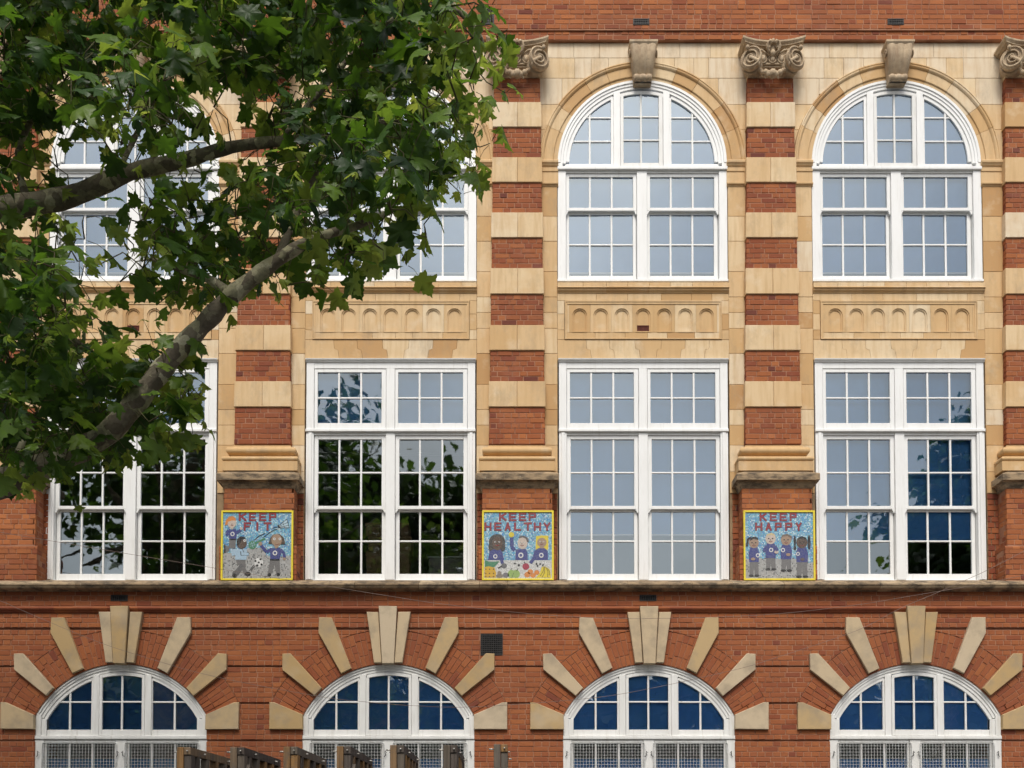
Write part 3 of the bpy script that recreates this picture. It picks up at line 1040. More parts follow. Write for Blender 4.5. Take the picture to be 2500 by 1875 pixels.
# ------------------------------------------------------------------ arches of the upper windows, and the ashlar round them
kA = k0
RO = 247 * kA
prof_v = [(202.3, 0.10), (202.3, 0.012), (203, 0.006), (212.5, 0.006), (213.2, -0.010), (214.5, -0.014), (235, -0.014), (236, -0.026), (238.5, -0.040), (241, -0.043), (242.5, -0.036),
          (243.5, -0.046), (246, -0.044), (247, -0.030), (247, 0.05)]
prof_v = [(r * kA, y) for r, y in prof_v]
zrows = [104.8, 141.5, 191, 255, 316.5, 392]
for i, xb in enumerate(XB):
    arch = empty('upper_arch', (xb, 0, 0))
    arch.parent = school
    for s in (-1, 1):
        ang = [0.0, 20 + random.uniform(-2, 2), 36 + random.uniform(-2, 2), 55 + random.uniform(-2, 2), 70 + random.uniform(-2, 2), 86]
        for a, b in zip(ang, ang[1:]):
            q = MB()
            e = 0.10
            A, B = (radians(a + e), radians(b - e)) if s > 0 else (pi - radians(b - e), pi - radians(a + e))
            q.arc(0, zSpr, prof_v, A, B, 5, min(1, max(0, random.gauss(0.38, 0.27))))
            q.build('voussoir', 'stone', arch)
        # ashlar rows
        for ri, (a, b) in enumerate(zip(zrows, zrows[1:])):
            za, zb = Z(b) + 0.0018, Z(a) - 0.0018
            u_out = BAY / 2 - pil_hw(b) + 0.11 if a > 185 else BAY / 2 - 0.2
            cuts = {0: (0.0, 0.62, 1.03), 1: (0.0, 0.50, 0.82, 1.07), 2: (0.6, 1.22), 3: (0.8,), 4: (1.0,)}[ri]
            us = [c + random.uniform(-.04, .04) if c else 0.0 for c in cuts] + [u_out]
            if ri == 0:
                us[0] = 0.17
            for u0, u1 in zip(us, us[1:]):
                if u1 - u0 < 0.03:
                    continue
                pts_l = []
                st = 10
                for kx in range(st + 1):
                    z = za + (zb - za) * kx / st
                    qd = (RO + 0.003) ** 2 - (z - zSpr) ** 2
                    xc = sqrt(qd) if qd > 0 else 0.0
                    pts_l.append((min(max(u0 + 0.0018, xc), u1 - 0.0018), z))
                if pts_l[-1][0] >= u1 - 0.005:
                    continue
                lo = [p for p in pts_l if p[0] < u1 - 0.002]
                poly = [(u1 - 0.0018, lo[0][1]), (u1 - 0.0018, zb)] + [p for p in reversed(lo)]
                # drop duplicates on straight sides
                cl = [poly[0]]
                for p in poly[1:]:
                    if abs(p[0] - cl[-1][0]) + abs(p[1] - cl[-1][1]) > 0.004:
                        cl.append(p)
                if len(cl) < 3 or abs(area(cl)) < 0.004:
                    continue
                if s < 0:
                    cl = [(-x, z) for x, z in cl][::-1]
                q = MB()
                q.block(cl, 0.1, Y0 + random.uniform(-.0012, .0012), 0.0035, min(1, max(0, random.gauss(0.95 if ri < 3 else 0.6, 0.15))))
                q.build('ashlar_block', 'stone', arch)
    # scrolled keystone
    key = MB()
    zt, zb = Z(109, -.2), Z(199, -.1)
    H = zt - zb
    n_v, n_u = 30, 25
    wt, wb = 31.5 * kA, 20.5 * kA
    v = []
    for iv in range(n_v + 1):
        t = iv / n_v
        yc = -0.20 + 0.15 * t - 0.05 * sin(t * pi * 1.2) * (1 if t < .82 else 1)
        z = zt - H * t
        if t > 0.80:                          # the little roll at the foot
            a = (t - 0.80) / 0.20 * pi * 1.05
            yc = -0.092 - 0.048 * sin(a)
            z = zt - H * (0.80 + 0.10 * (1 - cos(a)))
        w_ = wt + (wb - wt) * t
        for iu in range(n_u + 1):
            s_ = iu / n_u * 2 - 1
            rib = 0.034 * abs(cos(s_ * pi * 1.5)) ** 0.7 * (1 - 0.45 * t)
            edge = 0.02 * max(0, (abs(s_) - 0.9) / 0.1)
            v.append((s_ * w_, yc - rib + edge, z))
    f = []
    for iv in range(n_v):
        for iu in range(n_u):
            a = iv * (n_u + 1) + iu
            f.append((a, a + 1, a + n_u + 2, a + n_u + 1))
    key.add(v, f, 0.5, None, True)
    # sides and back
    vs = []; fs = []
    for iv in range(n_v + 1):
        for e in (0, n_u):
            x, y, z = v[iv * (n_u + 1) + e]
            vs += [(x, y, z), (x, 0.08, z)]
    for iv in range(n_v):
        a = iv * 4
        fs += [(a, a + 4, a + 5, a + 1), (a + 2, a + 3, a + 7, a + 6)]
    fs.append((n_v * 4, n_v * 4 + 2, n_v * 4 + 3, n_v * 4 + 1))
    key.add(vs, fs)
    for s in (-1, 1):                        # side scrolls
        pts = []
        for t in range(30):
            a = t / 29 * 4.2 * pi
            r = 0.062 * (1 - t / 36)
            pts.append((s * (wt + 0.004), -0.135 + r * cos(a), zt - 0.10 + r * sin(a)))
        key.tube(pts, 0.010, 5)
    ko = key.build('scroll_keystone', 'stone_carved', arch)
    q = MB()
    ww = 30 * kA
    q.loft([(0.0, zt - 0.004), (0.004, zt + 0.004), (0.010, zt + 0.014), (0.02, zt + 0.03), (0.024, zt + 0.036), (0.024, zt + 0.066), (0.02, zt + 0.07)], ww, -0.20, 0.02, 0)
    q.build('keystone_cap', 'stone_carved', arch)

# ------------------------------------------------------------------ panels under the upper windows
for i, xb in enumerate(XB):
    pan = empty('apron_panel', (xb, 0, 0))
    pan.parent = school
    hw = hwU + 0.004
    # blocks of the sill course
    xs = [-1.29, -0.93, -0.56, -0.24, 0.09, 0.42, 0.75, 1.08, 1.29]
    xs = [-hw] + [x + random.uniform(-.02, .02) for x in xs if abs(x) < hw - 0.05] + [hw]
    for a, b in zip(xs, xs[1:]):
        q = MB(); q.block(rect(a + .0015, b - .0015, Z(704), Z(693.2)), 0.1, -0.045, 0.004, min(1, max(0, random.gauss(.5, .25)))); q.build('sill_stone', 'stone', pan)
    q = MB()
    for a, b in zip(xs[::2], xs[2::2] if len(xs) % 2 else xs[2::2] + [hw]):
        q.sweep([(0.1, Z(704.3)), (-0.062, Z(704.3)), (-0.066, Z(706.5)), (-0.056, Z(708)), (-0.044, Z(709)), (-0.044, Z(711)), (-0.032, Z(713)), (-0.016, Z(715)), (-0.012, Z(716.5)), (0.1, Z(717))],
                a + .001, b - .001, random.uniform(.1, .5))
    q.build('sill_moulding', 'stone', pan)
    # frieze course above the panel and courses below
    xs2 = [-hw, -0.72, -0.24, 0.28, 0.75, 1.06, hw]
    for a, b in zip(xs2, xs2[1:]):
        q = MB(); q.block(rect(a + .0015, b - .0015, Z(734.3), Z(717.2)), 0.1, -0.006 + random.uniform(-.001, .001), 0.003, random.gauss(.5, .25)); q.build('ashlar_block', 'stone', pan)
    xi = 176 * k0
    for s in (-1, 1):
        for a, b in ((734.5, 767), (767, 806), (806, 829.5)):
            lo, hi = sorted((s * (xi + 0.07), s * hw))
            q = MB(); q.block(rect(lo + .0015, hi - .0015, Z(b) + .0015, Z(a) - .0015), 0.1, -0.006, 0.003, random.gauss(.45, .25)); q.build('ashlar_block', 'stone', pan)
    # raised moulding frame round the niches
    q = MB()
    xo = xi + 0.066
    z1, z0 = Z(735), Z(829)
    for (xa, xb_, za, zb) in ((-xo, xo, z1 - 0.02, z1), (-xo, xo, z0, z0 + 0.012), (-xo, -xo + 0.014, z0 + .012, z1 - .02), (xo - 0.014, xo, z0 + .012, z1 - .02)):
        q.box(xa, xb_, -0.020, 0.05, za, zb, 0.4)
    z1, z0 = Z(738.6), Z(827)
    for (xa, xb_, za, zb) in ((-xo + .016, xo - .016, z1 - 0.03, z1), (-xo + .016, -xo + 0.038, z0, z1 - .03), (xo - 0.038, xo - .016, z0, z1 - .03)):
        q.box(xa, xb_, -0.013, 0.05, za, zb, 0.4)
    q.build('panel_moulding', 'stone', pan)
    # seven niche stones: arched recess with a stepped edge
    sp = 50.2 * k0
    zt, zb = Z(742.5), Z(810)
    za_ = Z(770.5)
    for kx in range(7):
        c = (kx - 3) * sp
        tint = min(1, max(0, random.gauss(.42, .2)))
        q = MB()
        lo, hi = -sp / 2 + .0015, sp / 2 - .0015
        for (r, y, rr) in ((17.4 * k0, -0.004, None), (14.2 * k0, 0.010, 17.4 * k0)):
            # plate with an arched hole of radius r, outer border either the stone or the larger arch
            inner = [(-r, zb + 0.004)] + [(r * cos(a), za_ + r * sin(a)) for a in [pi - pi * t / 12 for t in range(13)]] + [(r, zb + 0.004)]
            if rr is None:
                outer = [(lo, zb + 0.004)] + [((lo if a > 3 * pi / 4 else hi if a < pi / 4 else (zt - za_) / max(.05, abs(tan(a))) * (1 if a < pi / 2 else -1)),
                                       (zt if pi / 4 <= a <= 3 * pi / 4 else za_ + (zt - za_) * min(1, abs(tan(a)))))
                                      for a in [pi - pi * t / 12 for t in range(13)]] + [(hi, zb + 0.004)]
                outer = [(min(max(x, lo), hi), z) for x, z in outer]
            else:
                outer = [(-rr, zb + 0.004)] + [(rr * cos(a), za_ + rr * sin(a)) for a in [pi - pi * t / 12 for t in range(13)]] + [(rr, zb + 0.004)]
            n = len(inner)
            v = [(c + x, y, z) for x, z in outer] + [(c + x, y, z) for x, z in inner] + [(c + x, y + 0.02, z) for x, z in inner]
            f = []
            for j in range(n - 1):
                f += [(j, j + 1, n + j + 1, n + j), (n + j, n + j + 1, 2 * n + j + 1, 2 * n + j)]
            q.add(v, f, tint)
        # corners of the plate above the arch are closed by a rear sheet
        q.box(c + lo, c + hi, 0.0245, 0.08, zb + 0.004, zt, tint)
        q.box(c - 17.4 * k0, c + 17.4 * k0, -0.010, 0.03, zb - 0.012, zb + 0.004, tint)
        q.box(c + lo, c - 17.6 * k0, -0.004, 0.03, zb - .008, zb + 0.004, tint)
        q.box(c + 17.6 * k0, c + hi, -0.004, 0.03, zb - .008, zb + 0.004, tint)
        q.build('niche_stone', 'stone', pan)
    for s in (-1, 1):                        # plain ends of the panel
        q = MB()
        lo, hi = sorted((s * (3.5 * sp), s * (xi + 0.03)))
        q.box(lo + .001, hi, -0.004, 0.05, zb - .008, zt, random.gauss(.45, .2)); q.build('ashlar_block', 'stone', pan)
    xs3 = [-xi - .03] + [x + random.uniform(-.03, .03) for x in (-0.72, -0.28, 0.05, 0.36, 0.80)] + [xi + .03]
    for a, b in zip(xs3, xs3[1:]):
        q = MB(); q.block(rect(a + .0015, b - .0015, Z(827), zb - 0.0125), 0.08, -0.003, 0.002, random.gauss(.42, .26)); q.build('ashlar_block', 'stone', pan)
    # joggled flat arch over the lower window
    jx = [-0.86, -0.5, -0.11, 0.26, 0.63, 1.0]
    xs4 = [-hw] + jx + [hw]
    zt, zb, zm = Z(830), Z(879.5), Z(853)
    for kx in range(len(xs4) - 1):
        a, b = xs4[kx], xs4[kx + 1]
        def jog(x):
            s = 1 if x < 0.1 else -1
            if abs(x) > hw - 0.02:
                return [(x, zb), (x, zt)]
            return [(x + s * 0.07, zb), (x + s * 0.045, zm - 0.01), (x + s * 0.01, zm), (x - s * 0.012, zm + 0.012), (x - s * 0.02, zt)]
        L = [(x + .0015, z) for x, z in jog(a)]; Rr = [(x - .0015, z) for x, z in jog(b)]
        poly = [L[0]] + Rr + L[:0:-1]
        q = MB(); q.block([(x, z) for x, z in poly], 0.1, -0.006 + random.uniform(-.001, .001), 0.002, min(1, max(0, random.gauss(.4, .28)))); q.build('lintel_stone', 'stone', pan)
    if i in (0, 2):                          # terracotta air brick in the middle niche
        vt = MB()
        a, b = -0.092, 0.092
        vz0, vz1 = Z(808.3), Z(794.8)
        vt.box(a, b, 0.012, 0.05, vz0, vz1)
        for kx in range(10):
            x = a + (b - a) * (kx + .5) / 10
            vt.box(x - 0.0045, x + 0.0045, 0.0, 0.0118, vz0, vz1)
        vt.box(a, b, -0.002, 0.0115, vz1 - .008, vz1 + .003); vt.box(a, b, -0.002, 0.0115, vz0 - .003, vz0 + .008)
        vt.build('air_brick', 'terracotta_vent', pan, label='dark red terracotta air brick in the middle niche')

# ------------------------------------------------------------------ iron air vents in the brickwork
for vx, a, b, hw, y in VENTS:
    q = MB()
    hole = MB()
    hole.box(vx - hw + .002, vx + hw - .002, y + 0.0015, y + 0.02, a + .002, b - .002)  # solid black block standing in for the shade behind the grille
    q.box(vx - hw, vx + hw, y - 0.008, y + 0.012, a, a + 0.012); q.box(vx - hw, vx + hw, y - 0.008, y + 0.012, b - 0.012, b)
    q.box(vx - hw, vx - hw + 0.012, y - 0.008, y + 0.012, a + .012, b - .012); q.box(vx + hw - .012, vx + hw, y - 0.008, y + 0.012, a + .012, b - .012)
    nx = max(4, int(2 * hw / 0.026)); nz = max(2, int((b - a) / 0.028))
    for kx in range(1, nx):
        x = vx - hw + 2 * hw * kx / nx
        q.box(x - 0.004, x + 0.004, y - .006, y + 0.001, a + .012, b - .012)
    for kz in range(1, nz):
        z = a + (b - a) * kz / nz
        q.box(vx - hw + .012, vx + hw - .012, y - 0.005, y + 0.0012, z - 0.004, z + 0.004)
    vo = q.build('air_vent', 'iron', school)
    hole.build('vent_shade', 'duct_dark', vo)

# ================================================================== windows
YW = 0.045                                    # face of the sashes
CACHE = {}


def cached(key, mk):
    if key not in CACHE:
        CACHE[key] = mk()
    return CACHE[key]


def circ_clip(poly, cx, cz, r, n=48):
    out = poly
    for k in range(n):
        a = pi * k / (n - 1)
        out = clip_half(out, cx + r * cos(a), cz + r * sin(a), -cos(a), -sin(a))
        if not out:
            return None
    cl = []
    for p in out:
        if not cl or abs(p[0] - cl[-1][0]) + abs(p[1] - cl[-1][1]) > 0.002:
            cl.append(p)
    return cl if len(cl) >= 3 and abs(area(cl)) > 0.0008 else None


class Win:
    """one window: U(px), V(py) turn photo measurements of the third bay into offsets on its plane"""

    def __init__(self, cpx, row, Y, cx):
        self.k = Z(row, Y) - Z(row + 1, Y)
        self.cpx, self.Y, self.cx = cpx, Y, cx
        self.key = (cpx, row)
        self.frame = MB()

    def U(self, px):
        return (px - self.cpx) * self.k

    def V(self, py):
        return Z(py, self.Y)

    def bar(self, mb, x0, x1, y0, y1, ya, yb, c=0.004):
        """a member between photo columns x0..x1 and rows y0 (top)..y1, from depth ya (front) to yb"""
        mb.block(rect(self.U(x0), self.U(x1), self.V(y1), self.V(y0)), yb, ya, c)

    def finish(self, mat, label=None):
        me = cached(('frame',) + self.key, lambda: self.frame.mesh('window_frame', mat))
        self.obj = put('window', me, school, (self.cx, 0, 0), label)
        return self.obj

    def pane(self, poly, y):
        cx = sum(p[0] for p in poly) / len(poly); cz = sum(p[1] for p in poly) / len(poly)
        def mk():
            m = MB()
            v = [(x - cx, 0, z - cz) for x, z in poly]
            m.add(v, [tuple(range(len(v)))])
            return m.mesh('pane', 'glass', False)
        o = put('pane', cached(('pane',) + self.key + (round(cx, 3), round(cz, 3)), mk), self.obj, (cx, y, cz))
        o.rotation_euler = (random.gauss(0, 0.006), 0, random.gauss(0, 0.006))

    def sash(self, name, x0, x1, y0, y1, glass, vb, hb, y, mat='white_paint', depth=0.045, bw=4.6, horns=False, disc=None):
        """frame of stiles and rails round the glass (gx0,gx1,gy0,gy1) with glazing bars at columns vb and rows hb"""
        gx0, gx1, gy0, gy1 = glass
        def mk():
            m = MB()
            if disc is None:
                self.bar(m, x0, gx0, y0, y1, y, y + depth); self.bar(m, gx1, x1, y0, y1, y, y + depth)
                self.bar(m, gx0, gx1, y0, gy0, y + .0005, y + depth); self.bar(m, gx0, gx1, gy1, y1, y + .0005, y + depth)
                if horns:
                    for s, xa, xb in ((1, x0, gx0), (-1, x1, gx1)):
                        xi = xa + (xb - xa) * 0.8
                        pts = [(xa, y1), (xa, y1 + 8), (xa + (xi - xa) * .35, y1 + 9), (xa + (xi - xa) * .55, y1 + 5), (xi, y1)]
                        m.block([(self.U(a), self.V(b)) for a, b in pts][::-1 if s > 0 else 1], y + depth, y + .001, 0.002)
            else:
                cx, cz, r_in, r_out, sides = disc
                a0, a1 = sides
                m.arc(cx, cz, [(r_in, y + depth), (r_in, y + .004), (r_in + .004, y), (r_out, y), (r_out, y + depth)], a0, a1, 14)
                for (xa, xb, ya, yb) in ((x0, gx0, None, y1), (gx1, x1, None, y1)):
                    if xb - xa > 1.5:
                        um = self.U((xa + xb) / 2)
                        zt = cz + sqrt(max(0.0, (r_in + .01) ** 2 - (um - cx) ** 2))
                        zb = self.V(y1)
                        m.block(rect(self.U(xa), self.U(xb), zb, zt), y + depth, y + .0007, 0.003)
                self.bar(m, gx0, gx1, gy1, y1, y + .0005, y + depth)
            hwid = bw / 2
            for c in vb:
                poly = rect(self.U(c - hwid), self.U(c + hwid), self.V(gy1), self.V(gy0))
                if disc:
                    poly = circ_clip(poly, disc[0], disc[1], disc[2] + .01)
                m.block(poly, y + 0.04, y + 0.008, 0.005)
            hs = [gx0] + [q for c in vb for q in (c - hwid, c + hwid)] + [gx1]
            for r in hb:
                for a, b in zip(hs[::2], hs[1::2]):
                    poly = rect(self.U(a), self.U(b), self.V(r + hwid * .85), self.V(r - hwid * .85))
                    if disc:
                        poly = circ_clip(poly, disc[0], disc[1], disc[2] + .01)
                    if poly:
                        m.block(poly, y + 0.04, y + 0.0085, 0.005)
            return m.mesh('sash', mat)
        put(name, cached(('sash',) + self.key + (x0, y0, y), mk), self.obj)
        if gy0 > 1810:                        # glazing behind the wire guard: one piece
            def gl():
                q = MB()
                xs_ = [gx0] + [q_ for c in vb for q_ in (c - bw / 2, c + bw / 2)] + [gx1]
                for xa, xb in zip(xs_[::2], xs_[1::2]):
                    ys_ = [gy0] + [q_ for c in hb for q_ in (c - bw / 2, c + bw / 2)] + [gy1]
                    for ya, yb in zip(ys_[::2], ys_[1::2]):
                        q.add([(self.U(xa - .6), y + .026, self.V(yb + .6)), (self.U(xb + .6), y + .026, self.V(yb + .6)), (self.U(xb + .6), y + .026, self.V(ya - .6)), (self.U(xa - .6), y + .026, self.V(ya - .6))], [(0, 1, 2, 3)])
                return q.mesh('glazing', 'glass', False)
            put('glazing', cached(('glz', x0), gl), self.obj)['kind'] = 'stuff'
            return
        xs = [gx0] + [q for c in vb for q in (c - hwid_(bw), c + hwid_(bw))] + [gx1]
        ys = [gy0] + [q for c in hb for q in (c - hwid_(bw), c + hwid_(bw))] + [gy1]
        for xa, xb in zip(xs[::2], xs[1::2]):
            for ya, yb in zip(ys[::2], ys[1::2]):
                e = 0.6
                poly = rect(self.U(xa - e), self.U(xb + e), self.V(yb + e), self.V(ya - e))
                if disc:
                    poly = circ_clip(poly, disc[0], disc[1], disc[2] + .003)
                if poly:
                    self.pane(poly, y + 0.026)


def hwid_(b):
    return b / 2


def flat_mesh(mat, *boxes):
    m = MB()
    for b in boxes:
        m.box(*b)
    return m.mesh('sheet', mat)


for i, xb in enumerate(XB):
    # ---------------------------------------------------------------- upper window, round-headed
    W = Win(1571, 400, YW, xb)
    m = W.frame
    kk = W.k
    czU = W.V(400)
    R = 202 * kk
    m.arc(0, czU, [(R, 0.14), (R, 0.012), (R - .008, 0.004), (R - .045, 0.004), (R - .052, 0.018), (R - .085, 0.018), (R - .092, 0.03), (182 * kk, 0.03), (182 * kk, 0.14)], 0.0, pi, 40)
    for a, b in ((1369.3, 1389), (1753.2, 1772.7)):
        W.bar(m, a, b, 420, 685, 0.012, 0.14)
    W.bar(m, 1369.3, 1381, 400, 411, 0.012, 0.14); W.bar(m, 1761, 1772.7, 400, 411, 0.012, 0.14)
    W.bar(m, 1368.5, 1773.5, 685.5, 691.5, -0.012, 0.14)                      # sill
    W.bar(m, 1368.5, 1773.5, 411, 419.4, -0.018, 0.14, 0.008)                  # transom
    W.bar(m, 1558, 1582, 419.6, 685, 0.016, 0.14)                             # mullion
    W.bar(m, 1389, 1558, 419.6, 424, 0.024, 0.14); W.bar(m, 1582, 1753, 419.6, 424, 0.024, 0.14)
    for a, b in ((1503, 1519), (1621.5, 1637.5)):
        xm = W.U((a + b) / 2)
        zt = czU + sqrt((183.5 * kk) ** 2 - xm * xm)
        m.block(rect(W.U(a), W.U(b), W.V(411), zt), 0.13, 0.022, 0.004)
    W.finish('white_paint', None)
    rin, rout = 173.5 * kk, 182.5 * kk
    aL = math.acos(W.U(1500) / rout)
    W.sash('fanlight', 1388, 1503, 220, 411, (1388, 1497, 232, 400), [1446.5], [286.4, 344], YW, disc=(0, czU, rin, rout, (aL, pi - 0.03)))
    W.sash('fanlight', 1637.5, 1754, 220, 411, (1641.7, 1754, 232, 400), [1692], [286.4, 344], YW, disc=(0, czU, rin, rout, (0.03, pi - aL)))
    r2 = 168.5 * kk
    W.sash('casement', 1519.5, 1620.7, 224, 410.4, (1527, 1611, 231.5, 399.5), [1568.8], [286.4, 343.6], YW - 0.022, 'white_paint_worn' if i != 2 else 'white_paint',
           disc=(0, czU, r2, r2 + 0.05, (pi / 2 - 0.31, pi / 2 + 0.31)))
    for x0, x1, g0, g1, vb in ((1389.4, 1557.6, 1397, 1549.4, [1446.5, 1498.7]), (1582.4, 1752.8, 1590, 1743, [1639.6, 1692])):
        W.sash('sash', x0, x1, 424.3, 514.5, (g0, g1, 432, 506.8), vb, [], YW, horns=True)
        W.sash('sash', x0 + .5, x1 - .5, 512, 685, (g0, g1, 518.5, 669), vb, [592], YW + 0.05)
    yb = YW + 0.10
    o = put('blind', cached('blU', lambda: flat_mesh('blind_fabric', (W.U(1385), W.U(1758), yb, yb + .006, W.V(656), W.V(424)))), W.obj)
    put('blind_bar', cached('bbU', lambda: flat_mesh('blind_bar', (W.U(1386), W.U(1757), yb - .003, yb + .016, W.V(659.5), W.V(656)))), W.obj)

    def fan_blind():
        q = MB()
        n = 30
        v = [(188 * kk * cos(pi * t / n), YW + .05, czU - .05 + 188 * kk * sin(pi * t / n)) for t in range(n + 1)]
        v += [(x, yb + .006, z) for x, y, z in v]
        n1 = n + 1
        q.add(v, [tuple(range(n1)), tuple(reversed(range(n1, 2 * n1)))] + [(t, t + 1, n1 + t + 1, n1 + t) for t in range(n)] + [(n, 0, n1, n1 + n)])
        return q.mesh('sheet', 'blind_fabric')
    put('blind', cached('blF', fan_blind), W.obj)

    # ---------------------------------------------------------------- first-floor window
    W = Win(1574.5, 1100, YW, xb)
    m = W.frame
    W.bar(m, 1371, 1389.5, 888, 1049.8, 0.006, 0.14); W.bar(m, 1759.5, 1778, 888, 1049.8, 0.006, 0.14)
    W.bar(m, 1371, 1389.5, 1057.5, 1417, 0.006, 0.14); W.bar(m, 1759.5, 1778, 1057.5, 1417, 0.006, 0.14)
    W.bar(m, 1377, 1385, 1059, 1417, -0.010, 0.0055); W.bar(m, 1764, 1772, 1059, 1417, -0.010, 0.0055)
    W.bar(m, 1389.5, 1759.5, 888, 902, 0.012, 0.14)
    W.bar(m, 1563.5, 1584, 902, 1049.8, 0.010, 0.14); W.bar(m, 1562.5, 1585, 1057.5, 1417, 0.014, 0.14)
    W.bar(m, 1370, 1779, 1050, 1057.3, -0.02, 0.14, 0.008)
    W.bar(m, 1389.5, 1562.5, 1057.5, 1063.5, 0.026, 0.14); W.bar(m, 1585, 1759.5, 1057.5, 1063.5, 0.026, 0.14)
    W.bar(m, 1389.5, 1562.5, 1416.4, 1418.4, 0.02, 0.14); W.bar(m, 1585, 1759.5, 1416.4, 1418.4, 0.02, 0.14)
    m.sweep([(0.14, W.V(888)), (0.004, W.V(888)), (-0.010, W.V(886.8)), (-0.014, W.V(884.5)), (-0.034, W.V(883)), (-0.038, W.V(880.6)), (0.14, W.V(880.2))], W.U(1369.5), W.U(1779.5))
    W.finish('white_paint')
    for x0, x1, g0, g1, vb in ((1389, 1564, 1398, 1552, [1449, 1502.5]), (1583.5, 1760, 1592, 1748.5, [1643.5, 1696.5])):
        W.sash('top_light', x0 + 1.2, x1 - 1.2, 903.5, 1049.2, (g0, g1, 911, 1034.5), vb, [972.8], YW - 0.028)
    for x0, x1, g0, g1, vb in ((1390, 1562, 1399.5, 1552.5, [1450, 1502.7]), (1585.5, 1759, 1595, 1749.5, [1644.5, 1698.5])):
        W.sash('sash', x0, x1, 1063.8, 1243, (g0, g1, 1072.5, 1235), vb, [1153.5], YW, horns=True)
        W.sash('sash', x0 + .5, x1 - .5, 1240, 1416.2, (g0, g1, 1246.5, 1399), vb, [1318.5], YW + 0.05)
    yb = YW + 0.102
    put('blind', cached('blM', lambda: flat_mesh('blind_fabric', (W.U(1385), W.U(1765), yb, yb + .006, W.V(1052), W.V(900)))), W.obj)
    if i >= 2:
        row = (1299, 1317)[i - 2]
        put('blind', flat_mesh('blind_fabric', (W.U(1385), W.U(1765), yb, yb + .006, W.V(row), W.V(1060))), W.obj)
        put('blind_bar', flat_mesh('blind_bar', (W.U(1386), W.U(1764), yb - .004, yb + .02, W.V(row + 4), W.V(row))), W.obj)
    else:
        put('ceiling_rail', flat_mesh('blind_bar', (W.U(1386), W.U(1764), 0.9, 0.98, Z(1108, .9), Z(1104, .9))), W.obj)

    # ---------------------------------------------------------------- ground-storey window, low arch, wire guards below
    W = Win(1584, 1700, YG + 0.02, GB[i])
    m = W.frame
    kk = W.k
    yg = YG + 0.03                            # frame set a little inside the brick
    cz = W.V(1856)
    R = 235 * kk
    a_s = math.asin((W.V(1745) - cz) / R)
    prof = [(R, yg + .14), (R, yg - .004), (R - .010, yg - .012), (R - .030, yg - .012), (R - .036, yg + .004), (R - .066, yg + .004), (R - .074, yg + .018), (217 * kk, yg + .018), (217 * kk, yg + .14)]
    m.arc(0, cz, prof, a_s, pi - a_s, 36)
    W.bar(m, 1376, 1389, 1744, 1795.5, yg - .008, yg + .14); W.bar(m, 1779, 1792, 1744, 1795.5, yg - .008, yg + .14)
    W.bar(m, 1389, 1401, 1755, 1795.5, yg + .006, yg + .14); W.bar(m, 1767, 1779, 1755, 1795.5, yg + .006, yg + .14)
    W.bar(m, 1374.5, 1793.5, 1796, 1805, yg - .024, yg + .14, 0.008)
    zb_ = 2190
    W.bar(m, 1374.5, 1396, 1805.3, zb_, yg - .006, yg + .14); W.bar(m, 1772, 1793.5, 1805.3, zb_, yg - .006, yg + .14)
    W.bar(m, 1571, 1597, 1805.3, zb_, yg - .002, yg + .14)
    W.bar(m, 1396, 1571, 1805.3, 1810, yg + .01, yg + .14); W.bar(m, 1597, 1772, 1805.3, 1810, yg + .01, yg + .14)
    W.bar(m, 1374.5, 1793.5, zb_ + .5, zb_ + 14, yg - .03, yg + .14)
    for a, b in ((1512.5, 1528), (1639.5, 1655)):
        xm = W.U((a + b) / 2)
        m.block(rect(W.U(a), W.U(b), W.V(1796), cz + sqrt((218.5 * kk) ** 2 - xm * xm)), yg + .13, yg + .01, 0.004)
    W.finish('white_paint_worn')
    ys = yg + 0.03
    rin, rout = 208.5 * kk, 217.5 * kk
    aL = math.acos(W.U(1510) / rout)
    aE = math.asin((W.V(1752) - cz) / rout)
    W.sash('fanlight', 1398, 1512.5, 1640, 1795.4, (1401, 1508, 1640, 1781), [1455.4], [1713], ys, 'white_paint_worn', disc=(0, cz, rin, rout, (aL, pi - aE)))
    W.sash('fanlight', 1655, 1770, 1640, 1795.4, (1657, 1767, 1640, 1781), [1710.8], [1713], ys, 'white_paint_worn', disc=(0, cz, rin, rout, (aE, pi - aL)))
    r2 = 207 * kk
    W.sash('casement', 1528.6, 1639, 1640, 1795, (1535.5, 1632, 1640, 1781), [1583.4], [1713], ys - 0.022, 'white_paint_worn', disc=(0, cz, r2, r2 + .05, (pi / 2 - .26, pi / 2 + .26)))
    for x0, x1, g0, g1, vb in ((1396.4, 1570.6, 1401, 1566, [1455.5, 1511.5]), (1597.4, 1771.6, 1602, 1767, [1656, 1713])):
        W.sash('sash', x0, x1, 1810, zb_, (g0, g1, 1815, zb_ - 14), vb, [1905, 1995, 2085], ys, 'white_paint_worn')

        def guard(x0=x0, x1=x1):
            q = MB()
            ua, ub, va, vb_ = W.U(x0 - 1.5), W.U(x1 + 1.5), W.V(2184), W.V(1813.5)
            yy = yg - 0.012
            n = round((ub - ua) / 0.0455)
            for t in range(n + 1):
                x = ua + (ub - ua) * t / n
                q.box(x - .0020, x + .0020, yy - .0020, yy + .0020, va, vb_)
            n = round((vb_ - va) / 0.0455)
            for t in range(n + 1):
                z = va + (vb_ - va) * t / n
                q.box(ua, ub, yy - .0066, yy - .002, z - .0020, z + .0020)
            pts = [(ua - .012, yy, va), (ua - .012, yy, vb_ - .03), (ua, yy, vb_ + .004), (ua + .03, yy, vb_ + .012), (ub - .03, yy, vb_ + .012), (ub, yy, vb_ + .004), (ub + .012, yy, vb_ - .03), (ub + .012, yy, va)]
            q.tube(pts, 0.006, 6)
            return q.mesh('wire_guard', 'galvanised_wire')
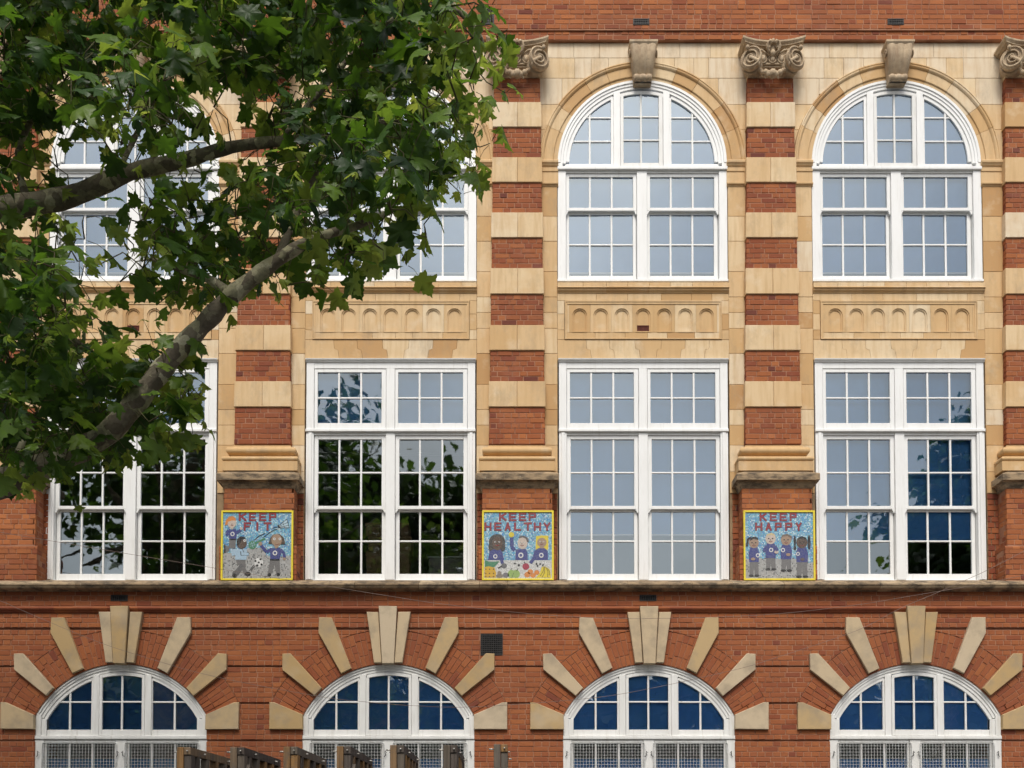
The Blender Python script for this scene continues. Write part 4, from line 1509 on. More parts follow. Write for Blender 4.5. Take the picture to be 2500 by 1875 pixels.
        put('wire_guard', cached(('guard', x0), guard), W.obj)
    q = cached('hooks', lambda: (lambda q: ([q.tube([(W.U(x) + s * .02, yg - .03, W.V(1838)), (W.U(x), yg - .035, W.V(1834)), (W.U(x), yg - .034, W.V(1845)), (W.U(x) - s * .02, yg - .02, W.V(1847))], 0.006, 5)
                                             for x, s in ((1384, 1), (1577, 1), (1590, -1), (1783, -1))], q.mesh('hook', 'iron'))[1])(MB()))
    put('guard_hook', q, W.obj)
    yb = ys + 0.052

    def gblind_reflect():
        q = MB()
        n = 30
        rr = 222 * kk
        pts = [(W.U(1775), W.V(1800))] + [(rr * cos(a_s + (pi - 2 * a_s) * t / n), cz + rr * sin(a_s + (pi - 2 * a_s) * t / n)) for t in range(n + 1)] + [(W.U(1393), W.V(1800))]
        q.block(pts, yb + .006, yb, 0.0, back=True)
        q.box(W.U(1390), W.U(1778), yb, yb + .006, W.V(2150), W.V(1852))  # added blue sheet imitating the blue reflection low in the panes
        return q.mesh('sheet', 'blind_fabric_lit')
    put('blind', cached('blG', gblind_reflect), W.obj)  # fan blind and the reflection sheet in one mesh

# ------------------------------------------------------------------ things seen inside the rooms
zfl = Z(1417) + 0.02
q = MB()
v = [(-0.19, 0.20, 0.0), (0.20, 0.19, -0.01), (0.20, 0.30, 0.20), (0.02, 0.27, 0.22), (-0.18, 0.26, 0.245)]
q.add(v, [(0, 1, 2, 3, 4)]); q.add([(x, y + .002, z) for x, y, z in v], [(4, 3, 2, 1, 0)])
tag(q.build('paper_sheet', 'paper', None, (XB[0] - 0.27, 0, zfl + 0.10)), 'white sheet of paper propped behind the lowest panes of the leafy first-floor window', 'paper')
bx = survey(948, 1350, 0.75)[0]
zz0 = Z(1418, 0.75)
for t, (h, lab) in enumerate(((0.26, 'bottom'), (0.22, 'second'), (0.24, 'third'), (0.22, 'topmost'))):
    r_ = empty('cardboard_box', (bx + random.uniform(-.03, .03), 0.95, zz0), ('brown cardboard box at the %s of the stack behind the dark unblinded window' if t in (0,) else
               '%s brown cardboard box up in the stack behind the dark unblinded window' if t in (1, 2) else '%s brown cardboard box of the stack behind the dark unblinded window') % lab, 'box', 'cardboard boxes stacked inside the classroom')
    q = MB(); q.box(-.34, .34, -.2, .2, 0, h - .03); q.build('carton', 'cardboard', r_)
    q = MB(); q.box(-.345, .345, -.205, .205, h - .06, h - .004); q.build('lid', 'cardboard', r_)
    zz0 += h
cab = empty('white_cupboard', (survey(1108, 1400, 1.6)[0], 1.8, Z(1850, 1.6)), 'low pale cupboard inside the room, behind the lowest corner pane of the dark window', 'cupboard')
q = MB(); q.box(-.42, .42, -.2, .2, 0, Z(1362, 1.6) - Z(1850, 1.6)); q.build('carcass', 'room_wall', cab)
q = MB(); q.box(-.44, .44, -.22, .22, Z(1362, 1.6) - Z(1850, 1.6), Z(1359, 1.6) - Z(1850, 1.6)); q.build('top', 'paper', cab)

# ================================================================== capitals of the pilasters
def capital_parts():
    s = 1.0
    parts = []
    # bell behind
    m = MB(); m.box(-.34, .34, -.16, .05, .17, .50); m.box(-.30, .30, -.19, .05, .155, .17); parts.append(('bell', m))
    # abacus with hollow front and horned corners
    m = MB()
    nx = 28
    lay = [(.505, -.04), (.52, -.025), (.526, .0), (.542, .004), (.548, .012), (.562, .026), (.572, .036), (.598, .036), (.604, .028)]
    v = []
    for z, p in lay:
        for i in range(nx + 1):
            x = (i / nx * 2 - 1)
            v.append((x * (.465 + p), -.225 - p - .10 * abs(x) ** 2.2, z))
    f = []
    for j in range(len(lay) - 1):
        for i in range(nx):
            a = j * (nx + 1) + i
            f.append((a, a + 1, a + nx + 2, a + nx + 1))
    m.add(v, f, .5, None, False)
    o = len(lay) - 1
    vs = []; fs = []
    for j in (0, o):
        row = v[j * (nx + 1):(j + 1) * (nx + 1)]
        vs_ = len(vs)
        vs += row + [(row[i][0], .05, row[i][2]) for i in range(nx + 1)]
        for i in range(nx):
            fs.append((vs_ + i, vs_ + i + 1, vs_ + nx + 2 + i, vs_ + nx + 1 + i))
    for e in (0, nx):
        b_ = len(vs)
        for j in range(len(lay)):
            p = v[j * (nx + 1) + e]
            vs += [p, (p[0], .05, p[2])]
        for j in range(len(lay) - 1):
            a = b_ + j * 2
            fs.append((a, a + 2, a + 3, a + 1))
    m.add(vs, fs)
    parts.append(('abacus', m))
    # volutes: drum with a sunk spiral, turned a little outward
    for sx in (-1, 1):
        m = MB()
        rot = Matrix.Rotation(sx * radians(24), 3, 'Z')
        ctr = Vector((sx * .322, -.20, .318))
        n = 28
        prof = [(.172, .21), (.172, .05), (.150, .02), (.140, .03), (.150, -.02), (.168, -.045), (.178, -.075), (.168, -.10), (.150, -.112), (.138, -.10)]
        v = []
        for t in range(n):
            a = 2 * pi * t / n
            for r, y in prof:
                q = rot @ Vector((r * cos(a), y, r * sin(a))) + ctr
                v.append(q)
        f = []
        P = len(prof)
        for t in range(n):
            t2 = (t + 1) % n
            for j in range(P - 1):
                f.append((t * P + j, t * P + j + 1, t2 * P + j + 1, t2 * P + j))
        f.append(tuple(t * P + P - 1 for t in range(n)))
        m.add(v, f, .5, None, True)
        pts = []; rad = []
        for t in range(64):
            u = t / 63
            a = pi * .62 - u * 2.35 * 2 * pi
            r = .158 * (1 - u) ** 0.85 + .018
            q = rot @ Vector((-sx * -1 * r * cos(a) * 1.0 * sx * sx, -.108 - .012 * u, r * sin(a))) if False else rot @ Vector((sx * r * cos(pi - a), -.110 - .014 * u, r * sin(a)))
            pts.append(q + ctr); rad.append(.0165 - .006 * u)
        # band that runs in towards the middle under the abacus
        lead = [Vector((sx * .075, -.225, .400)), Vector((sx * .12, -.25, .437)), Vector((sx * .18, -.275, .462))]
        m.tube(lead + pts, [.014, .016, .017] + rad, 6)
        m.ball(rot @ Vector((0, -.118, 0)) + ctr, (.03, .022, .03), 10, 6)
        m.ball(Vector((sx * .425, -.335, .455)), (.034, .04, .04), 8, 6)
        # husk hanging from the eye
        pend = [rot @ Vector((-sx * .01, -.135, -.01)) + ctr, Vector((sx * .265, -.335, .245)), Vector((sx * .245, -.33, .20)), Vector((sx * .240, -.32, .15))]
        m.tube(pend, [.020, .030, .024, .010], 7)
        parts.append(('volute', m))
    # egg and dart
    for x in (-.148, 0, .148):
        m = MB()
        m.ball((x, -.225, .305), (.040, .042, .062), 12, 8)
        pts = [(x + .058 * cos(a), -.222 + .01 * sin(a), .318 + .082 * sin(a)) for a in [pi + pi * t / 12 for t in range(13)]]
        pts = [(x - .056, -.215, .362)] + pts + [(x + .056, -.215, .362)]
        m.tube(pts, .0115, 6)
        parts.append(('egg', m))
    for x in (-.222, -.074, .074, .222):
        m = MB()
        m.tube([(x, -.20, .362), (x, -.222, .30), (x, -.20, .235)], [.014, .010, .004], 6)
        m.ball((x, -.215, .362), .017, 8, 5)
        parts.append(('dart', m))
    m = MB()
    m.tube([(-.285, -.205, .208), (.285, -.205, .208)], .020, 10); m.tube([(-.262, -.19, .172), (.262, -.19, .172)], .012, 8)
    parts.append(('astragal', m))
    # leaf crest in the middle of the abacus
    m = MB()
    for t in range(9):
        a = radians(200 - 27.5 * t)
        c = Vector((.085 * cos(a), -.292, .525 + .082 * sin(a)))
        m.ball(c, (.026, .034, .040), 7, 6, jit=.12, m=Matrix.Rotation(-(a - pi / 2), 3, 'Y'))
    for sx in (-1, 1):
        pts = [(sx * .03, -.26, .41), (sx * .085, -.30, .45), (sx * .10, -.315, .52), (sx * .075, -.335, .575), (sx * .045, -.35, .565), (sx * .055, -.35, .535)]
        m.tube(pts, [.018, .024, .024, .02, .014, .006], 7)
    m.ball((0, -.265, .43), (.048, .045, .05), 9, 6, jit=.12)
    m.ball((0, -.235, .53), (.055, .03, .062), 9, 6)
    parts.append(('crest', m))
    # garland of fruit
    m = MB()
    rnd = random.Random(4)
    for t in range(17):
        u = t / 16 * 2 - 1
        x = u * .262; z = .022 + .15 * abs(u) ** 1.9
        r = .030 + .024 * (1 - abs(u)) + rnd.uniform(-.006, .006)
        m.ball((x, -.185 - .03 * (1 - abs(u)) + rnd.uniform(-.012, .012), z + rnd.uniform(-.012, .02)), (r, r * .95, r * rnd.uniform(.85, 1.15)), 9, 7, jit=.07)
    for t in range(26):
        u = rnd.uniform(-1, 1)
        x = u * .265; z = .022 + .15 * abs(u) ** 1.9 + rnd.uniform(-.045, .045)
        r = rnd.uniform(.012, .02)
        m.ball((x, -.175 - .035 * (1 - abs(u)), z), (r, r, r * 1.6), 6, 5, jit=.15, m=Matrix.Rotation(rnd.uniform(-1, 1), 3, 'Y'))
    m.ball((0, -.235, .045), (.062, .05, .062), 12, 8, jit=.05)
    m.ball((-.115, -.225, .065), (.044, .04, .046), 10, 7, jit=.04); m.ball((.118, -.225, .06), (.044, .04, .046), 10, 7, jit=.04)
    parts.append(('garland', m))
    return parts


DROP = {'abacus': -.085, 'volute': -.125, 'egg': -.075, 'dart': -.075, 'astragal': -.05, 'crest': -.135, 'garland': -.05, 'bell': -.05}
cap_meshes = [(n, m.mesh(n, 'stone_carved')) for n, m in capital_parts()]
zcap = Z(188, -0.15)
for xp in XP:
    c = empty('capital', (xp, 0.0, zcap))
    c.scale = (0.95, 0.95, 0.95)
    c.parent = school
    for n, me in cap_meshes:
        put(n, me, c, (0, -0.02, DROP[n]))

# ================================================================== the mosaic panels on the pedestals
RED = (0.30, 0.022, 0.035); MAR = (0.115, 0.018, 0.03)
SK_P = (0.55, 0.45, 0.38); SK_M = (0.34, 0.23, 0.155); SK_T = (0.22, 0.145, 0.095); SK_D = (0.095, 0.060, 0.042)
NAVY = (0.045, 0.055, 0.21); GREY = (0.155, 0.15, 0.15); BLK = (0.014, 0.014, 0.016); WHT = (0.68, 0.68, 0.66)
ORA = (0.62, 0.22, 0.045); YEL = (0.66, 0.52, 0.03); GRN = (0.055, 0.21, 0.11); LGRN = (0.27, 0.40, 0.12); PALE = (0.36, 0.50, 0.62); BRN = (0.075, 0.05, 0.035)
GLY = {'K': [((0, 0), (0, 1)), ((.1, .5), (1, 0)), ((.25, .42), (1, 1))], 'E': [((0, 0), (0, 1)), ((.1, 0), (1, 0)), ((.1, .5), (.85, .5)), ((.1, 1), (1, 1))],
       'P': [((0, 0), (0, 1)), ((.1, 0), (1, 0)), ((1, .06), (1, .45)), ((.1, .5), (1, .5))], 'F': [((0, 0), (0, 1)), ((.1, 0), (1, 0)), ((.1, .48), (.8, .48))],
       'I': [((.5, 0), (.5, 1))], 'T': [((0, 0), (1, 0)), ((.5, .1), (.5, 1))], 'H': [((0, 0), (0, 1)), ((1, 0), (1, 1)), ((.1, .52), (.9, .52))],
       'A': [((.5, 0), (0, 1)), ((.5, 0), (1, 1)), ((.25, .66), (.75, .66))], 'L': [((0, 0), (0, 1)), ((.1, 1), (1, 1))], 'Y': [((0, 0), (.5, .5)), ((1, 0), (.5, .5)), ((.5, .55), (.5, 1))]}


def mosaic(root_label, xp, fr, letters, figures, ground):
    """fr: outer frame in the drawing's units (x0,y0,x1,y1); the drawing is at 8.296 units to one photo unit"""
    x0, y0, x1, y1 = fr
    Yb = YD - 0.052
    k = (Z(1300, Yb) - Z(1301, Yb)) / 8.296
    W_, H_ = (x1 - x0) * k, (y1 - y0) * k
    root = empty('mosaic_panel', (xp, Yb - 0.002, Z(1417.6, Yb)), root_label, 'mosaic', 'school mosaics on the brick pedestals')
    U = lambda x: (x - (x0 + x1) / 2) * k
    V = lambda y: (y1 - y) * k
    b = 0.028
    m = MB()
    m.box(-W_ / 2, W_ / 2, -0.010, 0.0, 0, H_)
    m.build('backing', 'grout', root)
    m = MB()
    hw = W_ / 2
    for poly in ([(-hw, 0), (hw, 0), (hw - b, b), (-hw + b, b)], [(hw, 0), (hw, H_), (hw - b, H_ - b), (hw - b, b)],
                 [(hw, H_), (-hw, H_), (-hw + b, H_ - b), (hw - b, H_ - b)], [(-hw, H_), (-hw, 0), (-hw + b, b), (-hw + b, H_ - b)]):
        m.block(poly, 0.006, -0.026, 0.003)
    m.build('frame', 'yellow_paint', root)
    # background of small tiles
    rnd = random.Random(int(x0) + 7)
    m = MB()
    n = 54
    for iy in range(n):
        for ix in range(n):
            u = -hw + b + (W_ - 2 * b) * (ix + .5 + rnd.uniform(-.2, .2)) / n; v = b + (H_ - 2 * b) * (iy + .5 + rnd.uniform(-.2, .2)) / n
            X_, Y_ = u / k + (x0 + x1) / 2, y1 - v / k
            zone = ground(X_, Y_)
            if zone == 'sky':
                c = rnd.choice(((.09, .36, .60), (.15, .48, .70), (.05, .22, .46), (.30, .60, .74), (.10, .40, .50), (.58, .74, .80), (.07, .29, .58)))
            elif zone == 'white':
                c = rnd.choice(((.66, .66, .64), (.58, .58, .56), (.70, .70, .68)))
            else:
                c = rnd.choice(((.40, .40, .39), (.33, .33, .325), (.46, .45, .44), (.13, .13, .13), (.37, .35, .33), (.44, .44, .43)))
            s = (W_ - 2 * b) / n * rnd.uniform(.47, .55)
            a = rnd.uniform(-.5, .5)
            pts = [(u + s * (cos(a + t) * 1.2), v + s * (sin(a + t) * 1.2)) for t in (pi / 4, 3 * pi / 4, 5 * pi / 4, 7 * pi / 4)]
            pts = [(min(max(p, -hw + b), hw - b), min(max(q, b), H_ - b)) for p, q in pts]
            yy = -0.0105 - rnd.uniform(0, .0012)
            m.add([(p, yy + rnd.uniform(-.0006, .0006), q) for p, q in pts], [(0, 1, 2, 3)], .5, (*c, 1))
    o = m.build('tesserae', 'mosaic_tile', root, fix=False)
    o['kind'] = 'stuff'
    # letters
    for ch, lx0, lx1, ly0, ly1 in letters:
        m = MB()
        th = 16
        for j, (p, q) in enumerate(GLY[ch]):
            ax, ay = lx0 + th + (lx1 - lx0 - 2 * th) * p[0], ly0 + th + (ly1 - ly0 - 2 * th) * p[1]
            bx_, by_ = lx0 + th + (lx1 - lx0 - 2 * th) * q[0], ly0 + th + (ly1 - ly0 - 2 * th) * q[1]
            d = Vector((bx_ - ax, by_ - ay)); d.normalize(); nn = Vector((-d.y, d.x))
            for t_, col, lift in ((th + 5, MAR, 0.0), (th - 3, RED, 0.0008)):
                A = Vector((ax, ay)) - d * t_ * .95; B = Vector((bx_, by_)) + d * t_ * .95
                pts = [A + nn * t_, B + nn * t_, B - nn * t_, A - nn * t_]
                m.block([(U(p_.x), V(p_.y)) for p_ in pts], -0.0107, -0.0135 - lift - j * .0003, 0.0006, .5, (*col, 1))
        m.build('letter', 'mosaic_tile', root)
    # drawn figures, each a low relief of tiles
    for name, lab, shapes in figures:
        m = MB()
        lift = 0.0
        for sh in shapes:
            kind, col = sh[0], sh[-1]
            lift += 0.0003
            yf = -0.0128 - lift
            if kind == 'e':
                _, cx, cy, rx, ry, _c = sh
                m.block([(U(cx + rx * cos(t * pi / 10)), V(cy + ry * sin(t * pi / 10))) for t in range(20)], -0.0107, yf, 0.0, .5, (*col, 1))
            elif kind == 'p':
                m.block([(U(x), V(y)) for x, y in sh[1]], -0.0107, yf, 0.0, .5, (*col, 1))
            elif kind == 'l':
                pts, wd = sh[1], sh[2] / 2
                for (ax, ay), (bx_, by_) in zip(pts, pts[1:]):
                    d = Vector((bx_ - ax, by_ - ay)); d.normalize(); nn = Vector((-d.y, d.x)) * wd
                    q = [(ax + nn.x, ay + nn.y), (bx_ + nn.x, by_ + nn.y), (bx_ - nn.x, by_ - nn.y), (ax - nn.x, ay - nn.y)]
                    m.block([(U(x), V(y)) for x, y in q], -0.0107, yf, 0.0, .5, (*col, 1))
                    lift += 0.00008; yf = -0.0128 - lift
        o = m.build(name, 'mosaic_tile', root, label=lab)
    return root


def ring(cx, cy, r, ri=None):
    return [('e', cx, cy, r, r * 1.05, WHT), ('e', cx, cy, r * .55, r * .6, NAVY)]


def face(cx, cy, s, eye=WHT, dark=BLK, mouth=(0.2, 0.03, 0.03)):
    return [('e', cx - .38 * s, cy - .1 * s, .17 * s, .12 * s, eye), ('e', cx + .38 * s, cy - .1 * s, .17 * s, .12 * s, eye), ('e', cx - .36 * s, cy - .1 * s, .07 * s, .08 * s, dark), ('e', cx + .36 * s, cy - .1 * s, .07 * s, .08 * s, dark),
            ('l', [(cx, cy), (cx - .1 * s, cy + .25 * s), (cx + .08 * s, cy + .25 * s)], 8, dark), ('l', [(cx - .35 * s, cy + .45 * s), (cx, cy + .6 * s), (cx + .35 * s, cy + .45 * s)], 13, mouth)]


# --- FIT
L1 = [('K', 680, 830, 190, 355), ('E', 885, 1025, 190, 355), ('E', 1088, 1230, 190, 355), ('P', 1285, 1425, 190, 355), ('F', 780, 918, 385, 550), ('I', 1025, 1075, 385, 550), ('T', 1180, 1330, 385, 550)]
F1 = [
    ('mosaic_figure', 'mosaic child with orange hair and navy jumper', [('p', [(400, 850), (480, 870), (500, 960), (420, 1000)], GREY), ('p', [(385, 830), (412, 830), (420, 1000), (385, 1000)], BLK), ('p', [(490, 740), (625, 740), (615, 910), (480, 910)], GREY),
        ('p', [(480, 505), (540, 540), (610, 500), (640, 575), (630, 730), (490, 730), (485, 640)], NAVY), ('l', [(480, 540), (435, 600), (460, 650)], 62, NAVY), ('l', [(625, 590), (690, 560), (715, 540)], 60, NAVY), ('e', 730, 505, 28, 30, SK_P),
        ('l', [(490, 728), (630, 728)], 26, BLK), ('p', [(515, 450), (575, 450), (575, 500), (545, 530), (510, 500)], SK_P), ('e', 540, 400, 88, 95, SK_P), ('p', [(400, 440), (420, 340), (490, 270), (560, 255), (615, 300), (620, 350), (540, 345), (470, 370), (445, 440)], ORA)] + face(545, 405, 75)[4:] + ring(555, 620, 42)),
    ('mosaic_figure', 'mosaic running child in pale blue top and checked trousers', [('p', [(630, 1145), (815, 1145), (830, 1290), (750, 1330), (640, 1200)], GREY), ('l', [(770, 1250), (600, 1450)], 105, (.12, .12, .125)), ('l', [(770, 1290), (840, 1440)], 80, GREY), ('e', 600, 1455, 46, 42, BLK), ('e', 870, 1425, 58, 44, BLK),
        ('p', [(625, 925), (850, 925), (840, 1140), (610, 1140)], PALE), ('p', [(520, 940), (630, 925), (620, 1050), (545, 1060)], PALE), ('l', [(720, 970), (730, 1050), (890, 1050)], 14, BLK), ('l', [(760, 930), (790, 1000), (890, 1000)], 12, BLK), ('p', [(740, 990), (885, 1000), (885, 1055), (740, 1050)], PALE),
        ('e', 740, 800, 102, 118, SK_D), ('p', [(640, 800), (650, 720), (720, 665), (800, 680), (835, 740), (740, 740), (690, 850), (650, 850)], BLK), ('e', 800, 752, 26, 28, WHT), ('e', 803, 752, 9, 10, BLK)]),
    ('mosaic_figure', 'mosaic girl with brown bobbed hair and green racket arm', [('p', [(1310, 1150), (1500, 1150), (1520, 1420), (1430, 1420), (1400, 1230), (1350, 1420), (1265, 1420)], GREY), ('e', 1300, 1440, 38, 34, BLK), ('e', 1475, 1440, 38, 34, BLK),
        ('p', [(1310, 900), (1420, 910), (1510, 890), (1545, 980), (1500, 1130), (1315, 1130)], NAVY), ('l', [(1330, 930), (1240, 985), (1130, 850)], 62, NAVY), ('l', [(1520, 930), (1590, 1010), (1600, 1095)], 58, NAVY), ('e', 1595, 1120, 30, 28, SK_M), ('e', 1115, 815, 38, 40, SK_M),
        ('l', [(1310, 1140), (1500, 1140)], 26, BLK), ('p', [(1275, 820), (1310, 700), (1380, 625), (1500, 620), (1580, 690), (1615, 825), (1540, 830), (1340, 820)], BRN), ('p', [(1385, 830), (1490, 830), (1470, 890), (1430, 915), (1400, 890)], SK_M), ('e', 1440, 745, 105, 125, SK_M),
        ('e', 1395, 720, 26, 26, WHT), ('e', 1505, 720, 26, 26, WHT), ('e', 1395, 720, 9, 10, BLK), ('e', 1505, 720, 9, 10, BLK), ('l', [(1410, 825), (1450, 840), (1500, 815)], 9, (.2, .05, .05))] + ring(1410, 1005, 46)),
    ('mosaic_racket', 'green mosaic racket', [('l', [(1020, 800), (1210, 710)], 40, GRN), ('e', 955, 840, 82, 85, GRN), ('l', [(900, 830), (1000, 790)], 7, PALE), ('l', [(915, 870), (1015, 830)], 7, PALE), ('l', [(930, 780), (975, 900)], 7, PALE), ('l', [(970, 770), (1010, 870)], 7, PALE)]),
    ('mosaic_ball', 'black and white mosaic football', [('e', 1085, 1195, 88, 92, WHT), ('e', 1085, 1195, 20, 20, BLK), ('e', 1020, 1165, 20, 22, BLK), ('e', 1120, 1130, 22, 20, BLK), ('e', 1055, 1255, 26, 22, BLK), ('e', 1140, 1235, 20, 22, BLK), ('l', [(900, 1360), (990, 1240)], 9, BLK), ('l', [(930, 1360), (1010, 1270)], 9, BLK)]),
    ('mosaic_shuttlecock', 'mosaic shuttlecock trailing two dark lines', [('p', [(1500, 450), (1640, 320), (1690, 490), (1520, 490)], (.45, .6, .68)), ('l', [(1490, 440), (1640, 320)], 10, BLK), ('l', [(1500, 495), (1690, 492)], 10, BLK), ('l', [(1640, 320), (1690, 492)], 9, BLK), ('l', [(1500, 460), (1665, 380)], 8, BLK), ('l', [(1510, 480), (1680, 440)], 8, BLK),
        ('l', [(1560, 395), (1600, 490)], 8, BLK), ('p', [(1455, 440), (1500, 430), (1525, 490), (1470, 500)], BLK), ('l', [(1495, 440), (1515, 490)], 9, WHT), ('l', [(1355, 510), (1400, 482), (1450, 480)], 9, BLK), ('l', [(1170, 685), (1300, 590), (1400, 530), (1450, 520)], 9, BLK), ('l', [(985, 745), (1080, 665), (1205, 600)], 9, BLK)]),
]
mosaic('yellow framed mosaic reading KEEP FIT, with a racket and a football', XP[1] - 0.005, (328, 145, 1772, 1556), L1, F1, lambda x, y: 'sky' if y < 1000 - (100 if 850 < x < 1240 else 0) + (60 if x > 1240 else 0) else 'ground')

# --- HEALTHY
L2 = [('K', 590, 735, 190, 355), ('E', 790, 935, 190, 355), ('E', 988, 1132, 190, 355), ('P', 1185, 1325, 190, 355), ('H', 300, 435, 388, 552), ('E', 495, 635, 388, 552), ('A', 705, 820, 388, 552), ('L', 893, 1030, 388, 552), ('T', 1088, 1245, 388, 552),
      ('H', 1288, 1428, 388, 552), ('Y', 1485, 1615, 388, 552)]
F2 = [
    ('mosaic_figure', 'mosaic girl with big dark curls reaching for a grey fruit', [('e', 550, 780, 165, 160, (.05, .045, .04)), ('e', 440, 880, 65, 100, (.05, .045, .04)), ('e', 655, 880, 60, 95, (.05, .045, .04)), ('p', [(365, 1145), (400, 970), (480, 930), (620, 930), (660, 1000), (690, 1145)], NAVY), ('l', [(620, 1090), (660, 1215)], 62, NAVY), ('e', 555, 810, 105, 140, SK_D)] + face(550, 790, 110, mouth=(.3, .03, .03)) + ring(515, 1072, 42)),
    ('mosaic_figure', 'mosaic boy holding a yellow fruit in his raised arm', [('l', [(840, 690), (845, 880), (900, 955)], 78, NAVY), ('p', [(915, 1145), (925, 930), (1130, 925), (1160, 1000), (1165, 1145)], NAVY), ('e', 838, 632, 56, 52, YEL), ('e', 1060, 800, 100, 125, SK_P), ('l', [(990, 690), (1060, 665), (1140, 700), (1170, 780)], 40, (.10, .09, .085))] + face(1050, 800, 100) + ring(1025, 1050, 52)),
    ('mosaic_figure', 'mosaic child with yellow hair reaching for a red fruit', [('p', [(1320, 930), (1330, 660), (1440, 645), (1580, 655), (1575, 900), (1560, 940)], YEL), ('p', [(1300, 1145), (1300, 960), (1380, 905), (1500, 905), (1565, 960), (1570, 1145)], NAVY), ('l', [(1330, 960), (1290, 1110), (1215, 1210)], 66, NAVY), ('p', [(1400, 860), (1490, 860), (1490, 910), (1400, 910)], SK_M), ('e', 1445, 790, 95, 95, SK_M)] + face(1445, 780, 90) + ring(1435, 1050, 46)),
    ('mosaic_fruit', 'orange mosaic pineapple with green leaves', [('p', [(305, 1150), (420, 1180), (600, 1170), (520, 1260), (490, 1290), (305, 1290)], GRN), ('p', [(300, 1500), (300, 1290), (380, 1270), (500, 1300), (535, 1400), (520, 1500)], (.60, .36, .02))] + [('e', x, y, 13, 12, BRN) for x in (325, 400, 480) for y in (1330, 1415, 1480)]),
    ('mosaic_fruit', 'pair of green mosaic apples', [('e', 840, 1425, 78, 82, LGRN), ('e', 930, 1425, 78, 82, LGRN), ('l', [(825, 1340), (850, 1310)], 12, BLK), ('l', [(940, 1370), (970, 1310)], 12, BLK), ('l', [(885, 1400), (850, 1490)], 7, BLK)]),
    ('mosaic_fruit', 'grey and brown mosaic fruit', [('e', 725, 1450, 62, 52, (.16, .155, .17)), ('e', 595, 1410, 42, 44, (.24, .2, .16)), ('e', 600, 1465, 70, 42, (.2, .17, .14)), ('e', 690, 1260, 58, 50, (.13, .13, .135)), ('l', [(570, 1310), (640, 1270)], 26, BLK)]),
    ('mosaic_fruit', 'red mosaic apple with a dark stalk', [('e', 1125, 1275, 68, 68, (.33, .035, .065)), ('l', [(1110, 1215), (1090, 1180)], 20, BLK)]),
    ('mosaic_berry', 'dark mosaic berry', [('e', 905, 1215, 24, 18, BLK)]),
    ('mosaic_berry', 'dark mosaic berry', [('e', 985, 1248, 22, 24, BLK)]),
    ('mosaic_berry', 'dark mosaic berry', [('e', 1340, 1225, 18, 22, BLK)]),
    ('mosaic_berry', 'dark mosaic berry', [('e', 1360, 1265, 18, 18, BLK)]),
    ('mosaic_berry', 'dark mosaic berry', [('e', 1412, 1225, 20, 16, BLK)]),

    ('mosaic_fruit', 'orange mosaic fruit', [('e', 1155, 1440, 60, 56, ORA)]),
    ('mosaic_fruit', 'orange mosaic fruit', [('e', 1270, 1455, 56, 46, ORA)]),
    ('mosaic_fruit', 'orange mosaic fruit', [('e', 1345, 1395, 52, 48, ORA)]),
    ('mosaic_fruit', 'orange mosaic fruit', [('e', 1215, 1380, 54, 48, ORA)]),
    ('mosaic_fruit', 'bunch of yellow mosaic bananas', [('p', [(1320, 1500), (1400, 1420), (1440, 1290), (1510, 1270), (1610, 1340), (1630, 1500)], YEL), ('l', [(1490, 1280), (1470, 1380), (1410, 1470)], 9, BLK), ('l', [(1500, 1280), (1500, 1400), (1450, 1495)], 9, BLK), ('l', [(1520, 1280), (1570, 1380), (1560, 1490)], 9, BLK), ('l', [(1560, 1310), (1610, 1400), (1590, 1450)], 8, BLK), ('l', [(1460, 1270), (1475, 1225)], 26, BLK)]),
]
mosaic('yellow framed mosaic reading KEEP HEALTHY, with fruit along its foot', XP[2] + 0.01, (249, 145, 1684, 1556), L2, F2, lambda x, y: 'sky' if y < 1150 else 'white')

# --- HAPPY
L3 = [('K', 600, 738, 192, 357), ('E', 805, 946, 192, 357), ('E', 1002, 1143, 192, 357), ('P', 1203, 1337, 192, 357), ('H', 508, 650, 390, 553), ('A', 718, 836, 390, 553), ('P', 905, 1036, 390, 553), ('P', 1110, 1247, 390, 553), ('Y', 1323, 1436, 390, 553)]


def kid(x, top, w, head, skin, hair, leg_y, badge, hx, hand):
    hr = head / 2
    cy = top + hr
    by = top + head * .93
    s = [('p', [(x - w * .42, by + 290), (x + w * .42, by + 290), (x + w * .45, leg_y), (x + w * .06, leg_y), (x, by + 400), (x - w * .06, leg_y), (x - w * .45, leg_y)], GREY), ('e', x - w * .27, leg_y + 22, w * .24, 26, BLK), ('e', x + w * .27, leg_y + 22, w * .24, 26, BLK),
         ('p', [(x - w * .36, by), (x + w * .36, by), (x + w * .52, by + 120), (x + w * .46, by + 295), (x - w * .46, by + 295), (x - w * .52, by + 120)], NAVY), ('e', x, cy, hr * .92, hr, skin)]
    s += hair + face(x, cy + 8, hr * .9, eye=BLK) + ring(*badge) + [('e', hx[0], hx[1], 44, 30, hand)]
    return s


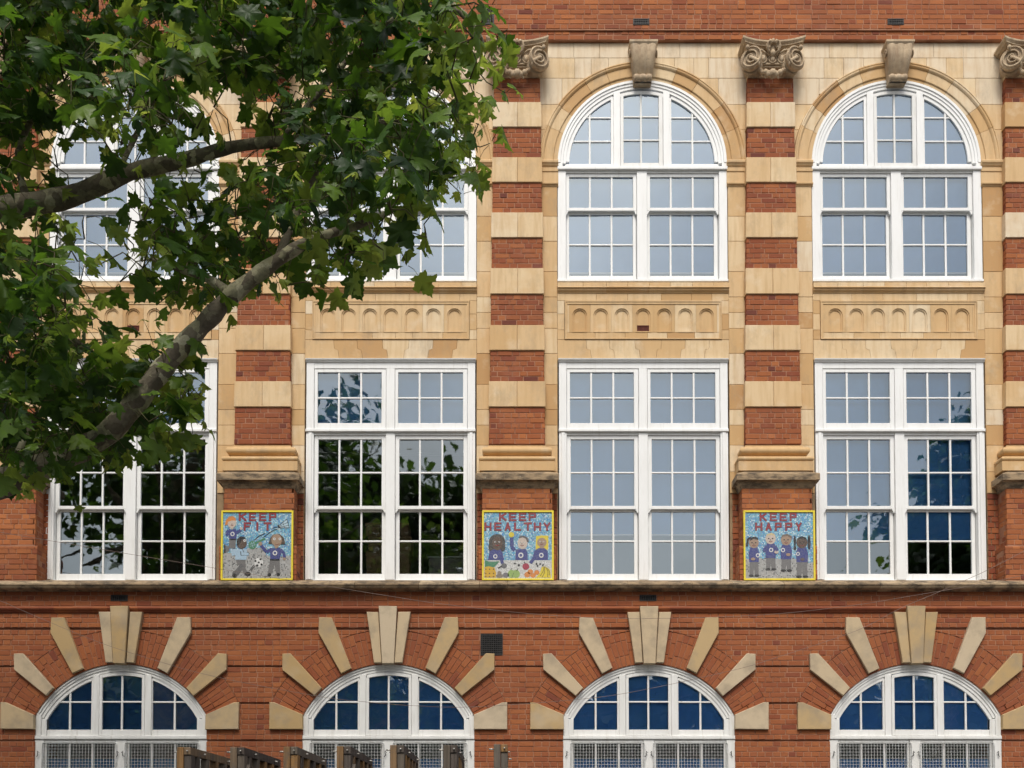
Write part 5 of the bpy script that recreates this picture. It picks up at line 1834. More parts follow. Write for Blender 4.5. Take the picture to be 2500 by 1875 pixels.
F3 = [
    ('mosaic_figure', 'mosaic child with a dark ponytail', kid(478, 690, 205, 215, SK_M, [('p', [(400, 760), (420, 690), (500, 668), (565, 700), (570, 740), (470, 720)], BLK), ('l', [(420, 690), (360, 720), (338, 870)], 42, BLK)], 1440, (555, 1052, 40), (460, 1125), SK_M)),
    ('mosaic_figure', 'mosaic child with pale smiling face', kid(815, 600, 215, 225, SK_P, [('p', [(720, 680), (750, 620), (830, 595), (895, 620), (915, 690), (860, 640), (780, 640)], (.58, .47, .25))], 1310, (822, 943, 42), (930, 985), SK_P) + [('l', [(735, 860), (670, 970)], 62, NAVY), ('l', [(900, 860), (950, 960)], 62, NAVY)]),
    ('mosaic_figure', 'mosaic child with brown hair and folded arm', kid(1125, 625, 225, 225, SK_M, [('p', [(1015, 700), (1050, 640), (1150, 615), (1240, 665), (1250, 720), (1200, 690), (1150, 660), (1080, 670)], (.16, .12, .09))], 1335, (1060, 945, 42), (1165, 1035), SK_M)),
    ('mosaic_figure', 'mosaic child with dark bunches of hair', [('e', 1300, 760, 26, 110, BLK), ('e', 1585, 790, 32, 150, BLK), ('e', 1300, 900, 26, 50, BLK)] + kid(1440, 670, 240, 240, SK_D, [('p', [(1340, 740), (1390, 680), (1450, 665), (1520, 690), (1545, 740), (1450, 710)], BLK)], 1460, (1358, 1022, 38), (1450, 1130), (.12, .085, .085))),
]
mosaic('yellow framed mosaic reading KEEP HAPPY, with four children in a row', XP[3] + 0.01, (271, 145, 1705, 1556), L3, F3, lambda x, y: 'sky' if y < 1110 + (80 if x > 1560 else 0) else 'ground')

# ================================================================== timber frames standing in front of the school
frames_lab = ['first timber slatted frame of the row, below the leafiest window bay', 'second timber slatted frame, with two braces, joined to the third by grey rails',
              'timber slatted frame with a bright orange upright, met by two grey rails', 'timber slatted frame with two slanting grey braces',
              'timber slatted frame with pale front post, joined by grey rails to its neighbour', 'timber slatted frame with a grey front post holding the ends of two rails',
              'last timber frame of the row, standing apart before the bare brick wall']
for i in range(7):
    dist = 7.0
    x = (438 + 130.5 * i - 1250) / FPX * dist
    if i == 6:
        x = (1214 - 1250) / FPX * dist
    zt = survey(1250, (1824, 1824, 1823, 1822, 1819, 1819, 1817)[i], EYE.y + dist)[1]
    fr = empty('timber_frame', (x, EYE.y + dist, 0), frames_lab[i], 'timber frame', 'timber frames in a row before the school')
    m = MB(); m.block(rect(-0.025, 0.022, 0, zt), 0.095, 0.0, 0.004, random.uniform(.55, .9) if i != 5 and i != 6 else .4, back=True); m.build('post', 'timber', fr)
    m = MB(); m.block(rect(0.024, 0.072, 0, zt - .056), 0.10, 0.012, 0.004, random.uniform(.15, .45) if i != 2 else .8, back=True); m.build('post', 'timber', fr)
    L = 1.12
    dark = random.choice((.15, .4, .6, .8))
    m = MB(); m.block(rect(0.024, 0.072, zt - .054, zt), L, 0.004, 0.004, dark, back=True); m.build('top_rail', 'timber', fr)
    n = 5
    for t in range(n):
        y = 0.22 + (L - .22) * t / (n - 1)
        m = MB(); m.block(rect(0.022, 0.072, 0.0 if t == n - 1 else 0.25, zt - .056), y, y - .06, 0.003, random.uniform(.2, 1.0), back=True); m.build('slat', 'timber', fr)
    if i in (1, 3):
        for off in (0.0, 0.45):
            m = MB()
            a = Vector((0.078, .06 + off, zt - .14)); b = Vector((0.10, .62 + off * 1.0, zt - .62))
            d = (b - a).normalized(); nn = d.cross(Vector((1, 0, 0)))
            v = [p + sx * Vector((.018, 0, 0)) + sz * nn * .03 for p in (a, b) for sx in (-1, 1) for sz in (-1, 1)]
            m.add(v, [(0, 1, 3, 2), (4, 6, 7, 5), (0, 4, 5, 1), (2, 3, 7, 6), (0, 2, 6, 4), (1, 5, 7, 3)], .33); m.build('brace', 'timber', fr)
    if i in (2, 5):                          # brace leaning in from the neighbour
        m = MB()
        a = Vector((-0.03, .50, zt - .12)); b = Vector((-0.24, .50, zt - .45))
        d = (b - a).normalized(); nn = d.cross(Vector((0, 1, 0)))
        v = [p + sx * Vector((0, .02, 0)) + sz * nn * .026 for p in (a, b) for sx in (-1, 1) for sz in (-1, 1)]
        m.add(v, [(0, 1, 3, 2), (4, 6, 7, 5), (0, 4, 5, 1), (2, 3, 7, 6), (0, 2, 6, 4), (1, 5, 7, 3)], .3); m.build('brace', 'timber', fr)
    if i in (1, 4):
        for (y, dz, h) in ((.50, .135, .05), (.98, .17, .05)):
            m = MB(); m.box(0.074, 0.345, y, y + .05, zt - dz - h, zt - dz, .35); m.build('tie_rail', 'timber', fr)
    for (a, b) in (((-.06, .05, zt - .03), (-.024, .05, zt - .032)), ((.05, .003, zt - .027), (.05, -.012, zt - .027)), ((.072, .30, zt - .027), (.088, .30, zt - .027)), ((.072, .9, zt - .03), (.10, .9, zt - .032))):
        m = MB(); m.tube([a, b], .006, 6)
        m.build('coach_bolt', 'steel_pin', fr)

# ================================================================== cables slung across the front
def cable(name, pts_px, Y, label, r=0.0030):
    P = [Vector((survey(x, y, Y)[0], Y, survey(x, y, Y)[1])) for x, y in pts_px]
    out = []
    for i in range(len(P) - 1):
        p0, p1, p2, p3 = P[max(i - 1, 0)], P[i], P[i + 1], P[min(i + 2, len(P) - 1)]
        for t in range(6):
            u = t / 6
            out.append(0.5 * ((2 * p1) + (p2 - p0) * u + (2 * p0 - 5 * p1 + 4 * p2 - p3) * u * u + (3 * p1 - p0 - 3 * p2 + p3) * u ** 3))
    out.append(P[-1])
    m = MB(); m.tube(out, r, 5)
    return tag(m.build(name, 'cable', None), label, 'cable', 'thin cables slung across the front')


cable('overhead_cable', [(-700, 1150), (-200, 1400), (0, 1467), (44, 1486), (218, 1559), (332, 1598), (520, 1651), (777, 1700), (885, 1713), (1011, 1723), (1150, 1726), (1371, 1711), (1530, 1692), (1783, 1638), (1900, 1604), (2090, 1540), (2201, 1484), (2326, 1430), (2520, 1335), (3200, 960)], -1.3,
      'long thin cable sagging across all the ground-floor arches')
cable('overhead_cable', [(-700, 1180), (300, 1350), (930, 1452), (1106, 1478), (1340, 1502), (1560, 1510), (1850, 1502), (2060, 1481), (2200, 1459), (2520, 1400), (3200, 1240)], -1.0,
      'thin cable crossing the tops of the voussoirs below the stone ledge')

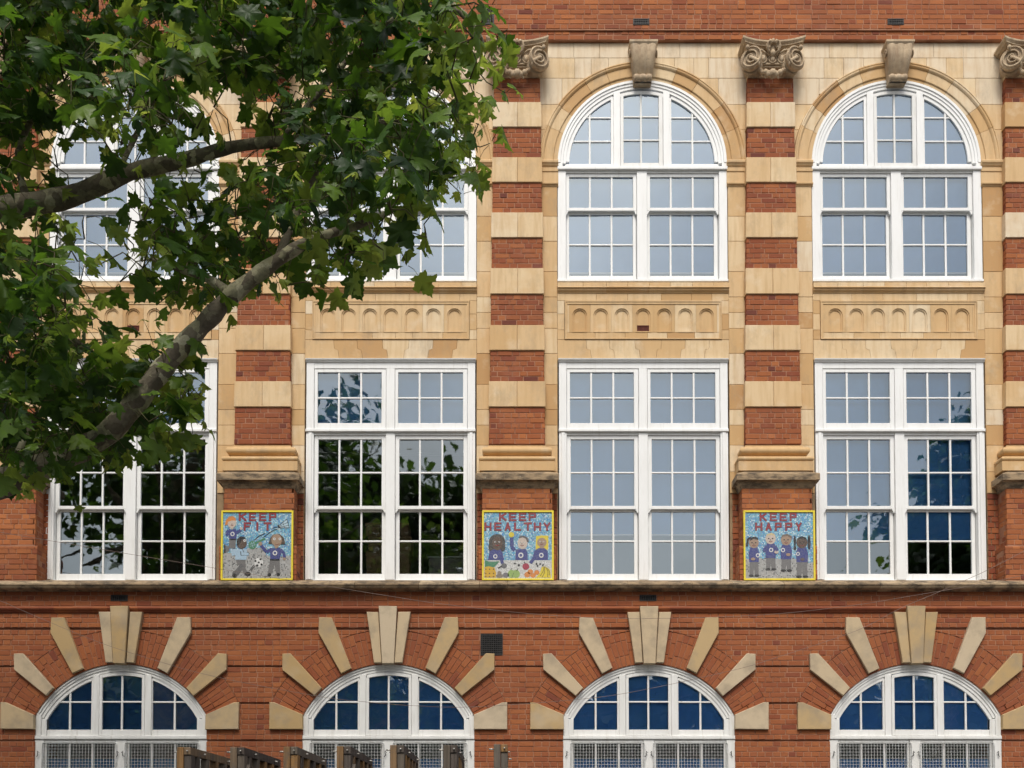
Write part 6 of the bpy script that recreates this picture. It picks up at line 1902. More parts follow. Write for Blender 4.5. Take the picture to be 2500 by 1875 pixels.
# plane tree: clumps of leaves as x,y,z (cm), number of leaves, airiness; limbs as x,y,z,radius (m)
CLUMPS = '-322,-885,698,3,1;-349,-826,759,3,1;-386,-762,801,3,1;-318,-876,709,3,1;-363,-785,791,3,1;-388,-737,823,3,1;-318,-847,742,2,1;-354,-769,793,3,1;-374,-699,860,3,1;-296,-835,742,3,1;-326,-788,787,3,1;-372,-693,869,4,1;-272,-863,723,3,1;-310,-779,796,2,1;-342,-718,836,2,1;-257,-856,733,3,1;-280,-807,776,3,1;-315,-702,864,3,1;-228,-890,700,3,1;-264,-797,783,3,1;-293,-711,858,3,1;-222,-884,701,4,1;-233,-830,748,3,1;-269,-759,817,3,1;-185,-929,669,3,1;-218,-844,738,3,1;-240,-759,810,3,1;-176,-915,683,3,1;-215,-819,755,2,1;-222,-761,814,3,1;-164,-910,683,4,1;-184,-832,740,3,1;-205,-761,808,3,1;-166,-877,710,3,1;-173,-825,753,3,1;-203,-726,833,4,1;-143,-875,707,3,1;-161,-797,779,3,1;-183,-720,839,3,1;-127,-870,713,3,1;-149,-788,788,4,1;-161,-706,853,3,1;-118,-858,722,3,1;-127,-785,781,3,1;-138,-714,848,3,1;-96,-879,701,3,1;-108,-813,760,3,1;-123,-726,835,3,1;-81,-886,699,3,1;-99,-811,766,3,1;-99,-757,809,3,1;-68,-931,668,3,1;-77,-857,730,3,1;-85,-758,809,3,1;-45,-942,659,3,1;-59,-848,739,3,1;-69,-799,774,3,1;-38,-937,657,3,8;-41,-871,710,3,8;-50,-796,776,3,8;-17,-942,652,2,8;-32,-856,732,2,8;-14,-887,699,2,8;-310,-916,665,3,0;-363,-813,739,3,0;-397,-752,789,3,0;-311,-887,678,3,0;-350,-805,759,3,0;-395,-719,820,3,0;-307,-857,713,4,0;-334,-810,752,3,0;-375,-719,822,3,0;-278,-885,683,3,0;-321,-799,757,3,0;-352,-720,824,3,0;-263,-886,692,3,0;-296,-796,754,3,0;-330,-718,827,3,0;-253,-872,697,3,0;-276,-822,734,3,0;-310,-720,831,3,0;-234,-891,685,3,0;-263,-822,739,3,0;-290,-743,810,3,0;-221,-899,678,3,0;-238,-825,743,3,0;-251,-773,776,3,0;-205,-896,675,3,0;-231,-820,744,3,0;-240,-771,782,4,0;-187,-912,669,3,0;-216,-820,739,4,0;-233,-759,792,3,0;-171,-898,670,3,0;-192,-811,753,4,0;-210,-733,812,3,0;-164,-866,705,3,0;-186,-803,758,3,0;-208,-714,824,3,0;-145,-876,700,4,0;-172,-783,765,3,0;-183,-696,851,3,0;-143,-845,713,4,0;-159,-768,776,3,0;-173,-702,836,3,0;-121,-860,706,3,0;-141,-770,776,3,0;-150,-697,836,3,0;-101,-870,695,3,0;-119,-807,756,4,0;-124,-730,811,3,0;-79,-890,681,3,0;-99,-823,743,3,0;-105,-745,797,3,0;-68,-920,662,3,0;-77,-817,750,3,0;-77,-749,797,3,0;-45,-927,657,3,0;-54,-868,697,3,0;-69,-794,766,3,0;-29,-955,630,3,8;-44,-861,703,3,8;-50,-774,776,3,8;-23,-946,630,2,8;-21,-867,703,3,8;-3,-897,676,3,8;-319,-906,649,4,0;-351,-846,706,3,0;-399,-754,780,3,0;-321,-875,686,3,0;-344,-814,730,3,0;-386,-735,798,4,0;-287,-898,656,3,0;-331,-807,734,4,0;-371,-715,804,3,0;-273,-901,654,3,0;-319,-802,744,4,0;-342,-751,785,3,0;-265,-898,661,3,0;-289,-841,704,3,0;-320,-761,773,3,0;-241,-912,646,3,0;-268,-834,709,3,0;-301,-741,785,3,0;-222,-913,651,3,0;-249,-861,697,3,0;-268,-787,754,3,0;-198,-947,627,3,0;-239,-834,707,3,0;-261,-779,758,3,0;-202,-911,649,3,1;-219,-859,692,3,1;-247,-756,768,3,1;-184,-910,645,4,1;-212,-814,724,3,1;-217,-769,763,3,1;-180,-870,689,3,1;-198,-796,743,4,1;-218,-744,788,3,1;-163,-877,674,3,0;-191,-776,751,3,0;-198,-725,801,3,0;-150,-864,695,3,0;-164,-784,746,4,0;-194,-680,832,3,0;-130,-862,691,3,0;-152,-770,769,3,0;-177,-692,830,3,0;-122,-828,718,3,0;-130,-762,767,3,0;-145,-688,832,3,0;-100,-878,680,3,0;-119,-773,760,4,0;-129,-714,801,3,0;-91,-875,675,3,0;-91,-791,744,3,0;-104,-726,804,3,0;-71,-902,651,3,0;-82,-839,710,3,0;-78,-744,778,3,0;-56,-920,641,3,0;-59,-855,690,3,0;-70,-750,777,3,0;-34,-942,622,3,8;-41,-838,704,3,8;-48,-774,761,3,8;-26,-903,660,2,8;-30,-844,711,2,8;-8,-881,679,2,8;-322,-886,652,3,0;-369,-799,717,4,0;-402,-723,780,3,0;-304,-891,646,3,0;-342,-828,705,4,0;-386,-725,788,3,0;-290,-886,651,3,0;-328,-798,722,3,0;-364,-750,768,4,0;-275,-896,644,3,0;-304,-833,696,4,0;-341,-743,769,4,0;-237,-939,608,3,0;-272,-859,679,3,0;-323,-750,757,3,0;-234,-930,621,3,0;-256,-866,673,3,0;-289,-785,741,3,0;-206,-956,606,3,0;-241,-867,663,4,0;-261,-797,731,3,0;-202,-952,600,3,1;-227,-873,666,4,1;-265,-772,748,3,1;-194,-920,634,3,3;-213,-851,682,2,3;-193,-859,677,2,4;-172,-886,653,2,3;-200,-775,743,3,3;-162,-850,685,3,1;-180,-781,742,3,1;-192,-724,773,3,1;-153,-862,674,3,0;-175,-778,745,3,0;-192,-683,806,4,0;-147,-830,693,3,0;-162,-754,762,3,0;-176,-695,809,3,0;-118,-843,690,3,0;-135,-768,740,3,0;-154,-703,795,4,0;-105,-850,682,3,0;-113,-788,735,3,0;-134,-704,797,3,0;-81,-886,656,4,0;-90,-808,722,3,0;-104,-749,765,4,0;-70,-886,653,3,0;-77,-807,713,3,0;-75,-759,757,3,0;-58,-903,642,3,0;-60,-842,683,3,0;-60,-763,757,3,0;-37,-916,635,3,8;-47,-850,685,3,8;-52,-747,767,2,8;-28,-878,657,2,8;-25,-814,715,2,8;-323,-889,632,3,0;-376,-796,704,4,0;-416,-721,759,4,0;-310,-895,632,3,0;-343,-813,693,3,0;-398,-717,775,3,0;-299,-887,640,4,1;-326,-809,704,3,1;-365,-746,741,3,1;-274,-911,617,3,1;-298,-845,676,3,1;-322,-772,731,3,1;-252,-928,609,3,1;-281,-855,668,3,1;-317,-760,734,3,1;-227,-948,593,4,0;-253,-874,646,3,0;-274,-809,701,3,0;-206,-967,574,3,0;-229,-895,627,3,0;-269,-797,713,3,0;-200,-937,607,2,2;-217,-886,636,3,2;-246,-816,698,3,2;-199,-905,620,2,5;-202,-856,656,1,7;-166,-858,666,2,3;-192,-785,715,2,3;-152,-850,661,4,1;-169,-804,697,3,1;-191,-709,765,3,1;-140,-847,668,3,0;-157,-771,726,3,0;-161,-716,761,3,0;-113,-891,641,3,0;-134,-779,721,3,0;-146,-708,778,3,0;-100,-882,639,3,0;-117,-799,702,4,0;-113,-744,753,4,0;-85,-886,638,4,0;-90,-819,696,3,0;-106,-736,761,3,0;-64,-906,627,4,0;-77,-815,688,3,0;-85,-767,723,3,0;-52,-925,604,3,0;-54,-852,662,3,0;-69,-748,738,3,0;-34,-909,620,3,8;-43,-821,686,3,8;-52,-766,730,3,8;-21,-882,638,2,8;-28,-798,712,3,8;-5,-806,704,2,8;-334,-868,636,2,1;-387,-776,702,3,1;-414,-709,755,2,1;-325,-856,645,2,2;-349,-798,695,3,2;-391,-729,746,2,2;-310,-863,642,2,3;-333,-801,686,2,3;-282,-871,634,1,4;-313,-801,681,2,4;-245,-918,594,3,3;-288,-834,668,3,3;-227,-951,583,3,1;-247,-883,628,3,1;-275,-803,682,2,1;-202,-973,561,3,1;-239,-863,639,2,1;-268,-782,694,2,1;-200,-944,580,2,4;-216,-885,626,2,4;-258,-784,696,3,4;-203,-888,618,1,7;-167,-848,654,3,5;-150,-886,629,3,2;-169,-809,680,3,2;-170,-741,737,3,2;-137,-878,629,4,0;-143,-793,693,3,0;-159,-735,740,3,0;-106,-907,612,3,0;-130,-832,663,3,0;-140,-734,742,3,0;-99,-901,608,3,0;-105,-833,668,3,0;-118,-750,717,4,0;-79,-924,597,4,0;-91,-860,644,3,0;-102,-782,704,3,0;-58,-940,587,3,0;-67,-852,655,3,0;-78,-783,700,3,0;-54,-919,598,3,0;-64,-847,657,3,0;-59,-767,712,3,0;-34,-903,611,2,8;-41,-826,670,2,8;-48,-752,716,3,8;-25,-839,657,2,8;-360,-807,672,3,1;-321,-849,641,2,3;-367,-773,687,2,3;-331,-816,661,1,5;-268,-863,620,2,6;-240,-918,586,2,4;-273,-838,637,2,4;-275,-753,696,2,4;-282,-769,688,2,4;-236,-850,636,2,6;-239,-769,692,1,8;-193,-777,681,2,5;-190,-757,700,2,5;-177,-750,703,3,2;-167,-785,684,3,2;-168,-745,704,3,2;-129,-907,598,4,0;-150,-812,667,3,0;-149,-760,694,3,0;-108,-935,579,3,0;-120,-852,640,3,0;-132,-757,697,3,0;-91,-933,577,3,0;-109,-860,631,3,0;-121,-785,684,4,0;-78,-933,571,3,0;-88,-872,620,3,0;-91,-795,669,3,0;-68,-951,562,4,0;-73,-874,621,4,0;-80,-775,691,3,0;-46,-924,587,3,0;-55,-834,646,3,0;-60,-783,688,3,0;-38,-897,607,3,8;-44,-815,659,3,8;-47,-743,708,3,8;-30,-824,653,3,8;-16,-805,667,2,9;-340,-864,603,3,3;-382,-776,676,2,3;-417,-705,710,3,3;-322,-853,615,3,6;-374,-758,675,3,6;-316,-837,627,1,7;-296,-756,683,1,7;-264,-774,670,2,6;-246,-760,678,2,6;-218,-777,665,1,6;-201,-778,674,2,5;-206,-765,673,2,5;-154,-881,598,3,3;-186,-787,658,2,3;-194,-725,701,3,3;-136,-898,590,3,1;-159,-807,641,3,1;-188,-724,705,3,1;-122,-906,582,3,0;-139,-823,634,3,0;-147,-760,680,3,0;-107,-918,577,3,0;-117,-870,611,3,0;-139,-767,678,3,0;-89,-935,559,3,0;-102,-878,603,3,0;-118,-802,657,4,0;-68,-966,541,3,0;-81,-893,589,3,0;-100,-789,666,3,0;-63,-948,548,4,0;-71,-890,585,3,0;-79,-803,658,3,0;-48,-922,566,3,1;-61,-840,626,4,1;-69,-775,662,3,1;-43,-911,577,3,8;-45,-834,622,3,8;-43,-759,685,3,8;-30,-830,625,3,8;-378,-771,651,2,2;-394,-761,667,2,2;-360,-774,655,3,5;-345,-783,641,1,7;-292,-758,662,1,8;-236,-865,586,2,6;-270,-789,637,2,6;-259,-779,656,2,4;-249,-779,643,2,4;-227,-828,610,2,3;-242,-746,674,3,3;-203,-818,618,3,3;-236,-750,671,2,3;-176,-867,598,2,2;-207,-782,652,3,2;-232,-686,712,3,2;-154,-890,570,3,1;-190,-784,650,3,1;-201,-707,697,3,1;-143,-907,568,3,0;-152,-819,616,4,0;-181,-735,673,3,0;-114,-933,542,3,0;-141,-842,605,3,0;-158,-758,661,3,0;-106,-919,557,3,0;-116,-853,594,3,0;-126,-792,637,3,0;-94,-944,546,3,0;-101,-892,581,3,0;-116,-788,644,3,0;-75,-936,549,2,0;-83,-885,577,3,0;-92,-812,624,2,0;-69,-914,558,2,8;-79,-826,620,3,8;-53,-901,567,2,8;-65,-826,624,3,8;-35,-844,604,2,8;-381,-771,638,2,2;-368,-794,627,2,2;-358,-781,629,2,5;-368,-753,650,2,5;-349,-756,648,1,7;-283,-870,571,1,9;-263,-844,586,2,7;-246,-862,575,2,4;-275,-779,635,2,4;-220,-864,575,2,1;-247,-795,622,2,1;-277,-721,676,2,1;-212,-850,584,3,0;-246,-761,645,2,0;-260,-711,668,2,0;-193,-855,578,3,0;-222,-771,629,2,0;-243,-692,678,3,0;-184,-864,575,3,0;-216,-751,654,3,0;-220,-701,684,3,0;-162,-846,593,3,0;-183,-775,637,3,0;-203,-701,685,3,0;-140,-896,561,3,0;-167,-811,618,3,0;-180,-725,672,3,0;-127,-907,549,3,0;-154,-753,645,3,0;-160,-760,637,4,0;-133,-770,631,2,0;-130,-775,631,3,0;-136,-722,668,3,0;-96,-930,539,2,1;-118,-762,639,3,1;-128,-726,664,3,1;-74,-922,543,3,2;-92,-843,584,3,2;-59,-919,539,2,8;-79,-835,599,2,8;-53,-871,572,3,8;-381,-782,618,3,0;-349,-839,573,2,0;-378,-762,617,2,0;-289,-924,520,2,2;-328,-849,567,2,2;-354,-784,611,2,2;-285,-904,538,2,5;-327,-811,588,2,5;-287,-859,563,2,8;-269,-833,580,2,6;-235,-875,557,2,3;-264,-784,603,2,3;-297,-731,650,2,3;-221,-876,557,2,0;-263,-772,623,3,0;-281,-718,649,3,0;-217,-836,573,3,0;-243,-771,620,3,0;-263,-676,677,3,0;-209,-836,582,3,0;-228,-766,625,3,0;-251,-678,668,3,0;-183,-859,564,3,0;-216,-753,627,3,0;-226,-686,672,3,0;-169,-861,562,3,0;-188,-772,613,3,0;-199,-712,653,3,0;-171,-770,617,3,0;-168,-775,613,3,0;-182,-741,634,3,0;-126,-916,534,3,0;-151,-754,630,3,0;-167,-721,645,2,0;-129,-767,618,2,0;-134,-803,605,2,0;-149,-729,640,2,0;-118,-765,620,2,1;-126,-748,625,3,1;-92,-866,558,3,3;-77,-841,572,2,8;-59,-843,574,2,8;-313,-909,520,3,0;-353,-836,560,2,0;-367,-786,584,3,0;-282,-940,501,3,1;-311,-873,535,2,1;-363,-773,604,3,1;-277,-925,505,2,3;-304,-845,559,2,3;-285,-874,539,3,6;-270,-874,537,1,8;-249,-876,540,2,7;-268,-821,574,2,7;-244,-868,538,3,4;-270,-795,581,3,4;-288,-745,616,3,4;-221,-880,541,3,1;-261,-769,595,3,1;-280,-715,629,3,1;-218,-843,555,3,0;-230,-788,593,3,0;-253,-705,647,3,0;-195,-863,541,3,0;-232,-763,607,4,0;-241,-699,642,3,0;-209,-780,588,3,1;-204,-755,610,3,1;-210,-730,629,4,1;-189,-773,601,2,2;-171,-803,587,3,2;-195,-753,616,2,2;-170,-764,599,3,3;-177,-761,610,3,3;-170,-730,620,3,3;-158,-764,607,3,3;-140,-818,565,3,3;-159,-740,616,3,3;-106,-898,522,2,3;-126,-838,561,2,3;-133,-738,624,3,3;-95,-917,520,2,4;-106,-822,572,2,4;-119,-736,616,3,4;-84,-878,544,2,6;-105,-773,606,2,6;-76,-811,574,2,8;-308,-914,503,3,0;-346,-848,534,2,0;-380,-766,589,3,0;-283,-933,496,3,0;-315,-862,534,3,0;-351,-793,572,4,0;-260,-966,473,3,2;-290,-896,517,3,2;-338,-801,559,2,2;-253,-943,485,3,5;-305,-839,547,2,5;-269,-843,543,1,8;-260,-825,556,2,6;-228,-847,533,2,4;-256,-775,583,2,4;-202,-869,525,2,3;-235,-784,580,2,3;-263,-713,617,3,3;-225,-769,576,3,3;-222,-761,588,2,3;-227,-745,598,3,3;-206,-783,576,2,4;-211,-750,590,2,4;-178,-778,583,1,5;-197,-748,598,1,5;-156,-844,540,3,6;-133,-855,535,1,6;-304,-913,484,3,0;-337,-867,513,3,0;-387,-757,568,3,0;-281,-933,479,3,0;-321,-864,509,3,0;-360,-786,551,3,0;-261,-943,471,2,1;-311,-851,517,2,1;-336,-806,546,3,1;-271,-905,496,2,4;-290,-842,531,2,4;-241,-851,522,1,8;-245,-750,569,1,6;-228,-755,573,1,6;-305,-925,464,4,0;-352,-832,512,4,0;-392,-744,561,4,0;-283,-933,457,6,0;-335,-839,518,4,0;-349,-787,533,4,0;-267,-945,460,4,1;-312,-846,508,4,1;-359,-753,562,3,1;-280,-878,494,4,3;-305,-820,528,3,3;-274,-854,507,1,6;-309,-911,456,6,0;-353,-831,496,4,0;-377,-766,534,4,0;-289,-915,463,4,0;-326,-845,494,4,0;-373,-745,535,4,0;-282,-909,466,3,0;-334,-808,517,4,0;-371,-726,558,3,0;-272,-902,468,4,1;-302,-828,497,4,1;-356,-717,551,3,1;-278,-844,498,3,3;-310,-759,538,4,3;-256,-854,488,3,5;-296,-764,538,3,5;-247,-836,499,4,6;-236,-830,504,4,7;-217,-849,496,4,8;-323,-889,460,4,0;-362,-813,493,4,0;-381,-754,518,4,0;-312,-884,456,4,0;-339,-807,492,3,0;-384,-723,539,4,0;-299,-879,454,4,0;-325,-800,496,4,0;-369,-723,537,4,0;-277,-879,461,4,0;-331,-772,509,6,0;-352,-698,544,4,0;-273,-863,463,4,1;-307,-772,517,4,1;-340,-680,555,4,1;-261,-835,478,6,2;-287,-779,502,4,2;-314,-700,538,4,2;-249,-838,482,4,3;-248,-830,485,4,3;-301,-713,545,4,3;-226,-877,466,4,4;-231,-835,485,4,4;-283,-710,532,4,4;-223,-841,476,4,6;-306,-917,426,4,0;-343,-850,457,4,0;-380,-754,500,4,0;-302,-887,441,4,0;-335,-829,464,4,0;-388,-723,519,4,0;-300,-858,461,4,0;-330,-792,490,4,0;-370,-722,522,4,0;-283,-862,459,4,0;-334,-761,504,4,0;-364,-687,527,4,0;-291,-823,467,4,0;-320,-742,508,4,0;-346,-667,539,4,0;-268,-831,472,4,0;-299,-757,498,6,0;-319,-685,524,4,0;-254,-833,468,4,0;-281,-751,497,4,0;-296,-704,516,4,0;-220,-863,452,6,2;-252,-787,492,4,2;-271,-721,515,4,2;-220,-846,463,3,5;-236,-769,496,3,5;-303,-919,410,4,0;-338,-858,435,4,0;-388,-749,492,6,0;-299,-901,424,4,0;-350,-802,462,4,0;-372,-758,486,6,0;-281,-894,418,6,0;-337,-782,475,4,0;-369,-710,498,6,0;-291,-863,435,4,0;-324,-767,484,4,0;-357,-703,503,4,0;-283,-841,452,4,1;-318,-745,491,4,1;-339,-701,501,4,1;-259,-840,450,4,2;-292,-755,474,6,2;-332,-667,513,4,2;-240,-865,436,4,3;-282,-764,477,4,3;-299,-708,505,4,3;-229,-855,437,4,4;-247,-780,476,3,4;-271,-712,506,3,4;-222,-831,444,3,6;-313,-910,398,4,0;-350,-830,429,4,0;-395,-751,463,6,0;-291,-907,402,6,1;-328,-839,431,6,1;-370,-744,474,4,1;-293,-867,413,4,2;-334,-794,454,6,2;-361,-719,476,6,2;-282,-859,420,4,3;-314,-797,454,4,3;-361,-692,490,4,3;-276,-841,426,4,4;-306,-772,458,4,4;-349,-685,496,4,4;-269,-832,432,1,5;-309,-733,475,3,5;-311,-912,392,3,2;-339,-843,411,4,2;-379,-778,432,3,2;-303,-895,394,4,4;-324,-832,422,4,4;-370,-748,445,4,4;-303,-850,406,4,5;-423,-870,797,5,1;-466,-808,854,5,1;-409,-878,780,5,1;-466,-777,886,5,1;-381,-899,768,5,1;-438,-811,853,5,1;-377,-866,796,5,1;-424,-798,860,5,1;-368,-854,810,5,1;-396,-807,846,5,1;-340,-876,782,5,1;-409,-757,900,5,1;-312,-901,754,5,1;-369,-802,853,5,1;-298,-902,755,5,1;-375,-761,892,5,1;-301,-861,802,5,1;-335,-799,861,5,1;-287,-885,782,5,1;-327,-794,868,5,1;-267,-895,770,5,1;-304,-777,882,5,1;-260,-861,792,5,1;-290,-770,881,5,1;-235,-874,788,5,1;-271,-797,854,5,1;-213,-890,774,5,1;-247,-800,857,5,1;-207,-897,759,5,1;-238,-784,868,5,1;-200,-855,809,5,1;-218,-790,865,5,1;-169,-899,763,5,1;-212,-762,890,5,1;-168,-855,802,5,1;-180,-798,853,5,1;-142,-876,781,5,1;-161,-812,852,5,1;-136,-886,769,5,1;-154,-762,896,5,1;-114,-873,789,5,1;-134,-803,848,5,1;-401,-900,745,5,1;-483,-773,871,5,1;-419,-863,786,5,1;-467,-773,860,5,1;-405,-851,797,5,1;-434,-811,828,5,1;-376,-882,763,5,1;-416,-811,832,5,1;-345,-903,745,5,1;-424,-769,867,5,1;-349,-873,777,5,1;-409,-756,882,5,1;-317,-907,739,5,1;-375,-801,844,5,1;-330,-856,793,5,1;-362,-779,860,5,1;-308,-866,773,5,1;-331,-812,836,5,1;-277,-907,736,5,1;-324,-791,849,5,1;-282,-853,784,5,1;-316,-757,881,5,1;-242,-901,748,5,1;-294,-790,856,5,1;-227,-904,745,5,1;-284,-761,878,5,1;-212,-894,747,5,1;-253,-778,864,5,1;-207,-878,771,5,1;-237,-798,837,5,1;-180,-909,742,5,1;-224,-775,858,5,1;-177,-890,755,5,1;-196,-802,841,5,1;-150,-901,751,5,1;-190,-780,862,5,1;-151,-861,788,5,1;-161,-802,843,5,1;-138,-872,772,5,1;-152,-762,881,5,1;-107,-902,744,5,1;-134,-808,829,5,1;-95,-908,736,5,1;-121,-787,857,5,1;-411,-886,740,5,1;-479,-800,822,5,1;-400,-892,732,5,1;-484,-757,859,5,1;-401,-870,757,5,1;-449,-792,836,5,1;-393,-852,772,5,1;-446,-754,867,5,1;-353,-881,749,5,1;-418,-774,853,5,1;-344,-875,754,5,1;-396,-771,847,5,1;-322,-882,744,5,1;-359,-807,810,5,1;-318,-858,774,5,1;-355,-791,826,5,1;-291,-902,733,5,1;-358,-764,861,5,1;-295,-851,771,5,1;-337,-760,865,5,1;-282,-859,768,5,1;-318,-774,851,5,1;-264,-865,758,5,1;-282,-803,815,5,1;-230,-886,743,5,1;-259,-809,815,5,1;-221,-876,759,5,1;-259,-787,836,5,1;-202,-888,740,5,1;-234,-808,811,5,1;-193,-872,753,5,1;-231,-774,853,5,1;-181,-851,774,5,1;-208,-756,865,5,1;-163,-886,749,5,1;-194,-780,840,5,1;-150,-881,746,5,1;-169,-765,850,5,1;-130,-875,759,5,1;-147,-790,837,5,1;-111,-904,730,5,1;-140,-767,855,5,1;-98,-856,766,5,1;-110,-776,845,5,1;-95,-860,764,5,1;-98,-806,816,5,1;-413,-881,733,5,1;-506,-755,839,5,1;-398,-891,723,5,1;-476,-762,838,5,1;-413,-852,759,5,1;-452,-789,813,5,1;-396,-852,761,5,1;-448,-761,841,5,1;-368,-873,746,5,1;-423,-762,846,5,1;-333,-894,720,5,1;-405,-753,852,5,1;-330,-876,731,5,1;-375,-785,811,5,1;-330,-850,754,5,1;-374,-766,829,5,1;-290,-905,715,5,1;-347,-762,846,5,1;-269,-901,708,5,1;-311,-805,807,5,1;-269,-865,752,5,1;-299,-786,818,5,1;-258,-851,758,5,1;-278,-808,798,5,1;-225,-900,712,5,1;-269,-785,822,5,1;-226,-881,738,5,1;-260,-761,836,5,1;-197,-893,718,5,1;-227,-804,798,5,1;-193,-898,712,5,1;-214,-786,810,5,1;-170,-904,718,5,1;-194,-796,807,5,1;-170,-864,754,5,1;-194,-763,845,5,1;-150,-875,742,5,1;-170,-784,819,5,1;-131,-879,738,5,1;-143,-787,822,5,1;-115,-888,727,5,1;-128,-802,797,5,1;-97,-908,702,5,1;-113,-782,824,5,1;-79,-904,715,5,1;-96,-784,812,5,1;-65,-869,743,5,1;-79,-773,825,5,1;-408,-893,704,5,1;-478,-781,802,5,1;-394,-894,708,5,1;-455,-790,801,5,1;-374,-902,698,5,1;-439,-802,781,5,1;-360,-903,703,5,1;-423,-783,803,5,1;-366,-878,724,5,1;-404,-787,792,5,1;-354,-859,740,5,1;-392,-799,791,5,1;-324,-882,711,5,1;-369,-804,777,5,1;-322,-855,742,5,1;-375,-761,816,5,1;-305,-871,730,5,1;-345,-792,793,5,1;-286,-868,734,5,1;-336,-768,814,5,1;-278,-866,732,5,1;-294,-809,774,5,1;-263,-856,741,5,1;-283,-801,789,5,1;-228,-906,697,5,1;-270,-787,793,5,1;-232,-852,737,5,1;-243,-800,784,5,1;-215,-861,737,5,1;-228,-801,781,5,1;-193,-888,704,5,1;-223,-769,816,5,1;-190,-854,736,5,1;-204,-770,816,5,1;-170,-861,731,5,1;-187,-770,810,5,1;-146,-863,727,5,1;-157,-805,780,5,1;-130,-902,693,5,1;-141,-802,782,5,1;-108,-895,702,5,1;-137,-774,807,5,1;-98,-889,705,5,1;-114,-761,814,5,1;-86,-879,723,5,1;-97,-805,780,5,1;-71,-901,705,5,1;-86,-764,818,5,1;-57,-878,714,5,1;-56,-792,797,5,1;-487,-784,783,6,0;-478,-759,804,6,0;-444,-788,780,6,0;-447,-762,802,6,0;-365,-878,704,6,0;-328,-896,689,6,0;-495,-752,792,6,0;-434,-841,718,6,0;-459,-756,789,6,0;-439,-765,781,6,0;-409,-790,760,6,0;-390,-804,749,6,0;-479,-794,740,6,0;-392,-902,654,6,0;-394,-870,679,6,0;-358,-905,651,6,0;-363,-872,678,6,0;-381,-811,726,6,0;-447,-830,694,6,0;-416,-861,670,6,0;-440,-790,725,6,0;-372,-886,651,6,0;-363,-864,668,6,0;-371,-819,703,6,0;-442,-852,661,6,0;-462,-775,719,6,0;-464,-750,738,6,0;-421,-783,713,6,0;-381,-827,680,6,0;-347,-861,655,6,0;-494,-751,718,6,0;-476,-755,716,6,0;-433,-798,684,6,0;-429,-791,689,6,0;-428,-764,709,6,0;-397,-768,706,6,0;-426,-861,623,6,0;-433,-828,646,6,0;-423,-811,658,6,0;-424,-792,671,6,0;-394,-805,662,6,0;-386,-800,665,6,0;-411,-887,589,6,0;-404,-881,593,6,0;-382,-886,589,6,0;-407,-811,640,6,0;-410,-794,652,6,0;-327,-899,581,6,0;-446,-829,612,6,0;-470,-760,657,6,0;-445,-779,645,6,0;-429,-788,639,6,0;-405,-786,640,6,0;-349,-866,587,6,0;-420,-877,565,6,0;-451,-796,616,6,0;-445,-779,626,6,0;-416,-808,608,6,0;-393,-804,611,6,0;-357,-858,577,6,0;-435,-853,564,6,0;-421,-843,570,6,0;-466,-753,624,6,0;-439,-759,621,6,0;-354,-884,545,6,0;-411,-759,621,6,0;-415,-890,526,6,0;-425,-837,557,6,0;-411,-848,551,6,0;-371,-876,535,6,0;-366,-863,542,6,0;-402,-762,601,6,0;-477,-783,571,6,0;-384,-899,506,6,0;-456,-773,577,6,0;-395,-836,542,6,0;-360,-862,527,6,0;-395,-776,575,6,0;-405,-890,496,6,0;-475,-765,563,6,0;-408,-839,524,6,0;-400,-818,535,6,0;-361,-858,513,6,0;-358,-841,522,6,0;-475,-797,529,6,0;-418,-849,502,6,0;-414,-835,509,6,0;-443,-748,554,6,0;-422,-752,552,6,0;-333,-896,478,6,0;-492,-768,526,6,0;-467,-780,520,6,0;-439,-776,522,6,0;-376,-868,477,6,0;-355,-870,476,6,0;-375,-824,498,6,0;-496,-742,520,6,0;-390,-893,450,6,0;-414,-830,479,6,0;-390,-840,475,6,0;-419,-765,509,6,0;-345,-860,465,6,0;-405,-892,436,6,0;-388,-897,433,6,0;-407,-838,459,6,0;-397,-819,468,6,0;-414,-779,485,6,0;-376,-811,471,6,0;-439,-835,444,6,0;-391,-891,421,6,0;-381,-887,423,6,0;-401,-822,450,6,0;-378,-841,442,6,0;-415,-749,480,6,0;-428,-849,423,6,0;-451,-782,449,6,0;-401,-849,422,6,0;-430,-767,455,6,0;-378,-827,431,6,0;-342,-864,417,6,0'
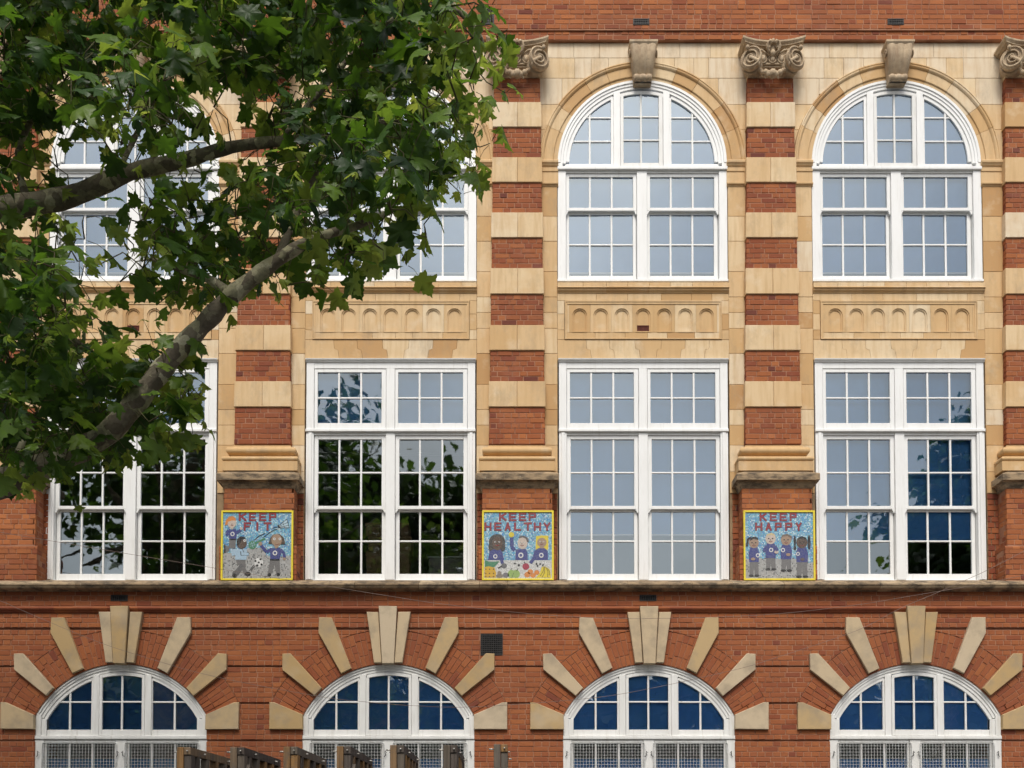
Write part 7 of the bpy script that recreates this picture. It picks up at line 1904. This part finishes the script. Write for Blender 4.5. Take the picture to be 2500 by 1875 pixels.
LIMBS = [[(-4.924,-8.332,5.644,0.1),(-4.052,-8.339,5.837,0.086),(-3.569,-8.344,5.989,0.075),(-3.085,-8.347,6.079,0.067),(-2.665,-8.353,6.247,0.055),(-2.278,-8.356,6.334,0.047),(-1.955,-8.359,6.424,0.039),(-1.568,-8.36,6.472,0.031),(-1.181,-8.361,6.508,0.022),(-0.794,-8.366,6.643,0.014)],[(-4.783,-8.458,3.429,0.13),(-3.937,-8.47,3.805,0.113),(-3.467,-8.477,4.009,0.093),(-3.059,-8.483,4.175,0.082),(-2.746,-8.489,4.344,0.076),(-2.526,-8.497,4.588,0.073),(-2.307,-8.506,4.855,0.065),(-2.056,-8.515,5.121,0.059),(-1.868,-8.521,5.309,0.054),(-1.586,-8.528,5.522,0.042),(-1.335,-8.533,5.669,0.034),(-1.053,-8.536,5.754,0.025),(-0.771,-8.54,5.873,0.014)],[(-1.899,-8.52,5.277,0.037),(-1.962,-8.522,5.334,0.034),(-2.072,-8.524,5.403,0.028),(-2.213,-8.526,5.45,0.023),(-2.432,-8.529,5.528,0.014)],[(-5.135,-8.108,7.902,0.091),(-3.821,-7.924,8.244,0.079),(-2.802,-7.879,8.321,0.067),(-1.727,-8.008,8.096,0.051),(-0.848,-8.213,7.74,0.036),(-0.345,-8.336,7.398,0.024),(-0.183,-8.277,7.179,0.012)],[(-1.6,-8.36,6.469,0.026),(-1.413,-8.179,6.917,0.023),(-1.155,-8.143,7.252,0.017),(-0.839,-8.285,7.408,0.012)],[(-1.598,-8.479,5.551,0.028),(-1.513,-8.298,5.995,0.026),(-1.36,-8.262,6.318,0.02),(-1.174,-8.403,6.452,0.014),(-0.764,-8.619,6.424,0.009)],[(-3.423,-8.247,6.094,0.027),(-3.585,-8.068,6.587,0.024),(-3.439,-8.034,6.992,0.018),(-3.142,-8.179,7.224,0.012)],[(-2.801,-8.254,6.277,0.021),(-2.71,-8.074,6.756,0.018),(-2.525,-8.039,7.127,0.015),(-2.279,-8.183,7.357,0.009)],[(-2.563,-8.398,4.626,0.023),(-2.832,-8.212,4.914,0.02),(-3.148,-8.174,5.2,0.017),(-3.281,-8.319,5.454,0.011)],[(-3.454,-8.379,4.06,0.026),(-3.421,-8.198,4.489,0.02),(-3.247,-8.158,4.739,0.017),(-2.926,-8.297,4.808,0.011)]]

# ================================================================== plane trees
HALF = [(0, 0), (.14, -.09), (.27, -.05), (.44, -.12), (.42, .04), (.33, .13), (.45, .19), (.52, .27), (.68, .30), (.60, .42), (.50, .47), (.46, .56), (.33, .47), (.27, .53), (.31, .68), (.19, .72), (.15, .84), (.06, .88), (0, 1.02)]
HALF_LO = [(0, 0), (.44, -.12), (.33, .13), (.68, .32), (.40, .50), (.31, .70), (0, 1.02)]


def leaf_shape(rnd, lo=False, curl=None):
    """one lobed leaf: base at the origin, tip along +y, upper side +z; folded, drooping, wavy"""
    H = HALF_LO if lo else HALF
    fold = rnd.uniform(.0, .6); droop = rnd.uniform(.0, .75); wave = rnd.uniform(.05, .16); ph = rnd.uniform(0, 6); skew = rnd.uniform(-.25, .25)
    if curl:
        droop *= curl; fold *= curl
    asym = rnd.uniform(.85, 1.15)

    def bend(x, y):
        x2 = x * (asym if x > 0 else 1 / asym)
        z = -fold * abs(x2) * .6 - fold * x2 * x2 * .9 - droop * max(0, y) ** 2 * .6 + wave * sin(5 * y + 4 * x + ph) * (abs(x) + .2) + skew * x * y
        return (x2, y - droop * .22 * max(0, y) ** 2, z)
    mid = [0.28, 0.62]
    v = [bend(0, m) for m in mid]
    r = [bend(x, y) for x, y in H]
    l = [bend(-x, y) for x, y in H[1:-1]]
    v += r + l
    n = len(H)
    ri = list(range(2, 2 + n)); li = [2] + list(range(2 + n, 2 + n + n - 2)) + [1 + n]
    f = []
    for side, idx in ((1, ri), (-1, li)):
        for i in range(n - 1):
            y = (H[i][1] + H[i + 1][1]) / 2
            c = 0 if i < n * .62 else 1
            t = (c, idx[i], idx[i + 1])
            f.append(t if side > 0 else t[::-1])
        k = int(n * .62)
        k = next(i for i in range(n - 1) if not i < n * .62)
        t = (0, idx[k], 1)
        f.append(t if side > 0 else t[::-1])
    return v, f


RND = random.Random(21)
SHAPES = [leaf_shape(RND) for _ in range(9)]
SHAPES_LO = [leaf_shape(RND, True) for _ in range(5)]
SHAPES_CURL = [leaf_shape(RND, False, 2.6) for _ in range(4)]


def leaf_matrix(p, out, size, rnd, hang=0.6):
    """a leaf whose stalk leaves the twig at p; it hangs outward and turns its upper side to the light"""
    tip = Vector((out.x + rnd.gauss(0, .45), out.y + rnd.gauss(0, .45), out.z * .4 - hang + rnd.gauss(0, .35)))
    tip.normalize()
    nrm = Vector((rnd.gauss(0, .5) + out.x * .55, rnd.gauss(0, .5) + out.y * .55 - .1, .75 + rnd.gauss(0, .3)))
    x = tip.cross(nrm)
    if x.length < .05:
        x = tip.cross(Vector((1, 0, 0)))
    x.normalize()
    z = x.cross(tip).normalized()
    m = Matrix((x, tip, z)).transposed().to_4x4() @ Matrix.Scale(size, 4)
    m.translation = p
    return m


# ---- limbs
tree = empty('plane_tree', (-7.9, -8.2, 0), 'leafy plane tree whose flaking limbs reach across the upper windows', 'tree')
tb = MB()
tb.tube([(-.1, .2, 0), (-.05, .1, .5), (0, 0, 1.6), (.1, .0, 3.0), (.0, .1, 4.6), (-.2, .1, 6.5), (-.1, .3, 8.5), (.3, .2, 10.5), (.4, .0, 12.2)], [.55, .44, .38, .36, .33, .27, .2, .13, .05], 16)
trunk = tb.build('trunk', 'bark', tree)
skel = []


def smooth_path(P, sub=4):
    out = []
    for i in range(len(P) - 1):
        p0, p1, p2, p3 = P[max(i - 1, 0)], P[i], P[i + 1], P[min(i + 2, len(P) - 1)]
        for t in range(sub):
            u = t / sub
            out.append(tuple(0.5 * (2 * b + (c - a) * u + (2 * a - 5 * b + 4 * c - d) * u * u + (3 * b - a - 3 * c + d) * u ** 3) for a, b, c, d in zip(p0, p1, p2, p3)))
    out.append(P[-1])
    return out


to = Vector(tree.location)
roots = {0: (0.0, .1, 3.9, .20), 1: (0.0, .0, 2.3, .24), 3: (-.1, .1, 6.2, .16)}
for i, Lm in enumerate(LIMBS):
    pts = [(a - to.x, b - to.y, c - to.z, r) for a, b, c, r in Lm]
    if i in roots:
        pts = [roots[i]] + pts
    sp = smooth_path(pts, 5)
    rn = random.Random(i)
    vec = [Vector(p[:3]) for p in sp]
    q = MB()
    q.tube(vec, [max(.004, p[3] * (1 + .07 * sin(j * 1.7 + i) + rn.uniform(-.05, .05))) for j, p in enumerate(sp)], 12)
    put('limb', q.mesh('limb', 'bark'), tree)
    for v_, p in zip(vec, sp):
        skel.append((v_, p[3]))

# ---- twigs and leaves in the clumps
clumps = []
for part in CLUMPS.split(';'):
    a, b, c, n, e = part.split(',')
    clumps.append((Vector((int(a) / 100, int(b) / 100, int(c) / 100)) - to, int(n), int(e) / 9))
nodes = [v for v, r in skel]
from mathutils.kdtree import KDTree
kd = KDTree(len(nodes))
for i, v in enumerate(nodes):
    kd.insert(v, i)
kd.balance()
clumps.sort(key=lambda c: kd.find(c[0])[2])
tw = MB()
hung = list(nodes)
hung_extra = []
rnd = random.Random(3)
LEAVES = []                                   # (matrix, shape list id, shape id, tint)
for ci, (c, n, airy) in enumerate(clumps):
    best = kd.find(c)[0]; bd = (best - c).length
    for h in hung_extra:
        d = (h - c).length
        if d < bd:
            bd, best = d, h
    start = best
    mid = (start + c) / 2 + Vector((rnd.uniform(-.05, .05), rnd.uniform(-.05, .05), rnd.uniform(.0, .08)))
    tw.tube([start, mid, c], [.0055, .0042, .003], 5)
    hung_extra.append(c)
    out0 = (c - start)
    if out0.length > 1e-4:
        out0.normalize()
    for k in range(n + (rnd.random() < .25 * n / 3)):
        off = Vector((rnd.gauss(0, .07), rnd.gauss(0, .11), rnd.gauss(0, .07)))
        p = c + off
        out = (out0 * .7 + off.normalized())
        out.normalize()
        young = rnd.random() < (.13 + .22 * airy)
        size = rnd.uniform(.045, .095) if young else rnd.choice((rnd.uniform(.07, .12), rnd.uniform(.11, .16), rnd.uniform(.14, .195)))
        tint = rnd.uniform(.72, 1.0) if young else min(.72, max(.0, rnd.gauss(.37 + .40 * airy, .22)))  # paler in airy clumps: fresh growth plus backlight put into the tint
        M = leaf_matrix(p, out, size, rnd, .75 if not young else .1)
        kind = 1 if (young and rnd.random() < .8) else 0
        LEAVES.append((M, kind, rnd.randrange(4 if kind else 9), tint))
        tw.tube([c + off * .15, c + off * .6 + Vector((0, 0, .015)), p], [.0028, .0022, .0016], 4)
tw.build('twigs', 'twig', tree)['kind'] = 'stuff'

# the 300 leaves that show largest are leaves of their own; the rest is the crown
TB = [.1, .26, .42, .6, .78, .95]


def leaf_mesh(kind, sid, b):
    def mk():
        m = MB()
        v, f = (SHAPES_CURL if kind else SHAPES)[sid]
        m.add(v, f, TB[b], None, True)
        return m.mesh('leaf', 'leaf', False)
    return cached(('leaf', kind, sid, b), mk)


score = []
eye_l = EYE - to
for i, (M, kind, sid, tint) in enumerate(LEAVES):
    p = M.translation
    x, y, z = project(p + to)
    s = M.col[1].xyz.length
    if not (-20 < x < 2520 and -20 < y < 1900) or kind:
        score.append((0, i)); continue
    vd = (p - eye_l).normalized()
    facing = abs(M.col[2].xyz.normalized().dot(vd))
    score.append((s * s * (facing + .1) / z / z * (1.5 if z < 6.75 else 1.0), i))
score.sort(reverse=True)
single = {i for s_, i in score[:300]}
crown = MB()
for i, (M, kind, sid, tint) in enumerate(LEAVES):
    if i in single:
        b = min(range(6), key=lambda q: abs(TB[q] - tint))
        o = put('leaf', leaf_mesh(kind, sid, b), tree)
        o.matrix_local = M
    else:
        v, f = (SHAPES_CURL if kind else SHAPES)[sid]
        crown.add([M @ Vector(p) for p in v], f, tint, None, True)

# the rest of the crown, above and beside the picture; it shades the limbs and is mirrored in the windows
rnd = random.Random(8)


def ellipsoid_crown(mb, centre, rad, n, base, skip=None, size=(.14, .24), lumps=60, r=.9):
    cs = []
    for _ in range(lumps):
        d = Vector((rnd.gauss(0, 1), rnd.gauss(0, 1), rnd.gauss(0, 1))).normalized() * rnd.uniform(.35, 1.0)
        cs.append(Vector((d.x * rad[0], d.y * rad[1], d.z * rad[2])) + centre)
    for _ in range(n):
        c = rnd.choice(cs)
        off = Vector((rnd.gauss(0, 1), rnd.gauss(0, 1), rnd.gauss(0, .8))) * (r * .5)
        p = c + off
        if skip and skip(p + base):
            continue
        out = (p - centre); out.z *= .6
        out.normalize()
        M = leaf_matrix(p, out, rnd.uniform(*size), rnd)
        v, f = SHAPES_LO[rnd.randrange(5)]
        mb.add([M @ Vector(q) for q in v], f, min(.8, max(0, rnd.gauss(.3, .17))), None, True)


def shows(p):
    x, y, z = project(p)
    return z > 0 and -90 < x < 2590 and y > -110 or p.y > -1.2 or z < 1.5


ellipsoid_crown(crown, Vector((0.4, 0.2, 10.1)), (4.7, 3.6, 2.7), 3800, to, shows)
cr = crown.build('crown', 'leaf', tree, fix=False)
cr['kind'] = 'stuff'
tree_limbs = MB()
for k in range(14):
    a = k * 2.4
    tip = Vector((1.0 + 3.6 * cos(a), 2.6 * sin(a), 9.2 + 1.6 * sin(k * 1.3)))
    st = Vector((0, .1, 5.5 + .4 * k * .8))
    if any(shows(st.lerp(tip, t / 6) + to) for t in range(3, 7)):
        continue
    tree_limbs.tube([st, st.lerp(tip, .5) + Vector((0, 0, .4)), tip], [.12, .07, .02], 8)
if tree_limbs.v:
    put('limb', tree_limbs.mesh('limb', 'bark'), tree)

# a second plane tree across the street: seen mirrored in the windows of the far bay
tree2 = empty('plane_tree', (15.0, -20.5, 0), 'tall plane tree mirrored in the panes of the far first-floor window', 'tree')
m = MB(); m.tube([(0, 0, 0), (.05, 0, 2), (.1, .1, 5), (0, .2, 9), (.2, .1, 13)], [.45, .36, .3, .2, .06], 12); m.build('trunk', 'bark', tree2)
m = MB()
ellipsoid_crown(m, Vector((1.6, 0, 10.6)), (4.0, 3.8, 6.5), 17000, Vector(tree2.location), None, (.18, .32), 95, .95)
m.build('crown', 'leaf', tree2, fix=False)['kind'] = 'stuff'

tree3 = empty('plane_tree', (-9.0, -22.5, 0), 'broad plane tree mirrored darkly in the unblinded first-floor windows', 'tree')
m = MB(); m.tube([(0, 0, 0), (.05, 0, 2), (.1, .1, 5), (0, .2, 10), (.2, .1, 16)], [.5, .42, .36, .24, .06], 12); m.build('trunk', 'bark', tree3)
m = MB()
ellipsoid_crown(m, Vector((1.3, 0, 11.4)), (7.6, 4.4, 6.6), 30000, Vector(tree3.location), None, (.2, .36), 190, 1.15)
m.build('crown', 'leaf', tree3, fix=False)['kind'] = 'stuff'

# the bank of trees and hedges on the far side of the street, mirrored in the ground-floor panes
m = MB()
rnd = random.Random(12)
for k in range(26000):
    x = rnd.uniform(-34, 34)
    top = 10.6 + 1.0 * noise.noise(Vector((x * .23, 1.7, 0))) + .8 * noise.noise(Vector((x * .8, 4.1, 0)))
    z = rnd.uniform(0, 1) ** .8 * top
    y = -42 + rnd.gauss(0, 1.1) + 2.0 * noise.noise(Vector((x * .3, z * .3, 2)))
    s = rnd.uniform(.3, .6)
    d = Vector((rnd.gauss(0, 1), rnd.gauss(.7, 1), rnd.gauss(.3, 1))).normalized()
    a = d.cross(Vector((.3, .2, .9))).normalized(); b = d.cross(a)
    p = Vector((x, y, z))
    m.add([p - a * s, p - b * s * .7, p + a * s, p + b * s * .7], [(0, 1, 2, 3)])
tag(m.build('treeline', 'hedge_leaf', None, fix=False), kind='stuff')

# ================================================================== lay the bricks
# the 300 that show largest are bricks of their own, the others one joined piece of brickwork per kind
seen = []
for i, (poly, yb, yf, tint, xf, mat, c, shown) in enumerate(BRICKS):
    if shown and xf is None and in_view(c):
        x, y, z = project(c)
        seen.append((round(abs(area(poly)) / z / z * 2e4, 0) + (0.9 if mat == 'brick_banding' else 0.4 if 1190 < y < 1420 else 0) + random.uniform(0, .3), i))
seen.sort(reverse=True)
solo = {i for s_, i in seen[:300]}
groups = {}
for i, (poly, yb, yf, tint, xf, mat, c, shown) in enumerate(BRICKS):
    if i in solo:
        q = MB()
        cx, cz = sum(p[0] for p in poly) / len(poly), sum(p[1] for p in poly) / len(poly)
        q.block([(x - cx, z - cz) for x, z in poly], yb - yf, 0.0, 0.004, min(1, max(0, tint)))
        q.build('brick', mat, school, (cx, yf, cz))
    else:
        q = groups.setdefault(mat, MB())
        q.block(poly, yb, yf, 0.004, min(1, max(0, tint)), None, xf)
hold = {'brick': top_wall, 'brick_banding': upper_wall, 'brick_ground': ground_wall}
for mat, q in groups.items():
    q.build('brickwork', mat, hold[mat])['kind'] = 'stuff'
